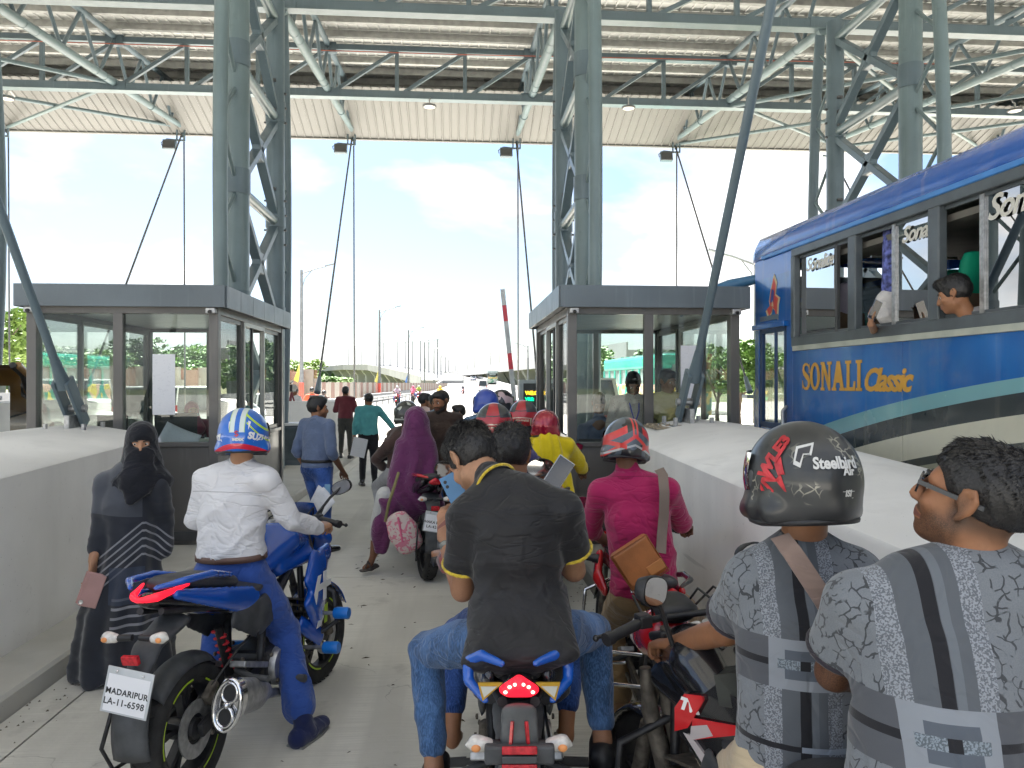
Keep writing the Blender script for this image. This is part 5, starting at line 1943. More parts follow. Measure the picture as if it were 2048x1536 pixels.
        for sx in (-.06, .06): MB().ball(Mp @ Vector((sx, .075, .002)), .006, 8, 6).done("screw", M_CHROME, pl, 60)
    MB().tube([(-.09, -.75, .62), (-.14, -.9, .55), (-.16, -.98, .35), (-.15, -.93, .24), (-.12, -.8, .25)], .009, 8).done("saree_guard", M_ENG, t, 60)
    # front end, turned by steer about the steering head
    fe = bpy.data.objects.new("front_end", None)
    COL.objects.link(fe)
    fe.parent = t
    fe.location = (0, .47, 0)
    fe.rotation_euler = (0, 0, steer)
    wh = bike_wheel(fe, .195, .105, stripe, .1)
    m = MB()
    for sx in (-1, 1):
        m.tube([(sx * .085, .2, .3), (sx * .085, .1, .62)], .028, 12)
        m.tube([(sx * .085, .1, .62), (sx * .085, -.02, 1.0)], .02, 12)
    m.done("fork", M_GRIME, fe, 60)
    MB().box((0, -.0, .97), (.24, .09, .03), (R(-18), 0, 0)).done("fork_yoke", M_ENG, fe, 0, .01)
    fg = MB()
    fg.sheet(lambda u, v: (-.06 + .12 * v, .195 + (.325 - .02 * (abs(v - .5) * 2) ** 2) * math.cos(R(20 + 120 * u)), .3 + (.325 - .02 * (abs(v - .5) * 2) ** 2) * math.sin(R(20 + 120 * u))), 12, 6)
    o = fg.done("front_mudguard", main, fe, 60)
    o.modifiers.new("s", 'SOLIDIFY').thickness = .004
    hz = 1.03
    MB().tube([(-.34, -.13, hz + .01), (-.24, -.1, hz + .03), (-.1, -.0, hz), (.1, -.0, hz), (.24, -.1, hz + .03), (.34, -.13, hz + .01)], .012, 10).done("handlebar", M_ENG, fe, 60)
    for sx in (-1, 1):
        MB().tube([(sx * .25, -.105, hz + .027), (sx * .36, -.135, hz + .008)], .018, 12).tube([(sx * .36, -.135, hz + .008), (sx * .385, -.142, hz + .004)], .022, 12).done("grip", M_BLK, fe, 60)
        MB().tube([(sx * .2, -.06, hz + .02), (sx * .25, -.05, hz + .0), (sx * .38, -.07, hz - .012)], .007, 8).ball((sx * .385, -.072, hz - .013), .011).done("lever", M_ENG, fe, 60)
        MB().box((sx * .215, -.085, hz + .03), (.05, .05, .045)).done("switch_block", M_BLK, fe, 0, .008)
        if mir[0 if sx < 0 else 1]:
            if style == 'sport': mirror(fe, (sx * .2, -.07, hz + .05), (sx * .33, -.0, hz + .2), .065, .04, sx * R(-20))
            else: mirror(fe, (sx * .19, -.07, hz + .05), (sx * .27, -.03, hz + .2), .062, .042, sx * R(-12), True)
    # cables
    cb = MB()
    for k, sx in enumerate((-1, -.6, .6, 1)):
        cb.tube([(sx * .2, -.07, hz + .03), (sx * .17, .06, hz + .07), (sx * .08, .12, hz - .05), (sx * .05, .08, hz - .25)], .005, 6)
    cb.done("cables", M_BLK, fe, 60, kind='stuff')
    b = Blob(.02)
    if style == 'sport':
        b.limb([(0, .1, .98), (0, .22, .88), (0, .26, .76)], [(.13, .07), (.14, .08), (.07, .05)])
        b.done("front_cowl", main, t, .014).location = (0, .47, 0)
        MB().sheet(lambda u, v: (-.12 + .24 * v, .5 + .1 * u + .05 * (1 - (2 * v - 1) ** 2), 1.0 + .13 * (1 - u)), 4, 6).done("windshield", M_CARGL, t, 180)
        for sx in (-1, 1):
            b = Blob(.02).limb([(sx * .17, .42, .82), (sx * .2, .3, .66), (sx * .17, .38, .46)], [(.03, .1), (.035, .15), (.025, .07)], (1, 0, 0))
            b.limb([(sx * .17, .45, .8), (sx * .14, .6, .82)], [(.03, .08), (.03, .06)], (1, 0, 0))
            fa = b.done("side_fairing", main, t, .013)
            b = Blob(.015).limb([(sx * .15, .2, .5), (sx * .17, .4, .36)], [(.02, .05), (.02, .06)], (1, 0, 0))
            b.done("belly_pan", main, t, .014)
            # decals stand a hair proud of the fairing
            X = sx * .24
            Mq = Matrix(((0, 0, sx, X), (1, 0, 0, 0), (0, 1, 0, 0), (0, 0, 0, 1)))
            for pl_ in ([(.2, .66), (.26, .75), (.3, .75), (.27, .70), (.42, .70), (.42, .665), (.25, .665), (.22, .60)], [(.33, .76), (.37, .76), (.35, .60), (.31, .60)]):
                MB().prism(pl_, .003, Mq).done("white_graphic", M_WHITE, fa, 0)
            Mq2 = Matrix(((0, 0, sx, X - sx * .045), (1, 0, 0, 0), (0, 1, 0, 0), (0, 0, 0, 1)))
            MB().prism([(.34, .53), (.46, .545), (.44, .44), (.405, .44), (.42, .51), (.34, .50)], .003, Mq2).done("lime_chevron", M_LIME, fa, 0)
            MB().prism([(.3, .44), (.36, .44), (.40, .49), (.34, .49)], .003, Mq2).done("white_graphic", M_WHITE, fa, 0)
    else:
        b.limb([(0, .12, .93), (0, .2, .9)], [(.1, .1), (.08, .085)])
        b.done("headlamp_shell", main2, fe, .014)
        MB().ball((0, .26, .9), (.07, .03, .07)).done("headlamp", M_CLEAR, fe, 60)
        b = Blob(.01).limb([(0, .04, 1.03), (0, .1, 1.06)], [(.09, .04), (.08, .03)])
        b.done("instrument_cluster", M_BLK, fe, .012)
        for sx in ((-1, 1) if shroud else (1,)):
            b = Blob(.015).limb([(sx * .15, .43, .86), (sx * .185, .3, .74), (sx * .15, .2, .66)], [(.03, .055), (.035, .085), (.02, .05)], (1, 0, 0))
            b.done("tank_shroud", main2, t, .013)
    if guard:
        for sx in (-1, 1):
            MB().tube([(sx * .06, .42, .7), (sx * .25, .43, .62), (sx * .27, .42, .45), (sx * .1, .36, .34)], .014, 8).done("crash_guard", guard[0], t, 60)
            if guard[1]:
                for y, z, xo in ((.40, .50, .31), (.28, .34, .29)):
                    MB().lathe([(0, -.045), (.03, -.045), (.034, -.035), (.034, .035), (.03, .045), (0, .045)], (sx * xo, y, z), 'x', 20).done("slider", guard[1], t, 50)
                    MB().tube([(sx * .1, y, z), (sx * (xo - .04), y, z)], .012, 8).done("slider_bolt", M_ALU, t, 60)
    if rack:
        m = MB()
        for z in (.62, .45): m.tube([(-.16, -.5, z), (-.3, -.5, z), (-.3, -.8, z), (-.14, -.85, z)], .011, 8)
        m.tube([(-.3, -.65, .62), (-.3, -.65, .45)], .01, 6)
        m.done("leg_guard_rail", M_CHROME, t, 60)
    return t, fe, tko


M_BLUE = mat("racing blue", (.005, .085, .46), .22, coat=.9, var=.06, vs=1)
M_BLUE2 = mat("deep blue gloss", (.006, .09, .45), .25, coat=.8, var=.05)
M_GBLK = mat("gloss black", (.015, .015, .017), .2, coat=.7, var=.2)
M_GRED = mat("gloss red", (.5, .01, .015), .22, coat=.8, var=.06)
M_BOB = mat("slider blue", (.01, .18, .62), .35, var=.05)

bk1, fe1, tk1 = bike("blue sport motorcycle with lime rim stripes ridden by the man in white shirt", gat(524, 4.03), -TH - R(10.5), M_BLUE, M_GBLK, R(-3), 'sport', ("MADARIPUR", "LA-11-6598"), M_LIME, R(-5), (M_ENG, M_BOB))
bk2, fe2, tk2 = bike("blue and black motorcycle with glowing tail lamp under the two young men", gat(1030, 3.14), -TH + R(.5), M_BLUE2, M_GBLK, 0, 'naked', None, M_LIME, R(4), None, mir=(1, 1))
bk3, fe3, tk3 = bike("black and red motorcycle carrying the woman in purple", gat(832, 7.75), -TH + R(16), M_GRED, M_GBLK, R(2), 'naked', ("DHAKA METRO", "LA-42-18"), None, R(6), None, False)
bk4, fe4, tk4 = bike("dark motorcycle with chrome leg rails under the rider in pink shirt", gat(1268, 4.35), -TH + R(3), M_GBLK, M_GRED, R(0), 'naked', None, None, R(6), (M_CHROME, None), False, rack=True)
bk5, fe5, tk5 = bike("red and black motorcycle with white tank lettering under the two men in grey patterned shirts", gat(1500, 2.2), -TH + R(11), M_GBLK, M_GRED, R(0), 'naked', None, None, R(10), (M_ENG, None), False, mir=(0, 1), shroud=False)
bk6, fe6, tk6 = bike("motorcycle mostly hidden ahead of the blue one, under the man in violet shirt", gat(1004, 5.6), -TH + R(2), M_GBLK, None, 0, 'naked', None, None, 0, None, False)
bk7, fe7, tk7 = bike("motorcycle beyond, carrying the woman in black with red helmet", gat(1052, 7.0), -TH - R(2), M_GRED, None, 0, 'naked', None, None, 0, None, False)
bk8, fe8, tk8 = bike("motorcycle beside the booth carrying the person in yellow", gat(1100, 6.9), -TH - R(2), M_GBLK, None, 0, 'naked', None, None, 0, None, False)
# extras on single machines
# second bike: framed yellow reflectors, dusty panel, lamp bracket, folded plate
for sx in (-1, 1):
    M = Matrix.Translation((sx * .085, -.93, .95)) @ Matrix.Rotation(R(90), 4, 'X')
    o = MB().prism([(sx * -.036, .022), (sx * .036, .022), (sx * .022, -.03)], .01, M).done("yellow_reflector_frame", mat("reflector yellow", (.45, .26, .01), .4), bk2, 0)
    MB().prism([(sx * -.02, .014), (sx * .028, .014), (sx * .018, -.018)], .003, M @ Matrix.Translation((0, 0, .0115))).done("reflector_core", mat("reflector silver", (.5, .5, .45), .4), o, 0)
b = Blob(.015).limb([(0, -.95, .9), (0, -.97, .8), (0, -1.0, .66)], [(.055, .02), (.06, .02), (.07, .02)])
b.done("tail_underpanel", mat("dusty grey plastic", (.10, .105, .105), .6, var=.35, vs=14), bk2, .01)
for sx in (-1, 1): MB().bar((sx * .02, -.985, .88), (sx * .028, -1.005, .78), .008, .01).done("red_trim", M_REFR, bk2, 0)
MB().box((0, -1.0, .795), (.2, .03, .055)).done("lamp_bracket", M_FLAP, bk2, 0, .008)
for i, (z, c) in enumerate(((.815, M_REFR), (.79, M_FLAP), (.767, M_REFR), (.742, M_FLAP), (.715, M_REFR), (.685, M_FLAP))):
    MB().box((0, -1.022 - .002 * i, z), (.1, .012, .021), (R(-8), 0, 0)).done("bent_plate_slat", c, bk2, 0, .003)
for o_d in bk2.children:
    if o_d.name.startswith("pillion_seat"): o_d.location.z = -.035
for o_d in [x for x in bk2.children if x.name.startswith("grab_rail")]: bpy.data.objects.remove(o_d)
for sx in (-1, 1):
    b = Blob(.012).limb([(sx * .05, -.86, 1.0), (sx * .115, -.80, 1.005), (sx * .16, -.76, .97), (sx * .155, -.80, .925), (sx * .10, -.9, .905)], [.012, .018, .02, .018, .012])
    b.done("rail_wing", M_BLUE2, bk2, .008)
# fifth bike: striped shroud with white lettering, big left mirror
def inv_of(o):
    return (Matrix.Translation(o.location) @ o.rotation_euler.to_matrix().to_4x4()).inverted()


def plate3(root, pts, th, m, name, off=0.0):
    """flat panel through points given in the place, with thickness"""
    I = inv_of(root)
    P = [I @ at(*p) for p in pts]
    n = (P[1] - P[0]).cross(P[2] - P[0]).normalized()
    cam_ = I @ Vector((0, 0, CAM_H))
    if n.dot(cam_ - P[0]) < 0: n = -n
    P = [p + n * off for p in P]
    k = len(P)
    mb_ = MB()
    mb_.v = [tuple(p) for p in P] + [tuple(p - n * th) for p in P]
    mb_.f = [tuple(range(k)), tuple(reversed(range(k, 2 * k)))] + [(i, (i + 1) % k, k + (i + 1) % k, k + i) for i in range(k)]
    return mb_.done(name, m, root, 0, .003)


dd = lambda L_: [(x, y, 2.30 - (x - 1356) * .0016) for x, y in L_]
plate3(bk5, dd([(1352, 1418), (1372, 1386), (1408, 1390), (1434, 1370), (1500, 1420), (1520, 1536), (1440, 1600), (1385, 1500), (1356, 1462)]), .05, M_GBLK, "shroud_core")
sh_ = plate3(bk5, dd([(1356, 1414), (1375, 1388), (1408, 1392), (1410, 1400), (1380, 1452), (1356, 1458)]), .02, mat("shroud red", (.6, .015, .02), .25, coat=.7, var=.04), "red_shroud", .012)
plate3(bk5, dd([(1392, 1436), (1480, 1452), (1480, 1466), (1388, 1476)]), .02, mat("shroud red", (.6, .015, .02), .25), "red_stripe", .012)
plate3(bk5, dd([(1390, 1452), (1420, 1450), (1430, 1468), (1388, 1476)]), .02, mat("stripe silver", (.5, .45, .45), .3), "silver_fade", .014)
plate3(bk5, dd([(1376, 1466), (1386, 1470), (1428, 1526), (1412, 1524)]), .02, mat("stripe silver", (.5, .45, .45), .3), "silver_stripe", .014)
pc_ = inv_of(bk5) @ at(1381, 1413, 2.245)
xd = (inv_of(bk5).to_3x3() @ (at(1400, 1400, 2.23) - at(1370, 1400, 2.28))).normalized()
zd = (inv_of(bk5).to_3x3() @ (Vector((0, 0, CAM_H)) - at(1381, 1413, 2.245))).normalized()
text("lettering", "TVS", .043, M_WHITE, bk5, frame_M(pc_, xd, zd) @ Matrix.Rotation(R(-18), 4, 'Z'), .002, .003, .1, .85)
_s = bpy.data.objects.new("mirror_mount", None)
COL.objects.link(_s)
_s.parent = bk5
mp_ = inv_of(bk5) @ at(1308, 1180, 2.34)
mirror(_s, inv_of(bk5) @ at(1345, 1290, 2.42), mp_, .073, .05, R(14), False, R(38))
bk4.scale = (.9, .9, .9)
# soft pannier bag and guard rails by the fork
plate3(bk5, [(1430, 1352, 2.16), (1500, 1345, 2.1), (1500, 1420, 2.1), (1440, 1410, 2.14)], .08, mat("olive black bag", (.03, .032, .026), .7, var=.3, vs=12, bump=.5), "tank_pad")
I5 = inv_of(bk5)
for k_ in range(2): MB().tube([I5 @ at(1290 + 34 * k_, 1335, 2.62), I5 @ at(1300 + 40 * k_, 1420, 2.62), I5 @ at(1330 + 40 * k_, 1536, 2.6), I5 @ at(1350 + 40 * k_, 1620, 2.6)], [.02, .03, .032, .03], 12).done("fork_leg", M_GRIME, bk5, 60)
plate3(bk5, [(1342, 1352, 2.5), (1368, 1348, 2.48), (1376, 1378, 2.48), (1344, 1382, 2.5)], .02, mat("white tag", (.6, .58, .52), .6), "hanging_tag")
for q_ in ((1445, 1290), (1482, 1284), (1488, 1302), (1462, 1305), (1405, 1313)): MB().ball(I5 @ at(q_[0], q_[1], 2.33), .011, 10, 8).done("bolt_head", M_ALU, bk5, 60)

for q_, rx_, rz2_ in (((1080, 935, 4.95), .095, .058), ((886, 938, 5.1), .06, .055)):
    _m = bpy.data.objects.new("mirror_mount", None)
    COL.objects.link(_m)
    _m.parent = bk6
    mirror(_m, inv_of(bk6) @ at(q_[0] * .7 + 985 * .3, 1010, q_[2] + .1), inv_of(bk6) @ at(*q_), rx_, rz2_, R(-6), True, R(16) if q_[0] < 1000 else R(-12))
# ================================================================ people
def skinmat(name, col):
    g = Graph(name, .5, spec=.35)
    g.b.inputs["Subsurface Weight"].default_value = .08
    g.b.inputs["Subsurface Radius"].default_value = (.01, .004, .002)
    c = g.var(col, .12, 9)
    c = g.mix(g.step(g.noise(45, 4), .5, .75) * .25, c, tuple(k * .7 for k in col))
    g.bump(g.noise(220, 2) + g.noise(26, 4), .25, .0015)
    return g.done(c, g.noise(18, 3) * .35 + .3)


SK = {'a': skinmat("brown skin", (.31, .145, .075)), 'b': skinmat("deep brown skin", (.19, .086, .047)), 'c': skinmat("light brown skin", (.40, .215, .125))}


def cloth(name, col, rough=.85, var=.12, weave=.25, sheen=.25, vs=7, crease=.6, seam=None):
    g = Graph(name, rough, spec=.2, sheen=sheen)
    c = g.var(col, var, vs)
    if seam:
        sl_ = ((g.z - seam + g.x * g.x * .25).abs() < .0022) * (g.x.abs() < .2)
        c = g.mix(sl_ * .6, c, tuple(k * .35 for k in col))
    w_ = g.noise(520, 2)
    if crease:
        n1 = g.noise(5.5, 2, dist=1.1)
        n2 = g.noise(1, 2, g.stretch((4, 4, 13)), dist=1.4)
        mk = g.step(g.noise(3.1, 1), .38, .62)
        cr = (g.step((n1 - .5).abs(), 0, .07) * mk + g.step((n2 - .5).abs(), 0, .08) * .8 * (1.2 - mk)) 
        g.bump(cr + w_ * (.02 * weave), .5 * crease, .011)
    else:
        g.bump(w_ + g.noise(30, 5) * .8, weave, .0025)
    return g.done(c)


def denim(name, col):
    g = Graph(name, .85, spec=.2, sheen=.2)
    f = g.step(g.noise(3.2, 4), .42, .68)
    c = g.mix(f, tuple(k * .75 for k in col), tuple(min(1, k * 2.3 + .03) for k in col))
    tw = g.noise(1, 2, g.stretch((260, 260, 40)))
    c = g.mix(g.step(tw, .4, .65) * .3, c, tuple(min(1, k * 3 + .05) for k in col))
    n1 = g.noise(8, 2, dist=1.2)
    cr = g.step((n1 - .5).abs(), 0, .05)
    c = g.mix((1.0 - cr) * .14, c, tuple(min(1, k * 3.2 + .04) for k in col))
    g.bump(cr + tw * .06, .4, .01)
    return g.done(c)


def facemat(name, col, Mh, beard):
    g = Graph(name, .5, spec=.35)
    g.b.inputs["Subsurface Weight"].default_value = .06
    g.b.inputs["Subsurface Radius"].default_value = (.01, .004, .002)
    n = g.nt.nodes.new("ShaderNodeMapping")
    n.vector_type = 'TEXTURE'
    n.inputs["Location"].default_value = Mh.translation
    n.inputs["Rotation"].default_value = Mh.to_euler()
    g.nt.links.new(g.vec, n.inputs[0])
    sp = g.nt.nodes.new("ShaderNodeSeparateXYZ")
    g.nt.links.new(n.outputs[0], sp.inputs[0])
    x, y, z = (Xp(g, sp.outputs[i]) for i in range(3))
    ax = x.abs()
    c = g.var(col, .14, 11)
    c = g.mix(g.step(g.noise(60, 4), .5, .75) * .3, c, tuple(k * .68 for k in col))
    c = g.mix(g.step(y, .03, .09) * .22, c, (col[0] * 1.15, col[1] * .85, col[2] * .8))
    # darker around the eyes
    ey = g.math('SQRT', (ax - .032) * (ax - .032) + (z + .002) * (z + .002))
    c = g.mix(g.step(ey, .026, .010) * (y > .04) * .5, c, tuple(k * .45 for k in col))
    lz = (z + .069).abs() + ax * .22
    c = g.mix(g.step(lz, .0125, .009) * (y > .07), c, (.2, .075, .06))
    if beard:
        jaw = g.step(z + g.noise(40, 2) * .02 + ax * -.25, -.030, -.062) * g.step(y, -.02, .012)
        mou = g.step((z + .052).abs(), .012, .006) * (ax < .036) * (y > .07)
        side = g.step(y, -.025, -.005) * g.step(y, .03, .008) * g.step(z, .04, .0) * (ax > .05) * (z > -.1) * .8
        if beard > .75:
            fd = g.step(y, .02, -.01) * g.step(z, -.075, -.03) * g.step(ax, .0835, .0775)
            c = g.mix(fd * .75, c, (.03, .024, .02))
        m_ = (jaw.max(mou).max(side)) * (1.0 - g.step(lz, .0155, .0125) * (y > .07))
        c = g.mix(m_ * beard * (g.step(g.noise(420, 2), .35, .6) * .35 + .6), c, (.018, .014, .012))
    g.bump(g.noise(230, 2) + g.noise(60, 3) * .5, .2, .0012)
    return g.done(c)


M_HAIR = mat("black hair", (.012, .011, .011), .42, var=.3, vs=30, bump=.5, bs=200)
M_EYEW = mat("eye white", (.6, .56, .52), .2, var=0)
M_EYEB = mat("eye brown", (.02, .012, .008), .1, var=0)
M_LIP = mat("lips", (.26, .1, .075), .45)
M_BEARD = mat("beard", (.02, .017, .015), .8, var=.4, vs=60, bump=.6, bs=150)


def folds(A, seed=0, k=26.0, waist=None, extra=0.0):
    rg = np.random.RandomState(seed)
    ks = []
    for i in range(5):
        d = rg.normal(size=3)
        d[2] *= .75
        d /= np.linalg.norm(d)
        ks.append((d * k * rg.uniform(.6, 1.6), rg.normal(size=3) * k * .35, rg.uniform(0, 6)))

    def f(v, N):
        o = np.zeros(len(v))
        for i, (a, b, ph) in enumerate(ks):
            s = np.sin(v @ a + 1.7 * np.sin(v @ b + ph) + ph * 2)
            r = (1 - np.abs(s)) ** 2
            m = .5 + .5 * np.sin(v @ b[::-1] * .6 + ph)
            o += (r - .35) * m / (1 + .35 * i)
        o *= A
        if waist is not None:
            wz = np.exp(-((v[:, 2] - waist) / .13) ** 2)
            o += wz * A * .55 * (1 - np.abs(np.sin(v[:, 2] * 34 + 3.2 * np.sin(v[:, 0] * 9 + seed) + 2.5 * np.sin(v[:, 1] * 8) + 1.3 * np.sin(v[:, 0] * 31))))
        return o
    return f


def hand(b, W, d, n, side=1, curl=.3, sc=1.0, spread=1.0):
    """W wrist, d fingers' direction, n palm normal, side: +1 thumb on d x n side"""
    W, d, n = Vector(W), Vector(d).normalized(), Vector(n)
    n = (n - d * n.dot(d)).normalized()
    l = d.cross(n) * side
    P = lambda a, c, e=0: W + (d * a + l * c + n * e) * sc
    b.limb([P(-.01, 0), P(.03, .002), P(.085, .003)], [(.028 * sc, .02 * sc), (.038 * sc, .017 * sc), (.041 * sc, .014 * sc)], u=tuple(l), k=.008)
    for off, ls in ((.031, (.042, .025, .02)), (.011, (.046, .029, .022)), (-.010, (.043, .026, .02)), (-.029, (.034, .02, .017))):
        p = P(.085, off)
        pts, a = [P(.06, off * .9), p], curl * 1.05
        for q in ls:
            dr = d * math.cos(a) + n * math.sin(a)
            dr = (dr + l * off * 2.5 * (1 - curl) * spread).normalized()
            p = p + dr * q * sc
            pts.append(p)
            a += curl * 1.25
        b.limb(pts, [.0098 * sc, .0098 * sc, .009 * sc, .0082 * sc, .007 * sc], k=.003)
    t0 = P(.018, .026)
    t1 = P(.05, .05, .012)
    t2 = P(.078, .056 - .02 * curl, .02 + .02 * curl)
    t3 = P(.1, .05 - .035 * curl, .028 + .03 * curl)
    b.limb([t0, t1, t2, t3], [.0155 * sc, .0125 * sc, .0105 * sc, .0085 * sc], k=.006)


def head_prims(b, M, sc=1.0, ears=True):
    A3 = M.to_3x3()
    P = lambda x, y, z: M @ Vector((x * sc, y * sc, z * sc))
    U = tuple(A3 @ Vector((1, 0, 0)))

    def E(c, r, k=.02, neg=False): b.ell(P(*c), tuple(q * sc for q in r), A3, k, neg)
    E((0, -.018, .03), (.074, .094, .088))
    E((0, .028, -.02), (.061, .062, .088))
    b.limb([P(-.046, .005, -.062), P(0, .052, -.092), P(.046, .005, -.062)], [.026 * sc, .024 * sc, .026 * sc], k=.03)
    E((0, .064, -.096), (.02, .018, .016))
    b.limb([P(-.042, .066, .022), P(.042, .066, .022)], .014 * sc, k=.02)
    for s_ in (-1, 1):
        E((s_ * .032, .097, -.002), (.018, .018, .012), .012, True)
        E((s_ * .042, .06, -.03), (.022, .018, .018), .02)
    b.limb([P(0, .086, .008), P(0, .104, -.026), P(0, .106, -.036)], [.009 * sc, .012 * sc, .013 * sc], k=.01)
    for s_ in (-1, 1): b.ell(P(s_ * .013, .094, -.04), (.009 * sc, .01 * sc, .008 * sc), A3, .008)
    b.limb([P(-.022, .08, -.064), P(0, .09, -.061), P(.022, .08, -.064)], [.006 * sc, .0085 * sc, .006 * sc], k=.008)
    b.limb([P(-.018, .08, -.073), P(0, .088, -.074), P(.018, .08, -.073)], [.006 * sc, .009 * sc, .006 * sc], k=.006)
    if ears:
        for s_ in (-1, 1):
            b.limb([P(s_ * .074, .004, .0), P(s_ * .082, -.002, .03), P(s_ * .09, -.02, .036), P(s_ * .091, -.03, .015), P(s_ * .084, -.02, -.01), P(s_ * .077, -.004, -.03)], [.006 * sc, .0065 * sc, .007 * sc, .007 * sc, .0075 * sc, .008 * sc], k=.004)
            b.ell(P(s_ * .078, -.012, .005), (.008 * sc, .02 * sc, .026 * sc), A3, .005)


def hair_mesh(M, sc, style, h, strands, seed, parent, m=None):
    b = Blob(.02)
    A3 = M.to_3x3()
    P = lambda x, y, z: M @ Vector((x * sc, y * sc, z * sc))
    E = lambda c, r, k=.02, neg=False: b.ell(P(*c), tuple(q * sc for q in r), A3, k, neg)
    vol = {'short': .004, 'full': .014, 'fade': .006, 'curly': .018}[style]
    E((0, -.022, .036), (.079 + vol * .6, .1 + vol * .5, .09 + vol))
    E((0, .02 if style == 'fade' else .03, .075), (.066, .062, .045 + vol * .5))
    if style in ('full', 'curly'):
        E((0, .05, .095 + vol * .5), (.055, .05, .03))
        E((0, -.03, .09 + vol * .5), (.065, .07, .045))
    E((0, .11, -.03), (.1, .075, .085), .015, True)
    E((0, -.02, -.13), (.12, .14, .115 if style == 'fade' else .085), .02, True)
    for s_ in (-1, 1): E((s_ * .1, .012, -.02), (.03, .035, .05), .01, True)
    d_ = folds(.004 if style != 'curly' else .009, seed, 75 if style != 'curly' else 110)
    o = b.done("hair", m or M_HAIR, parent, h, d_)
    if strands:
        me = o.data
        n = len(me.vertices)
        co = np.empty(n * 3, np.float32)
        no = np.empty(n * 3, np.float32)
        me.vertices.foreach_get("co", co)
        me.vertices.foreach_get("normal", no)
        co, no = co.reshape(-1, 3), no.reshape(-1, 3)
        rg = np.random.RandomState(seed)
        idx = rg.randint(0, n, strands)
        R3 = np.array(A3)
        ctr = np.array(P(0, -.02, .02))
        up = R3 @ np.array([0, .35, 1.0])
        keep = (co[idx] - ctr) @ (R3 @ np.array([0, 0, 1.0])) > -.06
        idx = idx[keep]
        k = len(idx)
        base = co[idx] - no[idx] * .003
        fl = R3 @ (np.array([.25, .9, -.2]) if style != 'curly' else np.array([0, .2, 0]))
        rel = ((co[idx] - ctr) @ (R3 @ np.array([0, 0, 1.0])) / .1).clip(-.6, 1)
        whorl = np.array(P(.01, -.07, .12))
        d0 = co[idx] - whorl
        tg = d0 - no[idx] * (d0 * no[idx]).sum(1)[:, None]
        tg /= np.maximum(np.linalg.norm(tg, axis=1), 1e-6)[:, None]
        dr = no[idx] * (.12 + .2 * rg.rand(k, 1)) + tg + rg.normal(size=(k, 3)) * (.2 if style != 'curly' else .8)
        dr /= np.linalg.norm(dr, axis=1)[:, None]
        ln = (.010 + .016 * rel.clip(0, 1) + .005 * rg.rand(k)) * {'short': .5, 'fade': .6, 'full': 1.0, 'curly': .9}[style]
        sd = np.cross(dr, rg.normal(size=(k, 3)))
        sd /= np.linalg.norm(sd, axis=1)[:, None]
        w_ = .0011
        mid = base + dr * ln[:, None] * .55
        dr2 = dr - no[idx] * .3
        dr2 /= np.linalg.norm(dr2, axis=1)[:, None]
        tip = mid + dr2 * ln[:, None] * .6
        V = np.stack([base - sd * w_, base + sd * w_, mid + sd * w_ * .8, mid - sd * w_ * .8, tip], 1).reshape(-1, 3)
        F = []
        for i in range(k):
            q = i * 5
            F += [(q, q + 1, q + 2, q + 3), (q + 3, q + 2, q + 4)]
        me2 = bpy.data.meshes.new("strands")
        me2.from_pydata(V.tolist(), [], F)
        s_ = mesh_obj("hair_strands", me2, m or M_HAIR, o, 0)
        s_['kind'] = 'stuff'
    return o


HR = (.128, .152, .138)


def helmet(parent, Mloc, m, sc=1.0, visor=True, h=.008, trim=True, half=False):
    b = Blob(.02)
    b.ell((0, -.005, 0), HR)
    b.ell((0, .0, -.03), (.122, .145, .12))
    if not half: b.limb([(-.105, .03, -.08), (-.07, .115, -.092), (0, .15, -.096), (.07, .115, -.092), (.105, .03, -.08)], [.03, .03, .032, .03, .03], k=.04)
    b.limb([(-.11, -.04, -.085), (0, -.12, -.075), (.11, -.04, -.085)], .028, k=.04)
    b.ell((0, 0, -.05), (.098, .118, .13), None, .008, True)
    b.ell((0, .15, -.005), (.115, .09, .052), None, .01, True)
    o = b.done("helmet", m, parent, h * sc, None, lambda x, y, z: -(z + .112 - .12 * np.maximum(0, -y)) , smooth=50)
    o.matrix_local = Mloc @ Matrix.Scale(sc, 4)
    if trim:
        pts = []
        for k in range(28):
            a = 2 * PI * k / 28
            y = .135 * math.sin(a)
            pts.append((.117 * math.cos(a), y, -.112 + .12 * max(0, -y) + .002))
        MB().tube(pts, .0085, 8, closed=True).done("neck_roll", M_BLK, o, 60)
    if visor:
        v = MB()
        v.sheet(lambda u, w_: ((HR[0] + .006) * math.cos(R(12 + 156 * u)) * math.cos(math.asin(min(1, (-.055 + .115 * w_) / .16))), -.0 + (HR[1] + .004) * math.sin(R(12 + 156 * u)) * math.cos(math.asin(min(1, (-.055 + .115 * w_) / .16))), -.055 + .115 * w_), 18, 5)
        vo = v.done("visor", M_CARGL, o, 60)
        for s_ in (-1, 1): MB().lathe([(0, .008), (.022, .006), (.024, 0)], (s_ * .121, .03, -.005), 'x', 16, Matrix.Rotation(0 if s_ > 0 else PI, 4, 'Z')).done("visor_hinge", M_DGREY, o, 50)
    return o


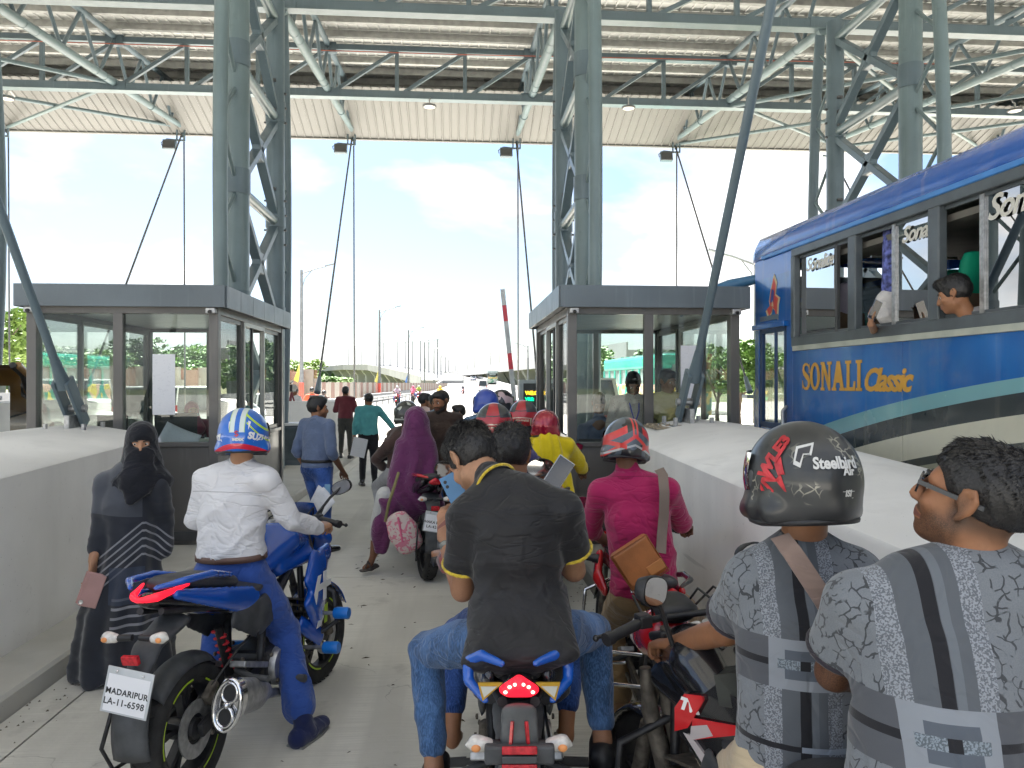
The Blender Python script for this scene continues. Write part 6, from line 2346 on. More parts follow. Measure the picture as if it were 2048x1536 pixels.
def wrap(obj_parent, body, size, az, el, m, roll=0.0, bold=.002, sc_x=1.0, name="lettering", r=1.03, shear=0.0):
    """lettering wrapped on the shell; az measured from the back of the helmet towards +x"""
    o = text(name, body, size, m, obj_parent, None, .0004, bold, shear)
    for v in o.data.vertices:
        x, y = v.co.x * sc_x, v.co.y
        x, y = x * math.cos(roll) - y * math.sin(roll), x * math.sin(roll) + y * math.cos(roll)
        a, e = az + x / .14, el + y / .14
        d = Vector((math.sin(a) * math.cos(e), -math.cos(a) * math.cos(e), math.sin(e)))
        t = 1 / math.sqrt((d.x / HR[0]) ** 2 + (d.y / HR[1]) ** 2 + (d.z / HR[2]) ** 2)
        v.co = d * (t * r + v.co.z) + Vector((0, -.005, 0))
    return o


def hmat(name, fn, rough=.3, coat=.6, metal=0):
    g = Graph(name, rough, metal, coat=coat)
    g.bump(g.noise(60, 3), .04, .002)
    return g.done(fn(g))


def person(label, rp, rz, J, o, vox=.01, group=None, seed=0, cat="person", sc=1.0):
    """J: joints in world space; o: outfit"""
    t = thing("person", label, cat, rp, rz, group)
    W2L = (Matrix.Translation(Vector(rp)) @ Matrix.Rotation(rz, 4, 'Z')).inverted()
    j = {k: (W2L @ Vector(v) if isinstance(v, Vector) else v) for k, v in J.items()}
    LR3 = W2L.to_3x3()
    sk = SK[o.get('skin', 'a')]
    girth = o.get('girth', 1.0)
    sh_ax = (j['shR'] - j['shL'])
    u = tuple(sh_ax.normalized())
    hy, hp, hr_ = J.get('hrot', (0, 0, 0))
    Mh = Matrix.Translation(j['head']) @ LR3.to_4x4() @ Matrix.Rotation(hy, 4, 'Z') @ Matrix.Rotation(hp, 4, 'X') @ Matrix.Rotation(hr_, 4, 'Y')
    hc = o.get('head', 'bare')
    # ---- body
    b = Blob(.018)
    neck_top = Mh @ Vector((0, -.02, -.05))
    if hc == 'bare': head_prims(b, Mh, sc)
    b.limb([j['neck'] - Vector((0, 0, .03)), neck_top], [.06 * sc, .054 * sc], k=.03)
    b.limb([j['shL'], j['neck'] - Vector((0, 0, .05)), j['shR']], [(.04), (.055), (.04)], k=.03)
    b.limb([j['neck'] - Vector((0, 0, .05)), j['chest'], j['waist'], j['pel']], .07)
    if 'anL' in j:
        for S in 'LR': b.limb([j['pel'], j['hip' + S], j['kn' + S], j['kn' + S].lerp(j['an' + S], .5)], [.05, .05, .04, .035])
    sleeve = o.get('sleeve', 'short')
    for S, s_ in (('L', -1), ('R', 1)):
        sh, el, wr = j['sh' + S], j['el' + S], j['wr' + S]
        b.limb([sh, sh.lerp(el, .5), el], [.05, .046, .04], k=.02)
        b.limb([el, el.lerp(wr, .35), wr], [.04, .04, .026], k=.015)
        hd = LR3 @ Vector(J.get('hd' + S, (J['wr' + S] - J['el' + S])))
        hn = LR3 @ Vector(J.get('hn' + S, (0, 0, -1)))
        hand(b, wr, hd, hn, J.get('th' + S, 1 if S == 'R' else -1), J.get('curl' + S, .45))
    if 'anL' in j:
        for S in 'LR':
            if o.get('barefeet') or o.get('ankle', True):
                an, kn = j['an' + S], j['kn' + S]
                b.limb([kn.lerp(an, .4), an], [.048, .034], k=.01)
                td = LR3 @ Vector(J.get('td' + S, (0, 1, 0)))
                b.limb([an - Vector((0, 0, .02)), an - Vector((0, 0, .05)) + td * .09, an - Vector((0, 0, .06)) + td * .15], [(.034, .04), (.04, .028), (.038, .016)], u=tuple(td.cross(Vector((0, 0, 1)))), k=.02)
    if hc == 'bare' and o.get('stubble') is not None:
        sk = facemat("face skin %d" % seed, {'a': (.31, .145, .075), 'b': (.19, .086, .047), 'c': (.40, .215, .125)}[o.get('skin', 'a')], Mh, o['stubble'])
    bo = b.done("body", sk, t, vox)
    if hc == 'bare' and o.get('face', True) and o.get('stubble') is not None:
        pass
    if hc == 'bare' and o.get('face', True):
        for s_ in (-1, 1):
            MB().ball(Mh @ Vector((s_ * .031 * sc, .069 * sc, -.001)), .0135 * sc, 12, 8).done("eye", M_EYEW, t, 180)
            MB().ball(Mh @ Vector((s_ * .031 * sc, .0795 * sc, -.002)), .0068 * sc, 10, 6).done("iris", M_EYEB, t, 180)
            MB().tube([Mh @ Vector((s_ * x * sc, y * sc, z * sc)) for x, y, z in ((.014, .09, .02), (.03, .089, .028), (.05, .074, .022))], [.003 * sc, .0045 * sc, .002 * sc], 6).done("eyebrow", M_HAIR, t, 60)
        if o.get('stubble') is None: lp = Blob(.004)
        P = lambda x, y, z: Mh @ Vector((x * sc, y * sc, z * sc))
        if o.get('stubble') is None:
            lp.limb([P(-.023, .082, -.066), P(0, .0925, -.0625), P(.023, .082, -.066)], [.004, .006, .004])
            lp.limb([P(-.018, .082, -.073), P(0, .0905, -.0745), P(.018, .082, -.073)], [.004, .007, .004])
            lp.done("lips", M_LIP, t, .004)
    if o.get('beard'):
        bb = Blob(.015)
        P = lambda x, y, z: Mh @ Vector((x * sc, y * sc, z * sc))
        f = o['beard']
        bb.limb([P(-.07, .0, -.03), P(-.056, .03, -.07), P(0, .064, -.105 - .02 * (f - 1)), P(.056, .03, -.07), P(.07, .0, -.03)], [.012 * f, .022 * f, .026 * f, .022 * f, .012 * f])
        bb.limb([P(-.03, .082, -.052), P(0, .096, -.05), P(.03, .082, -.052)], [.006, .008, .006], k=.004)
        bb.done("beard", M_BEARD, t, vox * .8, folds(.003, 3, 120))
    if o.get('hair') and hc == 'bare': hair_mesh(Mh, sc, o['hair'], max(vox, .006), o.get('strands', 0), seed + 5, t)
    # ---- shirt
    if o.get('shirt'):
        g_ = girth
        b = Blob(.035)
        up = j['chest'].lerp(j['neck'], .55)
        btm = j['pel'] + (j['waist'] - j['pel']) * (.15 - o.get('drop', 0.2))
        b.limb([btm, j['waist'], j['chest'], up], [(.185 * g_, .135 * g_), (.168 * g_, .128 * g_), (.175 * g_, .125), (.14, .092)], u)
        b.limb([j['shL'], up + Vector((0, 0, .02)), j['shR']], [.06, .068, .06], k=.05)
        for S in 'LR': b.limb([j['neck'] + Vector((0, 0, -.01)), j['neck'].lerp(j['sh' + S], .6)], [.05, .045], k=.06)
        if o.get('drape'):
            q_ = W2L @ o['drape']
            b.limb([j['waist'].lerp(j['pel'], .5), q_], [(.175 * g_, .12), (.21 * g_, .05)], u, k=.06)
        for S in 'LR':
            sh, el, wr = j['sh' + S], j['el' + S], j['wr' + S]
            if sleeve == 'long': b.limb([sh, el, el.lerp(wr, .45), wr.lerp(el, .08)], [.066, .058, .054, .043], k=.03)
            elif sleeve == 'elbow': b.limb([sh, el, el.lerp(wr, .16)], [.066, .06, .058], k=.03)
            else: b.limb([sh, sh.lerp(el, .72)], [.068, .075], k=.03)
        cut_b = None
        nb, ax_ = np.array(btm), np.array((j['waist'] - j['pel']).normalized())

        def cutf(x, y, z):
            c_ = -((x - nb[0]) * ax_[0] + (y - nb[1]) * ax_[1] + (z - nb[2]) * ax_[2])
            if sleeve == 'short':
                for S in 'LR':
                    e0 = np.array(j['sh' + S].lerp(j['el' + S], .66))
                    dd = np.array((j['el' + S] - j['sh' + S]).normalized())
                    pr = (x - e0[0]) * dd[0] + (y - e0[1]) * dd[1] + (z - e0[2]) * dd[2]
                    rr_ = np.sqrt((x - e0[0]) ** 2 + (y - e0[1]) ** 2 + (z - e0[2]) ** 2)
                    c_ = np.maximum(c_, np.where(rr_ < .13, pr, -1))
            return c_
        if o.get('collar'):
            b.limb([j['neck'] - Vector((0, 0, .02)), j['neck'] + (neck_top - j['neck']) * .35], [.066, .062], k=.012)
        so_ = b.done("shirt", o['shirt'], t, vox, folds(o.get('fold', .006), seed, o.get('fk', 22), j['waist'].z if o.get('crease', 1) else None), cutf)
        if sleeve == 'short' and o.get('piping'):
            for S in 'LR':
                e0 = j['sh' + S].lerp(j['el' + S], .645)
                dd = (j['el' + S] - j['sh' + S]).normalized()
                a1 = dd.cross(Vector((.3, 1, .2))).normalized()
                a2 = dd.cross(a1)
                MB().tube([e0 + (a1 * math.cos(q * PI / 10) + a2 * math.sin(q * PI / 10)) * .077 for q in range(20)], .006, 6, closed=True).done("sleeve_piping", o['piping'], so_, 60)
        if o.get('collar'):
            c0 = j['neck'] - Vector((0, 0, .0))
            dd = (neck_top - j['neck']).normalized()
            a1 = dd.cross(Vector((0, 1, .1))).normalized()
            a2 = dd.cross(a1)
            m = MB()
            m.sheet(lambda a, q: c0 + dd * (.03 - .034 * q) + (a1 * math.cos(2 * PI * a) + a2 * math.sin(2 * PI * a)) * (.062 + .017 * q), 20, 2)
            co_ = m.done("collar", o.get('collar_m') or o['shirt'], so_, 180)
            co_.modifiers.new("s", 'SOLIDIFY').thickness = .004
            if o.get('piping'):
                MB().tube([c0 + dd * (-.002) + (a1 * math.cos(q * PI / 12) + a2 * math.sin(q * PI / 12)) * .081 for q in range(24)], .0055, 6, closed=True).done("collar_piping", o['piping'], so_, 60)
    # ---- trousers
    if o.get('pants'):
        b = Blob(.03)
        end = o.get('pend', .88)
        b.limb([j['pel'] + (j['waist'] - j['pel']) * .35, j['pel']], [(.165 * girth, .12 * girth), (.17 * girth, .13 * girth)], u)
        for S in 'LR':
            hip, kn, an = j['hip' + S], j['kn' + S], j['an' + S]
            lw = o.get('leg', 1.0)
            b.limb([hip, hip.lerp(kn, .5), kn], [.098 * girth, .088 * lw, .068 * lw], k=.04)
            b.limb([kn, kn.lerp(an, .4), kn.lerp(an, end)], [.068 * lw, .066 * lw, .054 * lw * o.get('hem', 1.0)], k=.02)
        b.done("trousers", o['pants'], t, vox, folds(o.get('pfold', .006), seed + 1, 26))
        if o.get('belt'):
            c = j['pel'] + (j['waist'] - j['pel']) * .42
            uu = Vector(u)
            ww = Vector((0, 0, 1)).cross(uu).normalized()
            pts = [c + uu * math.cos(q * PI / 14) * .182 * girth + ww * math.sin(q * PI / 14) * .136 * girth for q in range(28)]
            m = MB()
            m.sheet(lambda a, q: pts[round(a * 28) % 28] + Vector((0, 0, -.016 + .032 * q)), 28, 1)
            m.done("belt", o['belt'], t, 60).modifiers.new("s", 'SOLIDIFY').thickness = .006
    if o.get('shoes') and 'anL' in j:
        for S in 'LR':
            an = j['an' + S]
            td = (LR3 @ Vector(J.get('td' + S, (0, 1, 0)))).normalized()
            lat = tuple(td.cross(Vector((0, 0, 1))))
            b = Blob(.015)
            z0 = Vector((0, 0, -.055))
            kind = o.get('shoe_kind', 'shoe')
            if kind == 'shoe':
                b.limb([an + z0 - td * .045, an + z0 + td * .07, an + z0 + td * .17 + Vector((0, 0, -.005))], [(.05, .055), (.054, .046), (.046, .034)], lat)
                if not o.get('low'): b.limb([an + Vector((0, 0, .02)), an + z0 + td * .03], [.05, .055])
            else:
                b.limb([an + z0 - td * .04 + Vector((0, 0, -.025)), an + z0 + td * .16 + Vector((0, 0, -.025))], [(.045, .012), (.048, .012)], lat)
                b.limb([an + z0 + td * .08 + Vector((-.04, 0, -.01)), an + z0 + td * .09 + Vector((0, 0, .03)), an + z0 + td * .08 + Vector((.04, 0, -.01))], .009)
            so2 = b.done("shoe", o['shoes'], t, max(.006, vox * .8))
            MB().prism([(-.05, -.07), (.05, -.07), (.055, .1), (.035, .185), (-.035, .185), (-.055, .1)], .018, Matrix.Translation(an + z0 + Vector((0, 0, -.048))) @ Matrix.Rotation(math.atan2(-td.x, td.y), 4, 'Z')).done("sole", o.get('sole', M_BLK), so2, 0)
            if o.get('sock'):
                MB().tube([an + Vector((0, 0, -.01)), an + (j['kn' + S] - an) * .28], [.042, .046], 14).done("sock", o['sock'], t, 60)
    ho = None
    if isinstance(hc, tuple): ho = helmet(t, Mh @ Matrix.Translation((0, 0, .008)), hc[0], hc[1] if len(hc) > 1 else 1.0, True, max(.006, vox), True)
    return t, j, Mh, ho


def stand(px, d, rz, hgt=1.68, z=0.0, gz=None, arms=None, lean=0.0, wide=1.0, hrot=(0, 0, 0)):
    """upright pose; arms: dict of overrides in body space (metres for a 1.68 m body)"""
    s = hgt / 1.68
    L0 = dict(pel=(0, 0, .93), waist=(0, 0, 1.09), chest=(0, .01, 1.27), neck=(0, -.005, 1.43), head=(0, .02, 1.56), shL=(-.175, 0, 1.385), shR=(.175, 0, 1.385), elL=(-.235, -.03, 1.11), elR=(.235, -.03, 1.11), wrL=(-.25, .05, .87), wrR=(.25, .05, .87), hipL=(-.09, 0, .9), hipR=(.09, 0, .9), knL=(-.1, .02, .49), knR=(.1, .02, .49), anL=(-.11, 0, .085), anR=(.11, 0, .085))
    L0.update(arms or {})
    p = gat(px, d, z)
    M = Matrix.Translation(p) @ Matrix.Rotation(rz, 4, 'Z') @ Matrix.Scale(s, 4)
    J = {k: M @ Vector(v) for k, v in L0.items() if len(v) == 3 and k[:2] not in ('hd', 'hn', 'td')}
    J['hrot'] = (rz + hrot[0], hrot[1], hrot[2])
    R3 = Matrix.Rotation(rz, 3, 'Z')
    J['tdL'], J['tdR'] = R3 @ Vector((-.2, 1, 0)), R3 @ Vector((.2, 1, 0))
    for k, v in L0.items():
        if k[:2] in ('hd', 'hn', 'td'): J[k] = R3 @ Vector(v)
    return p, J


def ride(px, d, rz, seat=.86, lean=.12, hands=None, foot=.36, knee=.2, hrot=(0, 0, 0), s=1.0):
    """riding pose on a saddle"""
    L0 = dict(pel=(0, -.05, seat + .08), waist=(0, -.03, seat + .24), chest=(0, lean * .6, seat + .42), neck=(0, lean, seat + .58), head=(0, lean + .04, seat + .71), shL=(-.18, lean * .9, seat + .53), shR=(.18, lean * .9, seat + .53), elL=(-.28, lean + .14, seat + .28), elR=(.28, lean + .14, seat + .28), wrL=(-.31, lean + .36, seat + .2), wrR=(.31, lean + .36, seat + .2), hipL=(-.09, -.02, seat + .04), hipR=(.09, -.02, seat + .04), knL=(-knee - .04, .36, seat - .14), knR=(knee + .04, .36, seat - .14), anL=(-knee, .12, foot), anR=(knee, .12, foot))
    L0.update(hands or {})
    p = gat(px, d)
    M = Matrix.Translation(p) @ Matrix.Rotation(rz, 4, 'Z') @ Matrix.Scale(s, 4)
    J = {k: M @ Vector(v) for k, v in L0.items()}
    J['hrot'] = (rz + hrot[0], hrot[1], hrot[2])
    R3 = Matrix.Rotation(rz, 3, 'Z')
    J['tdL'] = J['tdR'] = R3 @ Vector((0, 1, 0))
    J['curlL'] = J['curlR'] = .95
    for S in 'LR': J['hd' + S] = R3 @ Vector((0, 1, -.15))
    return p, J
# ================================================================ the cast, nearest first
FW = -TH      # facing straight away from the viewer


def fwd(rz): return Vector((-math.sin(rz), math.cos(rz), 0))


# --- woven shirt of the twin riders
def twin_shirt(name, x0, zc):
    g = Graph(name, .9, spec=.15, sheen=.3)
    X = g.x - x0
    fine = g.noise(420, 2)
    lightc, midc, darkc = (.19, .205, .225), (.09, .095, .108), (.02, .02, .024)
    wv = g.noise(9, 3)
    wy = g.noise(11, 3, g.stretch((1.0, 1.3, 1.1)))
    ed = g.voro(31, 'DISTANCE_TO_EDGE', g.comb(g.x + wv * .1, g.y, g.z + wy * .12))
    gate = g.step(g.noise(30, 2), .44, .52) * .85
    crack = (ed < .055) * gate
    c = g.mix(crack, g.mix(g.step(fine, .35, .7) * .5, lightc, (.135, .15, .165)), (.035, .037, .042))
    ax = X.abs()
    # speckled light stripes either side of the bands
    sp = g.step(g.noise(260, 1), .45, .55)
    c = g.mix((ax < .088), c, g.mix(sp, (.28, .3, .33), (.13, .14, .16)))
    c = g.mix((ax < .052), c, (.105, .115, .13))
    c = g.mix(X.inside(.014, .03), c, (.145, .16, .18))
    c = g.mix((ax < .0125), c, darkc)
    Z = g.z - zc
    az = Z.abs()
    band = (az < .062)
    c = g.mix(band * (ax > .07), c, midc)
    c = g.mix((Z + .0).abs() < .0085, c, g.mix((ax > .07), (.12, .14, .16), darkc))
    sq = (ax < .078) * (az < .062)
    c = g.mix(sq, c, (.25, .27, .30))
    sq2 = (ax < .045) * (az < .036)
    c = g.mix(sq2, c, (.1, .115, .14))
    sq3 = (ax < .06) * (az < .012)
    c = g.mix(sq3, c, g.mix(sp, (.24, .28, .32), (.11, .13, .15)))
    c = g.mix((ax < .012) * (az < .012), c, darkc)
    # hem bands
    Zh = g.z - (zc - .205)
    c = g.mix(Zh.abs() < .007, c, g.mix(X > -.01, darkc, (.32, .36, .42)))
    n1 = g.noise(5, 2, dist=1.1)
    g.bump(g.step((n1 - .5).abs(), 0, .06) + fine * .12, .35, .008)
    return g.done(c)


M_TW1, M_TW2 = twin_shirt("woven patterned shirt a", -.035, 1.15), twin_shirt("woven patterned shirt b", -.052, 1.17)
M_RIB = cloth("dark ribbed collar", (.035, .03, .038))
M_KHAKI = cloth("khaki cotton", (.30, .20, .10), var=.1)
M_BEIGE = cloth("beige cotton", (.52, .42, .28), var=.08)
M_STRAP = cloth("taupe webbing strap", (.24, .17, .14), weave=.5)
M_LEATH = mat("tan leather", (.42, .15, .045), .42, var=.18, vs=9, bump=.25, bs=120, coat=.2)

# sunglasses man, nearest on the right
J = dict(pel=at(1880, 1640, 1.5), waist=at(1880, 1500, 1.52), chest=at(1885, 1300, 1.56), neck=at(1955, 1118, 1.56), head=at(1945, 1000, 1.56),
         shL=at(1718, 1205, 1.62), shR=at(2120, 1195, 1.5), elL=at(1668, 1345, 1.72), elR=at(2160, 1420, 1.6), wrL=at(1790, 1360, 1.98), wrR=at(2120, 1500, 1.8),
         hipL=at(1800, 1640, 1.5), hipR=at(1960, 1640, 1.5), hrot=(FW + R(42), R(20), R(0)), hdL=Vector((.3, 1, 0)), curlL=.5)
t1, j1, M1, _ = person("man in sunglasses and grey patterned shirt looking up to the left", gat(1880, 1.55), FW, J,
                       dict(skin='a', hair='fade', strands=16000, shirt=M_TW2, fold=.0035, fk=14, girth=1.02, collar=False, stubble=.8, drop=.9, face=True), .0065, seed=2)
P_ = lambda x, y, z: M1 @ Vector((x, y, z))
sg = MB()
for s_ in (-1, 1):
    M = M1 @ Matrix.Translation((s_ * .034, .098, .0)) @ Matrix.Rotation(-s_ * R(14), 4, 'Z') @ Matrix.Rotation(R(90), 4, 'X')
    sg.prism([(.03 * math.cos(a) * (1 if math.sin(a) > 0 else .9), .024 * math.sin(a)) for a in [k * PI / 9 for k in range(18)]], .004, M)
gls = sg.done("sunglasses_lens", mat("dark lens", (.008, .008, .012), .06, var=0, coat=1), t1, 0)
for s_ in (-1, 1): MB().bar(P_(s_ * .064, .09, .006), P_(s_ * .088, -.045, .012), .004, .009).done("sunglasses_arm", M_DGREY, t1, 0)
MB().bar(P_(-.01, .104, .006), P_(.01, .104, .006), .004).done("sunglasses_bridge", M_DGREY, t1, 0)


def neck_ring(t, c, d, r, m, name="collar_band"):
    a1 = d.cross(Vector((0, 1, .1))).normalized()
    a2 = d.cross(a1)
    mm = MB()
    mm.sheet(lambda a, q: c + d * (.012 - .024 * q) + (a1 * math.cos(2 * PI * a) + a2 * math.sin(2 * PI * a)) * (r + .012 * q), 24, 2)
    o = mm.done(name, m, t, 180)
    o.modifiers.new("s", 'SOLIDIFY').thickness = .005


neck_ring(t1, j1['neck'] - Vector((0, .0, .012)), Vector((0, .12, 1)).normalized(), .066, M_RIB)


def sleeve_ring(t, j, S, m, f=.655, r=.0765, w_=.006):
    e0 = j['sh' + S].lerp(j['el' + S], f)
    dd = (j['el' + S] - j['sh' + S]).normalized()
    a1 = dd.cross(Vector((.3, 1, .2))).normalized()
    a2 = dd.cross(a1)
    MB().tube([e0 + (a1 * math.cos(q * PI / 12) + a2 * math.sin(q * PI / 12)) * r for q in range(24)], w_, 6, closed=True).done("sleeve_band", m, t, 60)


sleeve_ring(t1, j1, 'L', M_RIB, .655, .074)

# steelbird style rider
J = dict(pel=at(1606, 1545, 1.97), waist=at(1604, 1420, 1.97), chest=at(1602, 1245, 1.98), neck=at(1605, 1085, 2.0), head=at(1603, 958, 1.99),
         shL=at(1500, 1160, 2.02), shR=at(1712, 1150, 1.97), elL=at(1452, 1262, 2.2), elR=at(1770, 1300, 2.15), wrL=at(1345, 1288, 2.5), wrR=at(1700, 1290, 2.5),
         hipL=at(1540, 1540, 1.97), hipR=at(1670, 1540, 1.97), knL=at(1430, 1545, 2.42), knR=at(1770, 1540, 2.42), anL=at(1450, 1800, 2.2), anR=at(1740, 1800, 2.2),
         hrot=(FW + R(16), R(-2), 0), hdL=Vector((-.35, .85, -.25)), hnL=Vector((.1, -.1, -1)), curlL=.95, curlR=.95)


def f_steel(g):
    az = g.x
    base = g.var((.035, .037, .038), .25, 9)
    scr = (g.voro(30, 'DISTANCE_TO_EDGE', g.comb(g.x + g.noise(20, 2) * .06, g.y + g.noise(24, 2) * .06, g.z)) < .05) * g.step(g.noise(9, 2), .5, .6)
    c = g.mix(scr * (g.y < .02) * (g.z > -.055), base, (.28, .27, .22))
    return g.mix(g.z < -.06, c, (.03, .031, .033))


t2, j2, M2, h2 = person("rider in black and red full face helmet and grey patterned shirt", gat(1604, 1.97), FW, J,
                        dict(skin='a', head=(hmat("helmet matt black graphic", f_steel, .38, .25), 1.06), shirt=M_TW1, fold=.0035, fk=14, girth=.97, drop=.3, pants=M_BEIGE, pfold=.008), .0075, seed=4)
neck_ring(t2, j2['neck'] - Vector((0, 0, .012)), Vector((0, .12, 1)).normalized(), .064, M_RIB)
sleeve_ring(t2, j2, 'L', M_RIB, .655, .074)
M_HW, M_HR = mat("helmet print white", (.62, .62, .6), .4, var=.1), mat("helmet print red", (.5, .03, .04), .4, var=.25, vs=30)
wrap(h2, "Steelbird", .036, -.12, .28, M_HW, 0, .0012, .8)
wrap(h2, "Air", .024, .06, .15, M_HW, 0, .0008, .9)
wrap(h2, "ISI", .019, .05, -.18, M_HW, 0, .0007, .9)
for zz_ in (-.13, -.235): wrap(h2, "______", .02, .05, zz_ + .04, M_HW, 0, .0, .5)
wrap(h2, "WLE3", .05, -1.2, .42, M_HR, R(62), .003, 1.0)
wrap(h2, "X/V", .055, -1.3, -.15, M_HR, R(70), .003, 1.0)


def patch(parent, pts, m, name, r=1.02):
    """polygon on the shell: pts of (azimuth from back, elevation)"""
    vs = []
    for a, e in pts:
        d = Vector((math.sin(a) * math.cos(e), -math.cos(a) * math.cos(e), math.sin(e)))
        t = 1 / math.sqrt((d.x / HR[0]) ** 2 + (d.y / HR[1]) ** 2 + (d.z / HR[2]) ** 2)
        vs.append(d * t * r + Vector((0, -.005, 0)))
    me = bpy.data.meshes.new(name)
    # subdivide towards the centre so the patch hugs the shell
    n = len(pts)
    ca, ce = sum(p[0] for p in pts) / n, sum(p[1] for p in pts) / n
    V, F = [], []

    def S(a, e):
        d = Vector((math.sin(a) * math.cos(e), -math.cos(a) * math.cos(e), math.sin(e)))
        t = 1 / math.sqrt((d.x / HR[0]) ** 2 + (d.y / HR[1]) ** 2 + (d.z / HR[2]) ** 2)
        return tuple(d * t * r + Vector((0, -.005, 0)))
    K = 4
    edge = []
    for i in range(n):
        for q in range(3):
            f = q / 3
            edge.append((pts[i][0] * (1 - f) + pts[(i + 1) % n][0] * f, pts[i][1] * (1 - f) + pts[(i + 1) % n][1] * f))
    m_ = len(edge)
    V.append(S(ca, ce))
    for k in range(1, K + 1):
        for a, e in edge: V.append(S(ca + (a - ca) * k / K, ce + (e - ce) * k / K))
    for i in range(m_): F.append((0, 1 + i, 1 + (i + 1) % m_))
    for k in range(K - 1):
        for i in range(m_):
            a, b = 1 + k * m_ + i, 1 + k * m_ + (i + 1) % m_
            F.append((a, a + m_, b + m_, b))
    me.from_pydata(V, [], F)
    return mesh_obj(name, me, m, parent, 180)


patch(h2, [(-1.04, 0.42), (-0.94, 0.1), (-1.02, 0.12), (-0.9, -0.25), (-1.12, 0.0), (-1.04, 0.02), (-1.16, 0.28)], M_HR, "red_flash")
patch(h2, [(-0.76, 0.6), (-0.42, 0.66), (-0.5, 0.42), (-0.62, 0.45), (-0.68, 0.22), (-0.8, 0.28)], M_HW, "white_badge")
patch(h2, [(-0.72, 0.55), (-0.48, 0.6), (-0.53, 0.46), (-0.64, 0.49), (-0.69, 0.3), (-0.76, 0.34)], mat("badge core", (.05, .05, .055), .4, var=0), "badge_core", 1.026)
patch(h2, [(-.5, -.30), (.0, -.42), (.6, -.36), (.6, -.33), (.0, -.38), (-.5, -.27)], mat("groove grey", (.1, .1, .1), .4), "groove")
patch(h2, [(-0.18, -0.34), (0.22, -0.34), (0.14, -0.47), (-0.1, -0.47)], mat("vent grey", (.16, .17, .18), .4), "rear_vent")
# strap across the back
def strap(t, pts, w_, m, name="bag_strap"):
    pts = [Vector(p) for p in pts]
    mm = MB()
    n = len(pts)
    for i in range(n):
        tg = (pts[min(i + 1, n - 1)] - pts[max(i - 1, 0)]).normalized()
        s_ = tg.cross(Vector((0, -1, 0))).normalized() * w_ / 2
        mm.v += [tuple(pts[i] - s_), tuple(pts[i] + s_), tuple(pts[i] + s_ + Vector((0, .004, 0))), tuple(pts[i] - s_ + Vector((0, .004, 0)))]
    for i in range(n - 1):
        for q in range(4): mm.f.append((4 * i + q, 4 * i + (q + 1) % 4, 4 * i + 4 + (q + 1) % 4, 4 * i + 4 + q))
    return mm.done(name, m, t, 60)


Wl = lambda t, v: (Matrix.Translation(t.location) @ Matrix.Rotation(t.rotation_euler.z, 4, 'Z')).inverted() @ v
strap(t2, [Wl(t2, at(x, y, d)) for x, y, d in ((1560, 1072, 1.90), (1585, 1105, 1.84), (1615, 1150, 1.815), (1648, 1200, 1.80), (1690, 1275, 1.80), (1740, 1360, 1.83))], .048, M_STRAP)

# --- young man in black polo, pillion in the middle
M_POLO = cloth("black polo jersey", (.02, .02, .022), .5, var=.2, sheen=.15, crease=.7)
M_YEL = cloth("yellow piping", (.55, .4, .04), var=.3, vs=90)
M_JEAN1 = denim("faded blue denim", (.035, .085, .19))
M_JEAN2 = denim("dark blue denim", (.012, .045, .17))
J = dict(pel=at(1040, 1268, 2.6), waist=at(1036, 1165, 2.6), chest=at(1030, 1050, 2.6), neck=at(992, 968, 2.66), head=at(945, 922, 2.78),
         shL=at(934, 1032, 2.62), shR=at(1126, 1018, 2.6), elL=at(925, 1180, 2.72), elR=at(1148, 1140, 2.72), wrL=at(888, 1072, 2.92), wrR=at(1118, 1030, 3.0),
         hipL=at(985, 1278, 2.62), hipR=at(1095, 1270, 2.62), knL=at(852, 1300, 2.95), knR=at(1187, 1262, 2.98), anL=at(868, 1530, 2.78), anR=at(1205, 1475, 2.84),
         hrot=(FW + R(38), R(-42), R(0)), hdL=Vector((.05, .35, 1)), hnL=Vector((.6, .8, -.2)), curlL=.55, hdR=Vector((0, .3, 1)), hnR=Vector((-.5, .8, 0)), curlR=.5, tdL=fwd(FW), tdR=fwd(FW - .15))
t3, j3, M3, _ = person("young man in black polo with yellow piping bending over his phone", gat(1036, 2.62), FW, J,
                       dict(skin='c', hair='full', strands=16000, shirt=M_POLO, fold=.007, fk=12, collar=True, piping=M_YEL, girth=.92, stubble=.25, drape=at(1040, 1316, 2.37), pants=M_JEAN1, pfold=.007, pend=.84, leg=.98, shoes=M_BLK, low=1, drop=1.3), .0065, seed=9)
wv_ = (j3['wrL'] - j3['elL']).normalized()
wt = thing("wrist_watch", "dark wrist watch on the bent wrist of the man in black polo", "watch", at(892, 1088, 2.89), FW)
MB().lathe([(.031, -.011), (.034, -.011), (.034, .011), (.031, .011)], n=20).done("band", M_DGREY, wt, 40)
MB().lathe([(0, .008), (.02, .006), (.022, 0)], (0, -.034, 0), 'y', 20, Matrix.Rotation(PI, 4, 'Z')).done("dial", mat("watch dial", (.1, .12, .12), .15), wt, 40)


def phone(label, p, M, col=(.1, .2, .35)):
    t = thing("mobile_phone", label, "phone", p)
    t.rotation_euler = M
    MB().box((0, 0, 0), (.074, .009, .155)).done("case", mat("phone case %.2f" % col[0], col, .3), t, 0, .004)
    MB().box((0, -.0052, 0), (.068, .001, .146)).done("screen", mat("phone glass", (.02, .025, .035), .06, var=0, coat=1), t, 0)
    for i in range(2): MB().lathe([(0, .0025), (.006, .002), (.007, 0)], (.02, .005, .055 - .02 * i), 'y', 12).done("camera_lens", M_BLK, t, 50)
    return t


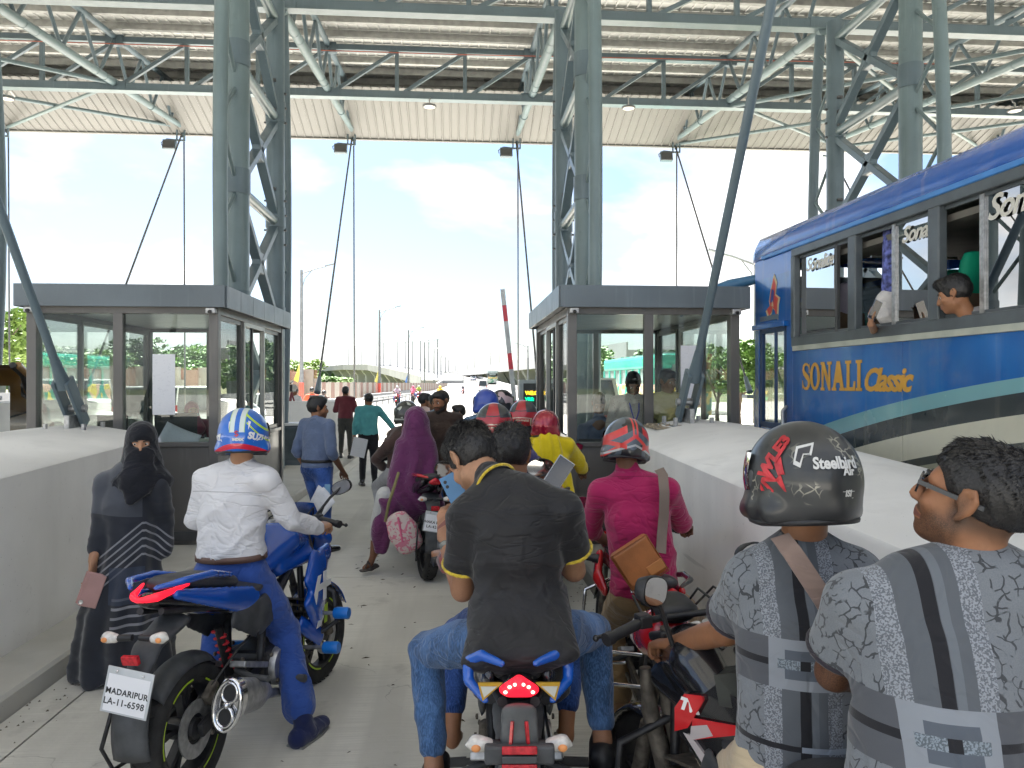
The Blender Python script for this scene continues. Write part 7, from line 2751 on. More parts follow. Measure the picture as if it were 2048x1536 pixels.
phone("blue mobile phone held in front of the bent head of the man in black", at(912, 985, 2.93), (R(12), R(28), FW + PI), (.09, .24, .45))
phone("mobile phone with dark slanting screen held over the shoulder of the man in black", at(1115, 950, 3.0), (R(-18), R(35), FW), (.5, .5, .52))

# --- driver of the middle motorcycle
gfl = Graph("floral shirt", .8, sheen=.2)
v_ = gfl.voro(34)
M_FLORAL = gfl.done(gfl.mix(gfl.step(gfl.noise(24, 3), .5, .56), gfl.mix(gfl.step(v_, .18, .3), (.5, .42, .42), (.1, .06, .07)), (.3, .06, .06)))
J = dict(pel=at(1022, 1240, 3.12), waist=at(1022, 1150, 3.15), chest=at(1022, 1050, 3.2), neck=at(1020, 968, 3.26), head=at(1022, 912, 3.3),
         shL=at(940, 1000, 3.25), shR=at(1105, 1000, 3.2), elL=at(902, 1125, 3.36), elR=at(1142, 1130, 3.36), wrL=at(880, 1112, 3.62), wrR=at(1150, 1112, 3.62),
         hipL=at(985, 1240, 3.15), hipR=at(1060, 1240, 3.15), knL=at(915, 1265, 3.52), knR=at(1142, 1262, 3.52), anL=at(905, 1470, 3.3), anR=at(1132, 1466, 3.3),
         hrot=(FW + R(-8), R(-12), 0), hdL=Vector((-.1, 1, 0)), hdR=Vector((.1, 1, 0)), curlL=.9, curlR=.9, tdL=fwd(FW), tdR=fwd(FW))
t4, j4, M4, _ = person("curly haired driver in floral shirt mostly hidden ahead of the man in black", gat(1022, 3.15), FW, J,
                       dict(skin='a', hair='curly', strands=5000, shirt=M_FLORAL, sleeve='elbow', girth=1.0, pants=M_JEAN2, pend=.72, face=False), .009, seed=12)

# --- white shirt rider, blue helmet
M_WSH = cloth("white cotton shirt", (.66, .655, .67), .8, var=.03, sheen=.1, crease=.9, seam=1.30)
M_NAVY = cloth("bright navy trousers", (.028, .075, .30), .8, var=.08)


def f_suz(g):
    blue = g.var((.004, .12, .52), .06, 3)
    ax = g.x.abs()
    up = (g.z > .005) * (g.y < .05)
    c = g.mix((ax > .012) * (ax < .036) * up, blue, (.62, .7, .66))
    c = g.mix((ax > .036) * (ax < .039) * up, c, (.4, .6, .05))
    c = g.mix((g.z + .066 + g.x * g.x * 2.2).abs() < .014, c, (.62, .02, .05))
    c = g.mix((g.z < -.093 + 0.0) * (g.y < 0), c, (.02, .02, .022))
    lm = ((g.z - .05 + (g.x - .05) * 1.1).abs() < .005) * (g.x > .045) * (g.y < .06)
    c = g.mix(lm, c, (.5, .7, .03))
    lm2 = ((g.z - .105 + (g.x - .03) * .9).abs() < .006) * (g.x > .035) * (g.y < .05)
    c = g.mix(lm2, c, (.5, .7, .03))
    return c


J = dict(pel=at(463, 1140, 3.92), waist=at(462, 1070, 3.92), chest=at(468, 1000, 3.92), neck=at(482, 930, 3.92), head=at(487, 870, 3.90),
         shL=at(412, 962, 3.95), shR=at(535, 962, 3.86), elL=at(392, 1040, 4.0), elR=at(583, 1040, 3.95), wrL=at(432, 1050, 4.3), wrR=at(640, 1055, 4.18),
         hipL=at(430, 1150, 3.95), hipR=at(497, 1150, 3.92), knL=at(440, 1190, 4.38), knR=at(568, 1262, 4.1), anL=at(420, 1420, 4.15), anR=at(606, 1448, 3.86),
         hrot=(FW + R(7), R(-4), R(0)), hdR=Vector((.25, .9, .05)), hnR=Vector((-.2, .2, -1)), curlR=.9, curlL=.9, tdR=fwd(FW - R(20)), tdL=fwd(FW))
M_SHOE = cloth("navy canvas shoe", (.012, .018, .07))
t5, j5, M5, h5 = person("rider in white shirt and blue helmet on the blue sport motorcycle", gat(463, 3.92), FW - R(6), J,
                        dict(skin='c', head=(hmat("helmet blue race", f_suz), .97), shirt=M_WSH, sleeve='long', fold=.010, fk=13, girth=1.06, collar=True, pants=M_NAVY, pend=.82, hem=1.3, leg=1.22, pfold=.007, belt=mat("brown belt", (.11, .06, .045), .5), shoes=M_SHOE, sole=mat("pale sole", (.25, .25, .24), .6), sock=cloth("dark striped sock", (.03, .05, .06), var=.6, vs=40), drop=-.3), .0085, seed=21)
MW2 = mat("print white", (.75, .75, .75), .35, var=0)
wrap(h5, "SUZUKI", .046, .93, -.19, MW2, R(-12), .0025, 1.0)
wrap(h5, "ECSTAR", .018, .80, -.40, MW2, R(-10), .0012, 1.0)
wrap(h5, "SUZ", .047, -.95, -.22, MW2, R(10), .004, 1.0)
# red angular S emblem and the oval maker's badge
sp_ = [(-.075, .02), (.0, .09), (.075, .02), (.03, .02), (.0, .045), (-.03, .02), (.06, -.05), (.075, -.06), (.0, -.13), (-.075, -.06), (-.03, -.06), (.0, -.085), (.03, -.06), (-.06, .01)]
patch(h5, [(-.08, .03), (0, .10), (.08, .04), (.035, .035), (.0, .055), (-.03, .03)], M_HR, "emblem_top", 1.03)
patch(h5, [(-.08, .03), (-.02, .035), (.08, -.05), (.02, -.055)], M_HR, "emblem_bar", 1.03)
patch(h5, [(.08, -.05), (0, -.12), (-.08, -.06), (-.035, -.055), (0, -.075), (.03, -.05)], M_HR, "emblem_bottom", 1.03)
patch(h5, [(.04 + .17 * math.cos(a), -.21 + .062 * math.sin(a)) for a in [k * PI / 8 for k in range(16)]], MW2, "oval_badge", 1.025)
patch(h5, [(.04 + .155 * math.cos(a), -.21 + .05 * math.sin(a)) for a in [k * PI / 8 for k in range(16)]], mat("badge grey", (.3, .35, .33), .4), "oval_core", 1.03)
wrap(h5, "INDEX", .017, .04, -.21, MW2, 0, .001, 1.0, r=1.04)
patch(h5, [(-.32, .42), (-.26, .42), (-.27, .1)], MW2, "white_spike")
patch(h5, [(.40, .46), (.5, .42), (.38, .12)], MW2, "white_spike")

# --- pink shirt rider with shoulder bag
M_PINK = cloth("pink cotton shirt", (.40, .018, .10), .8, var=.07, crease=.8, seam=1.37)


def f_pk(g):
    n = g.noise(2.4, 1, g.comb(g.x.abs() * 4.0, g.y * 1.5, g.z * 4.0))
    c = g.mix(g.step(n, .47, .49), (.015, .015, .018), (.08, .10, .12))
    red = (.65, .035, .03)
    ax = (g.x - .012).abs()
    c = g.mix((g.z - .085 + ax * .6).abs() < .022, c, g.mix(ax > .045, (.02, .02, .02), red))
    c = g.mix((ax > .006) * (ax < .016) * (g.z > .0), c, red)
    c = g.mix(((g.z - .02 + ax * .75).abs() < .011) * (g.z < .03), c, red)
    c = g.mix(((g.z + .03 + ax * .35).abs() < .006) * (g.y < .03), c, (.4, .4, .4))
    c = g.mix(((g.z + .055 - ax * .25).abs() < .012) * (ax > .045), c, red)
    return c


J = dict(pel=at(1288, 1185, 3.92), waist=at(1287, 1120, 3.92), chest=at(1275, 1040, 3.92), neck=at(1256, 950, 3.98), head=at(1251, 886, 4.0),
         shL=at(1200, 985, 4.0), shR=at(1336, 980, 3.9), elL=at(1180, 1058, 4.15), elR=at(1362, 1046, 4.1), wrL=at(1215, 1085, 4.5), wrR=at(1372, 1052, 4.45),
         hipL=at(1255, 1195, 3.95), hipR=at(1325, 1195, 3.92), knL=at(1228, 1240, 4.3), knR=at(1382, 1240, 4.3), anL=at(1238, 1400, 4.12), anR=at(1375, 1400, 4.1),
         hrot=(FW + R(8), R(-8), R(6)), curlL=.9, curlR=.9, tdL=fwd(FW), tdR=fwd(FW))
t6, j6, M6, h6 = person("rider in pink shirt and black and red helmet with tan shoulder bag", gat(1288, 3.94), FW, J,
                        dict(skin='b', head=(hmat("helmet black red grey", f_pk), .93), shirt=M_PINK, sleeve='elbow', fold=.009, fk=14, girth=1.0, collar=True, pants=M_KHAKI, leg=1.12, pend=.9, hem=1.3, shoes=mat("brown sandal", (.2, .11, .05), .6), pfold=.009, drop=.2), .009, seed=33)
bag = thing("shoulder_bag", "tan leather shoulder bag hanging on the back of the pink shirt", "bag", at(1277, 1124, 3.60), FW)
bag.rotation_euler = (0, R(-33), FW)
MB().box((0, 0, 0), (.205, .075, .20)).done("body", M_LEATH, bag, 0, .018)
MB().box((.0, -.042, .012), (.185, .012, .165)).done("front_pocket", M_LEATH, bag, 0, .005)
MB().box((.055, -.047, -.052), (.085, .008, .05)).done("flap_pocket", mat("tan leather light", (.5, .2, .06), .4, var=.15, bump=.2), bag, 0, .004)
m = MB()
c4 = [(-.1, -.1), (.1, -.1), (.1, .1), (-.1, .1)]
MB().tube([(x, -.036, z) for x, z in c4], .004, 6, closed=True).done("piping", mat("tan edge", (.3, .1, .03), .5), bag, 60)
MB().lathe([(0, .01), (.008, .01), (.01, 0)], (-.1, -.03, -.09), 'y', 10).done("buckle", M_CHROME, bag, 50)
strap(t6, [Wl(t6, at(x, y, d)) for x, y, d in ((1318, 938, 3.84), (1326, 950, 3.78), (1329, 985, 3.755), (1328, 1030, 3.75), (1324, 1070, 3.745), (1322, 1106, 3.70))], .05, mat("taupe strap", (.2, .15, .12), .7))

# --- woman in black with face veil
gab = Graph("black striped abaya", .85, sheen=.35)
base = gab.var((.014, .017, .026), .25, 4)
lite = gab.var((.055, .06, .075), .15, 5)
z_, x_ = gab.z, gab.x
c = gab.mix(((z_ > 1.03 + x_ * .08) * (z_ < 1.36) * (x_ > -.10)), base, lite)
d1 = z_ - .92 + (x_ - (-.02)).abs() * -.0 + (x_ + .12).max(0.0) * .85 - (0.0 - .10 - x_).max(0.0) * -.9
f1 = ((d1 + .02) * 21.0).fract()
c = gab.mix((f1 < .28) * (d1 < .10) * (d1 > -.13) * (x_ < .3), c, (.22, .22, .24))
d2 = z_ - .42 + x_ * .06
f2 = (d2 * 19.0).fract()
c = gab.mix((f2 < .3) * (d2 < .12) * (d2 > -.12) * (x_ < .06), c, (.22, .22, .24))
d3 = z_ - 1.385 - (x_ + .17).max(0.0) * .55
c = gab.mix(((d3 * 30).fract() < .35) * (d3.abs() < .05) * (x_ < -.06), c, (.22, .22, .24))
c = gab.mix((z_ > .5) * (z_ < .72) * (x_ < .08) * (x_ > -.12) * .7, c, (.03, .042, .075))
gab.bump(gab.noise(300, 2), .2, .002)
M_ABAYA = gab.done(c)
M_VEIL = cloth("black veil", (.012, .013, .018), .9, var=.2)
Wrz = FW + PI + R(14)
tw = thing("person", "woman in black face veil and striped black gown standing by the left crash block", "person", gat(258, 4.75), Wrz)
Wm = (Matrix.Translation(tw.location) @ Matrix.Rotation(Wrz, 4, 'Z')).inverted()
W_ = lambda x, y, d=4.75: Wm @ at(x, y, d)
b = Blob(.05)
ux = (1, 0, 0)
b.limb([W_(262, 948), W_(258, 1010), W_(262, 1080), W_(258, 1150), W_(252, 1230), W_(248, 1335)], [(.11, .1), (.165, .13), (.16, .13), (.2, .16), (.26, .21), (.3, .25)], ux)
b.limb([W_(212, 965), W_(262, 945), W_(312, 968)], [.055, .07, .055], k=.05)
b.limb([W_(212, 965), W_(203, 1040, 4.72), W_(192, 1098, 4.65)], [.075, .062, .046], k=.03)
b.limb([W_(314, 968), W_(330, 1040, 4.85), W_(328, 1100, 4.8)], [.075, .062, .05], k=.03)
z0_ = (Wm @ at(250, 1340, 4.75)).z


def gown(v, N):
    a = np.arctan2(v[:, 1], v[:, 0])
    k = np.clip((1.05 - v[:, 2]) / .9, 0, 1)
    return .022 * k * np.sin(a * 9 + 1.5 * np.sin(v[:, 2] * 5)) + folds(.007, 5, 15)(v, N)


b.done("gown", M_ABAYA, tw, .011, gown, lambda x, y, z: .02 - z)
hc_ = W_(283, 884)
Mw = Matrix.Translation(hc_) @ Matrix.Rotation(R(9), 4, 'Z') @ Matrix.Rotation(R(-5), 4, 'X')
b = Blob(.012)
head_prims(b, Mw, .98, False)
b.done("face", SK['c'], tw, .006)
for s_ in (-1, 1):
    MB().ball(Mw @ Vector((s_ * .031, .067, -.001)), .013, 12, 8).done("eye", M_EYEW, tw, 180)
    MB().ball(Mw @ Vector((s_ * .031 + .002, .0748, -.002)), .0068, 10, 6).done("iris", M_EYEB, tw, 180)
    MB().tube([Mw @ Vector((s_ * x, y, z)) for x, y, z in ((.014, .092, .016), (.03, .091, .02), (.05, .078, .016))], .004, 6).done("eyebrow", M_HAIR, tw, 60)
b = Blob(.02)
E_ = lambda c, r, k=.02, neg=False: b.ell(Mw @ Vector(c), r, Mw.to_3x3(), k, neg)
E_((0, -.015, .035), (.092, .112, .1))
E_((0, .03, -.07), (.09, .095, .08))
b.limb([Mw @ Vector((0, -.02, -.02)), Mw @ Vector((0, -.02, -.16)), Mw @ Vector((0, .0, -.24))], [(.1, .11), (.13, .125), (.19, .14)], ux)
b.limb([Mw @ Vector((0, .075, -.05)), Mw @ Vector((.01, .1, -.16)), Mw @ Vector((.03, .13, -.27)), Mw @ Vector((.06, .15, -.35))], [(.07, .03), (.095, .04), (.09, .035), (.03, .02)], ux)
b.ell(Mw @ Vector((0, .118, .002)), (.066, .075, .021), Mw.to_3x3(), .004, True)
b.done("veil", M_VEIL, tw, .007, folds(.005, 8, 24))
b = Blob(.01)
hand(b, W_(186, 1118, 4.62), Vector((0, .15, -1)), Vector((.9, -.2, 0)), 1, .35, 1.05)
b.limb([W_(191, 1100, 4.64), W_(186, 1122, 4.62)], [.032, .026])
b.done("hand", SK['c'], tw, .006)
wl = thing("wallet", "dusty pink folded wallet hanging from the veiled woman's hand", "wallet", at(183, 1178, 4.56), FW)
wl.rotation_euler = (0, R(18), FW + R(20))
for i in range(3): MB().box((.012 * i - .012, -.008 * i, -.0 - .003 * i), (.095, .008, .2)).done("flap" if i else "back_cover", mat("dusty pink", (.42, .24, .22), .55), wl, 0, .004)
MB().lathe([(0, .006), (.012, .005), (.014, 0)], (-.03, -.03, -.08), 'y', 14).done("clasp", M_CHROME, wl, 50)

# --- woman in purple on the third motorcycle
M_PURP = cloth("purple veil cloth", (.13, .028, .10), .75, var=.1, sheen=.4, crease=1.0)
prz = FW + R(14)
tp = thing("person", "woman in long purple veil riding side-saddle behind the brown shirted rider", "person", gat(822, 7.45), prz)
Wp = (Matrix.Translation(tp.location) @ Matrix.Rotation(prz, 4, 'Z')).inverted()
P2 = lambda x, y, d=7.45: Wp @ at(x, y, d)
b = Blob(.06)
b.limb([P2(832, 833), P2(834, 850)], [(.11, .12), (.12, .12)], k=.05)
b.limb([P2(834, 850), P2(832, 890), P2(832, 950), P2(826, 995)], [(.12, .12), (.2, .16), (.26, .2), (.31, .25)], ux)
b.limb([P2(815, 985), P2(782, 1010, 7.3), P2(764, 1060, 7.25), P2(760, 1100, 7.25)], [(.16, .16), (.13, .12), (.09, .08), (.06, .06)])
b.limb([P2(858, 980), P2(868, 1000)], [.1, .06])


def pdisp(v, N):
    a = np.arctan2(v[:, 1], v[:, 0] + .3)
    k = np.clip((1.5 - v[:, 2]) / .5, 0, 1)
    return .02 * k * np.sin(v[:, 0] * 34 + v[:, 2] * 7 + 1.8 * np.sin(v[:, 2] * 9)) + folds(.006, 3, 12)(v, N)


b.done("veil", M_PURP, tp, .015, pdisp)
b = Blob(.02)
b.limb([P2(752, 1060, 7.3), P2(748, 1105, 7.3)], [.05, .038])
b.limb([P2(748, 1108, 7.3), P2(740, 1128, 7.3), P2(728, 1136, 7.25)], [.035, .032, .022])
b.done("leg", SK['b'], tp, .012)
b = Blob(.02).limb([P2(770, 990, 7.3), P2(758, 1040, 7.3), P2(754, 1072, 7.3)], [.085, .08, .07])
b.done("trouser_leg", cloth("pale grey trouser", (.5, .5, .48)), tp, .014)
b = Blob(.01).limb([P2(754, 1130, 7.35), P2(738, 1138, 7.28), P2(722, 1142, 7.22)], [(.04, .014), (.045, .014), (.035, .012)])
b.limb([P2(742, 1136, 7.26), P2(736, 1122, 7.26), P2(730, 1137, 7.2)], .01)
b.done("sandal", mat("dark sandal", (.06, .05, .045), .6), tp, .009)
gb_ = Graph("pink paisley", .8)
M_PAIS = gb_.done(gb_.mix(gb_.step(gb_.noise(14, 2, dist=2.0), .48, .52), (.6, .5, .46), gb_.mix(gb_.step(gb_.voro(18), .2, .3), (.62, .12, .2), (.6, .2, .27))))
pb = thing("handbag", "pink and white paisley handbag hanging behind the purple veil", "bag", at(806, 1062, 7.05), FW)
pb.rotation_euler = (0, R(-28), FW)
b = Blob(.02).limb([(0, 0, .13), (0, 0, .0), (0, 0, -.15)], [(.11, .06), (.15, .08), (.13, .07)])
b.done("body", M_PAIS, pb, .012)
MB().box((0, -.075, .03), (.02, .02, .24), (0, .3, 0)).done("pink_trim", mat("pink trim", (.65, .14, .25), .7), pb, 0, .006)
MB().tube([(-.1, -.02, .16), (.02, -.06, .3), (.14, -.02, .42), (.2, .1, .5)], .014, 6).done("strap", mat("olive strap", (.22, .2, .08), .8), pb, 60)

# --- brown shirted rider in front of her
M_BRN = cloth("brown cotton", (.075, .045, .038))


def f_bk(g):
    c = (.022, .024, .022)
    c = g.mix((g.noise(14, 1) > .60) * (g.x.abs() < .11) * (g.z > -.06), c, (.5, .52, .46))
    return g.mix((g.z < -.05) * (g.z > -.065), c, (.35, .36, .33))


p, J = ride(806, 8.0, prz, .86, .1, dict(elL=(-.42, .12, 1.16), wrL=(-.33, .44, 1.05)), hrot=(R(0), 0, 0))
J['head'] = at(813, 828, 7.85)
J['neck'] = at(813, 868, 7.85)
J['shL'], J['shR'] = at(778, 890, 7.85), at(850, 890, 7.8)
J['elL'] = at(752, 918, 7.95)
J['wrL'] = at(775, 945, 8.3)
person("rider in brown shirt and black helmet with white graphics ahead of the purple veil", p, prz, J, dict(skin='b', head=(hmat("helmet black white", f_bk), 1.0), shirt=M_BRN, sleeve='long', pants=cloth("grey cotton", (.3, .3, .3))), .015, seed=40)

# --- bearded man facing the viewer
p, J = stand(882, 8.3, FW + PI + R(-6), 1.78, hrot=(R(-32), R(-8), 0), arms=dict(wrL=(-.2, .2, 1.0), wrR=(.2, .2, 1.0)))
dz = at(881, 818, 8.3) - J['head']
for k in list(J):
    if isinstance(J[k], Vector) and k[:2] not in ('td', 'hd', 'hn'): J[k] = J[k] + Vector((dz.x, dz.y, 0)) * 1.0
person("bearded man in dark brown shirt facing the riders", p, FW + PI, J, dict(skin='a', hair='short', shirt=cloth("dark brown shirt", (.055, .036, .028)), sleeve='long', collar=True, stubble=1.0, beard=1.0, pants=M_BRN), .011, seed=41)

# --- helmets of the middle queue
def f_rb(g):
    red = g.var((.42, .015, .025), .12, 6)
    ax = g.x.abs()
    c = g.mix((ax > .045 + (g.z - .06) * -.25) * (g.z > .035), red, (.03, .035, .04))
    c = g.mix((g.z - .045 - ax * ax * 1.5).abs() < .004, c, (.02, .02, .02))
    c = g.mix((g.z + .012 + g.x * g.x * 1.0).abs() < .004, c, (.6, .5, .42))
    c = g.mix((g.z < -.02) * (ax > .078), c, (.5, .42, .3))
    return g.mix(g.z < -.088, c, (.4, .35, .3))


H_RB = hmat("helmet red and black", f_rb)
M_VIO = cloth("violet shirt", (.06, .055, .21))
M_CREAMP = mat("cream print", (.6, .5, .38), .5, var=0)


def rider_on(label, px, py, d, rz, o, sc=1.0, body_px=None, seed=0, hr=0.0, vox=.014):
    body_px = body_px or px
    p, J = ride(body_px, d + .05, rz, .84, .08)
    hd = at(px, py, d)
    off = hd - J['head']
    for k in ('head', 'neck', 'shL', 'shR', 'chest'): J[k] = J[k] + off * (1 if k in ('head', 'neck') else .75)
    J['hrot'] = (rz + hr, 0, 0)
    return person(label, p, rz, J, o, vox, seed=seed)


_, _, _, hA = rider_on("rider in violet shirt and large red and black helmet", 988, 846, 5.35, FW - R(2), dict(skin='b', head=(H_RB, 1.0), shirt=M_VIO, sleeve='short', pants=M_JEAN2), body_px=1012, seed=50, vox=.012)
wrap(hA, "STUDDS", .026, 0, -.27, M_CREAMP, 0, .003, 1.1)
_, _, _, hB = rider_on("passenger in black cloak wearing the second red and black helmet", 1047, 833, 6.7, FW - R(3), dict(skin='b', head=(H_RB, 1.02), pants=M_VEIL), seed=51, hr=R(-8))
wrap(hB, "STUDDS", .026, .12, -.27, M_CREAMP, 0, .003, 1.1)
ck = hB.parent
Wc = (Matrix.Translation(ck.location) @ Matrix.Rotation(ck.rotation_euler.z, 4, 'Z')).inverted()
b = Blob(.05).limb([Wc @ at(1050, 856, 6.66), Wc @ at(1052, 890, 6.66), Wc @ at(1050, 960, 6.66), Wc @ at(1048, 1040, 6.7)], [(.115, .1), (.17, .14), (.21, .17), (.25, .2)], ux)
b.done("cloak", M_VEIL, ck, .018, folds(.006, 6, 14))
M_YLW = cloth("bright yellow cotton", (.72, .55, .01), .7, var=.06)
_, _, _, hC = rider_on("person in bright yellow dress and plain dark red helmet beside the booth", 1091, 851, 6.35, FW - R(4), dict(skin='b', head=(hmat("helmet metallic dark red", lambda g: g.var((.34, .01, .03), .05, 3), .18, .9, .35), .93), shirt=M_YLW, sleeve='elbow', girth=1.1, fold=.012, fk=18, pants=M_YLW), body_px=1098, seed=52)
yk = hC.parent
Wy = (Matrix.Translation(yk.location) @ Matrix.Rotation(yk.rotation_euler.z, 4, 'Z')).inverted()
b = Blob(.05).limb([Wy @ at(1094, 885, 6.25), Wy @ at(1095, 930, 6.25), Wy @ at(1105, 985, 6.25)], [(.11, .09), (.165, .12), (.18, .14)], ux)
b.done("scarf", M_YLW, yk, .012, lambda v, N: .008 * np.sin(v[:, 0] * 95 + v[:, 2] * 14) + .004 * np.sin(v[:, 2] * 30))
patch(hC, [(.28, -.46), (.62, -.42), (.62, -.36), (.28, -.40)], M_YEL, "gold_badge")
rider_on("rider in plain blue helmet beyond the red and black ones", 972, 806, 7.7, FW, dict(skin='b', head=(hmat("helmet plain blue", lambda g: (.02, .06, .36)), 1.0), shirt=M_DGREY if False else cloth("steel blue shirt", (.12, .2, .3)), pants=M_JEAN2), seed=53, hr=R(20))
rider_on("rider in black, white and pink helmet beyond the red ones", 1004, 805, 8.3, FW, dict(skin='b', head=(hmat("helmet black white pink", lambda g: g.mix((g.noise(12, 1) > .55), (.02, .02, .025), (.55, .4, .42))), 1.02), shirt=cloth("white tee", (.6, .6, .58)), pants=M_JEAN2), seed=54, hr=R(-25))
bike("motorcycle at the head of the queue under the blue helmet", gat(990, 8.3), FW, M_GBLK, None, 0, 'naked', None, None, 0, None, False)

# --- standing staff and bystanders
M_OXF = cloth("slate blue shirt", (.13, .17, .27))
p, J = stand(634, 8.25, FW - R(28), 1.70, .0, hrot=(R(-38), 0, 0), arms=dict(elL=(-.26, -.04, 1.1), wrL=(-.24, .1, .88), hdL=(0, .25, -1), elR=(.25, -.05, 1.1), wrR=(.22, .16, .88), anL=(-.1, .1, .085), knL=(-.1, .12, .5)))
t9, j9, _, _ = person("man in slate blue shirt and jeans holding papers beside the left booth", p, FW - R(28), J, dict(skin='a', hair='full', shirt=M_OXF, sleeve='elbow', girth=1.06, collar=True, pants=M_JEAN2, shoes=M_GBLK, belt=M_BLK, hem=1.1, stubble=.7), .012, seed=60)
for i, (q, a) in enumerate((((.0, 0), .3), ((.01, -.01), .45))):
    o = MB().sheet(lambda u, v: (-.105 + .21 * u, .012 * math.sin(u * 3), -.148 + .296 * v), 5, 3).done("paper_sheet", M_PAPER, None, 180)
    o.location = at(640 + 4 * i, 1003 + 3 * i, 7.98 - .02 * i)
    o.rotation_euler = (R(10), R(35 + 12 * i), FW + R(-20))
    o.modifiers.new("s", 'SOLIDIFY').thickness = .002
    o['label'] = ("upper" if i else "lower") + " white paper sheet held by the man in slate blue shirt"
    o['category'] = "paper"
o = MB().box((0, 0, 0), (.06, .006, .1)).done("lanyard_badge", mat("badge blue", (.2, .4, .6), .4), None, 0)
o.location = at(655, 978, 7.98)
o['label'] = "blue identity badge hanging at the hip of the man in slate shirt"
o['category'] = "badge"
p, J = stand(691, 17.6, FW, 1.66, .12, arms=dict(elL=(-.25, .02, 1.12), wrL=(-.12, .2, 1.1), elR=(.25, .02, 1.12), wrR=(.12, .2, 1.1)))
person("man in maroon shirt and dark trousers standing on the far kerb", p, FW, J, dict(skin='b', hair='full', shirt=cloth("maroon shirt", (.14, .03, .04)), sleeve='elbow', pants=cloth("charcoal trousers", (.05, .05, .045)), shoes=M_GBLK, face=False), .022, seed=61)
p, J = stand(737, 13.6, FW + R(12), 1.68, 0, hrot=(R(20), 0, 0), arms=dict(elR=(.36, .05, 1.16), wrR=(.5, .12, .98), hdR=(.6, .1, -.7)))
person("balding man in turquoise shirt gesturing in the lane", p, FW + R(12), J, dict(skin='a', hair='short', shirt=cloth("turquoise shirt", (.10, .36, .38)), sleeve='long', pants=cloth("black trousers", (.02, .02, .025)), shoes=M_GBLK, girth=1.0), .018, seed=62)
o = MB().sheet(lambda u, v: (-.13 + .26 * u, .02 * math.sin(u * 3), -.17 + .34 * v), 5, 3).done("paper_sheet", M_PAPER, None, 180)
o.location = at(718, 895, 13.4)
o.rotation_euler = (0, R(12), FW)
o['label'] = "sheaf of white paper in the hand of the turquoise shirted man"
o['category'] = "paper"
p, J = stand(624, 26.8, FW + R(5), 1.72, .0, arms=dict(elR=(.27, 0, 1.15), elL=(-.3, .05, 1.15)))
t_, j_, _, _ = person("man in orange red jersey behind the far block", p, FW + R(5), J, dict(skin='b', hair='full', shirt=cloth("orange jersey", (.6, .09, .04)), pants=M_JEAN2, girth=1.2, face=False), .03, seed=63)
text("shirt_number", "28", .2, MW2, t_, Matrix.Translation((0, -.185, 1.18)) @ Matrix.Rotation(R(90), 4, 'X'), .004, .01)
p, J = stand(648, 27.5, FW, 1.6, 0)
person("dark haired person just right of the orange jersey", p, FW, J, dict(skin='b', hair='full', shirt=M_BRN, pants=M_JEAN2, face=False), .03, seed=64)
# camera on tripod, man with white cloth
cmr = thing("video_camera", "video camera on a tripod between booth and far block", "camera", gat(583, 20.5, .12), FW)
MB().box((0, 0, 1.62), (.16, .4, .2)).done("camera_body", M_BLK, cmr, 0, .02)
MB().tube([(0, .2, 1.63), (0, .38, 1.63)], .06, 14).done("lens_barrel", M_BLK, cmr, 60)
MB().tube([(0, -.1, 1.75), (0, .15, 1.8)], .02, 8).done("handle", M_BLK, cmr, 60)
for a in (0, 2.1, 4.2): MB().tube([(0, 0, 1.5), (.45 * math.cos(a), .45 * math.sin(a), 0)], .025, 8).done("leg", mat("tripod maroon", (.18, .03, .04), .5), cmr, 60)
p, J = stand(590, 21.2, FW + R(150), 1.62, .12)
person("cameraman in white shirt beside the tripod", p, FW + R(150), J, dict(skin='b', hair='full', shirt=M_WSH, pants=cloth("dark red lungi", (.2, .04, .05))), .025, seed=65)
# people talking beyond the bearded man
M_SBL = cloth("striped blue tee", (.2, .3, .42), var=.4, vs=20)
for i, (px, d, rz, lab, sh) in enumerate(((848, 12.6, FW + R(-60), "man in black cap and pale shirt in profile beyond the purple veil", cloth("pale pink shirt", (.6, .45, .42))), (872, 11.0, FW + R(60), "man with blue and grey striped shirt behind the bearded man", M_SBL), (918, 11.6, FW + R(100), "man in grey shirt leaning behind the bearded man's shoulder", cloth("mid grey shirt", (.25, .26, .28))))):
    p, J = stand(px, d, rz, 1.68 if i < 2 else 1.5)
    person(lab, p, rz, J, dict(skin='a', hair='full', shirt=sh, pants=M_JEAN2, stubble=.6), .016, seed=70 + i)
p, J = stand(989, 14.0, FW + R(90), 1.66)
person("small dark haired man crossing ahead of the blue helmet", p, FW + R(90), J, dict(skin='b', hair='full', shirt=M_BRN, pants=M_JEAN2), .018, seed=74)
# far riders on the road
for i, (px, d, c, lab) in enumerate(((795, 62, (.5, .4, .5), "far rider in pale shirt and white cap by the guard rail"), (826, 74, (.7, .15, .25), "far rider in pink by the fence"), (838, 82, (.45, .55, .1), "far rider in lime by the fence"), (880, 66, (.75, .5, .05), "far rider in yellow near the road's middle"), (926, 118, (.15, .15, .18), "tiny far rider on the open highway"))):
    rz = FW if i % 2 else FW + PI
    p, J = ride(px, d, rz)
    person(lab, p, rz, J, dict(skin='b', head=(hmat("far helmet %d" % i, lambda g, c=c: tuple(min(1, k * 1.2) for k in c)), 1.0), shirt=cloth("far shirt %d" % i, c), pants=M_JEAN2), .045, seed=80 + i)
    c_ = copy_tree(bk7)
    c_.location = p
    c_.rotation_euler = (0, 0, rz)
    c_['label'] = "far motorcycle under the " + lab.split(" by ")[0].split(" near ")[0].split(" on ")[0]

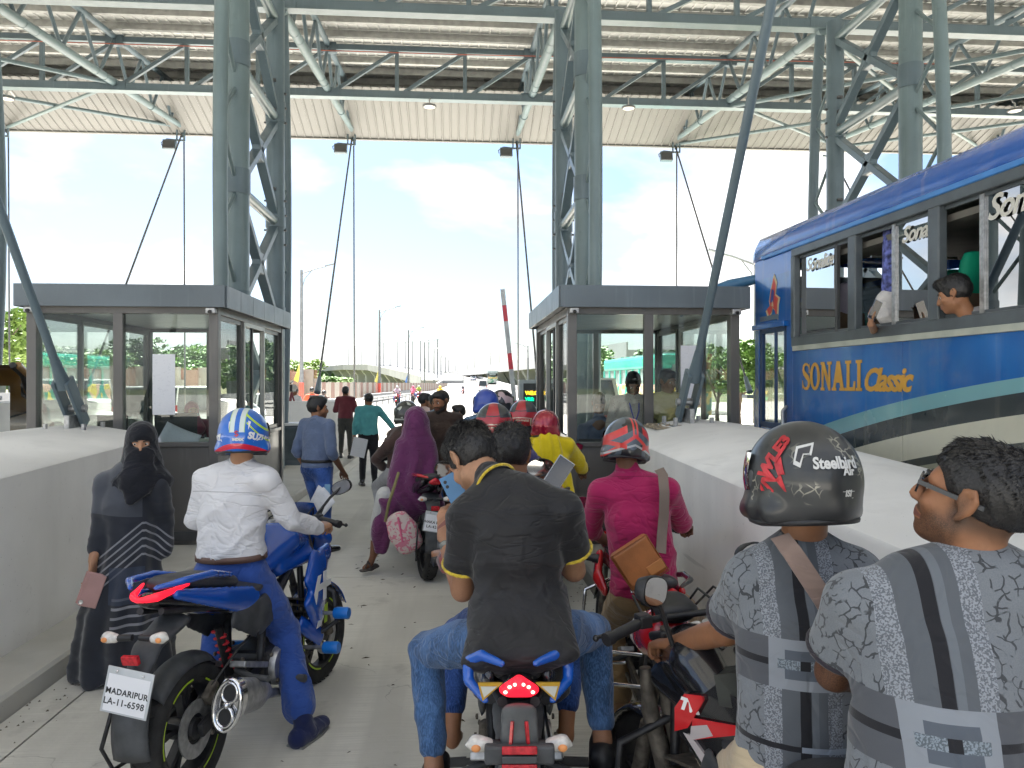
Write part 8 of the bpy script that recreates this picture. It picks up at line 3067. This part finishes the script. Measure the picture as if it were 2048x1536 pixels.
# --- inside the booths
p, J = stand(1266, 8.35, FW + PI, 1.79, .18, hrot=(0, R(-28), 0), arms=dict(wrL=(-.14, .3, 1.05), wrR=(.14, .3, 1.05)))
gch = Graph("speckled shirt", .85)
M_SPK = gch.done(gch.mix(gch.step(gch.voro(70), .18, .3), (.25, .12, .12), (.52, .47, .42)))
t_, j_, _, _ = person("man with goatee and lanyard looking down inside the right booth", p, FW + PI, J, dict(skin='b', hair='full', shirt=M_SPK, sleeve='elbow', collar=True, stubble=.7, pants=M_BRN), .011, seed=90)
for s_ in (-1, 1): MB().tube([j_['neck'] + Vector((s_ * .06, .04, .0)), j_['chest'] + Vector((s_ * .04, .145, .02)), j_['waist'] + Vector((0, .14, .08))], .007, 6).done("lanyard", mat("lanyard blue", (.12, .12, .5), .6), t_, 60)
p, J = stand(1334, 8.3, FW + PI + R(10), 1.82, .18, hrot=(R(22), R(-4), 0), arms=dict())
person("man in khaki uniform shirt leaning inside the right booth", p, FW + PI, J, dict(skin='b', hair='full', shirt=cloth("khaki uniform", (.33, .30, .13)), collar=True, pants=M_BRN), .011, seed=91)
p, J = ride(1190, 9.35, FW + PI, .52, .1)
J['head'] = at(1198, 808, 9.3)
J['neck'] = at(1198, 836, 9.3)
J['hrot'] = (FW + PI, R(-30), 0)
J['shL'], J['shR'] = at(1235, 855, 9.3), at(1165, 858, 9.3)
J['elL'], J['elR'] = at(1242, 900, 9.1), at(1160, 900, 9.1)
J['wrL'], J['wrR'] = at(1212, 882, 8.85), at(1180, 890, 8.85)
person("seated clerk in blue uniform shirt at the counter of the right booth", p, FW + PI, J, dict(skin='b', hair='full', shirt=M_OXF, collar=True, pants=M_NAVY), .012, seed=92)
p, J = ride(388, 9.9, FW + PI + R(35), .55, .1)
dz = at(384, 822, 9.9) - J['head']
for k in ('head', 'neck', 'shL', 'shR', 'chest', 'elL', 'elR', 'wrL', 'wrR', 'waist'): J[k] = J[k] + dz * (1 if k != 'waist' else .6)
t_, j_, Mm, _ = person("clerk in maroon headscarf and blue face mask inside the left booth", p, FW + PI + R(35), J, dict(skin='c', shirt=cloth("maroon dress", (.2, .03, .06)), sleeve='long', pants=M_BRN), .011, seed=93)
b = Blob(.02)
b.ell(Mm @ Vector((0, -.02, .03)), (.088, .112, .1), Mm.to_3x3())
b.limb([Mm @ Vector((0, -.01, -.08)), Mm @ Vector((0, .02, -.22))], [(.1, .1), (.17, .13)], ux)
b.ell(Mm @ Vector((0, .12, -.02)), (.058, .08, .085), Mm.to_3x3(), .01, True)
b.done("headscarf", cloth("maroon scarf", (.25, .05, .09)), t_, .011)
b = Blob(.01).limb([Mm @ Vector((-.05, .05, -.045)), Mm @ Vector((0, .1, -.05)), Mm @ Vector((.05, .05, -.045))], [(.02, .04), (.025, .045), (.02, .04)], (0, .1, 1))
b.done("face_mask", mat("mask blue", (.3, .5, .55), .8), t_, .008)

# --- bus passengers
hB_ = at(1907, 590, 5.2)
J = dict(head=hB_, neck=hB_ + Vector((.10, -.03, -.14)), chest=hB_ + Vector((.36, -.04, -.22)), waist=hB_ + Vector((.5, -.04, -.36)), pel=hB_ + Vector((.55, -.04, -.5)),
         shL=hB_ + Vector((.26, .14, -.16)), shR=hB_ + Vector((.28, -.2, -.17)), elL=hB_ + Vector((.4, .2, -.38)), elR=hB_ + Vector((.42, -.25, -.38)), wrL=hB_ + Vector((.5, .3, -.4)), wrR=hB_ + Vector((.5, -.1, -.45)), hrot=(FW + R(52), R(-14), 0))
person("young passenger leaning his head out of the bus window", (hB_.x, hB_.y, hB_.z - .65), FW + R(80), J, dict(skin='a', hair='full', strands=3500, shirt=cloth("pale grey tee", (.4, .38, .38)), face=True), .009, seed=95)
hS = at(1743, 618, 6.2) + Vector((.14, 0, .04))
tv = thing("person", "bus passenger in white headscarf holding a phone out of the window", "person", (hS.x, hS.y, hS.z - .6), FW + R(70))
Wv = (Matrix.Translation(tv.location) @ Matrix.Rotation(FW + R(70), 4, 'Z')).inverted()
b = Blob(.03)
hv = Wv @ hS
Mv = Matrix.Translation(hv)
head_prims(b, Mv, .95, False)
b.done("face", SK['c'], tv, .01)
b = Blob(.03).ell(hv + Vector((0, -.02, .02)), (.095, .12, .115)).limb([hv + Vector((0, -.02, -.08)), hv + Vector((.05, -.18, -.24))], [(.11, .11), (.15, .14)])
b.ell(hv + Vector((0, .12, -.01)), (.05, .05, .06), None, .01, True)
b.done("headscarf", cloth("white scarf", (.6, .58, .57)), tv, .012, folds(.006, 3, 20))
hw = Wv @ at(1742, 648, 5.95)
b = Blob(.01)
hand(b, hw, Vector((0, .1, 1)), Vector((0, -1, 0)), -1, .4, 1.0)
b.limb([hw, Wv @ at(1752, 668, 6.3)], [.028, .035])
b.done("hand", SK['c'], tv, .007)
phone("grey mobile phone held out by the passenger in white scarf", at(1750, 620, 5.9), (R(8), R(22), FW + R(15)), (.13, .15, .2))
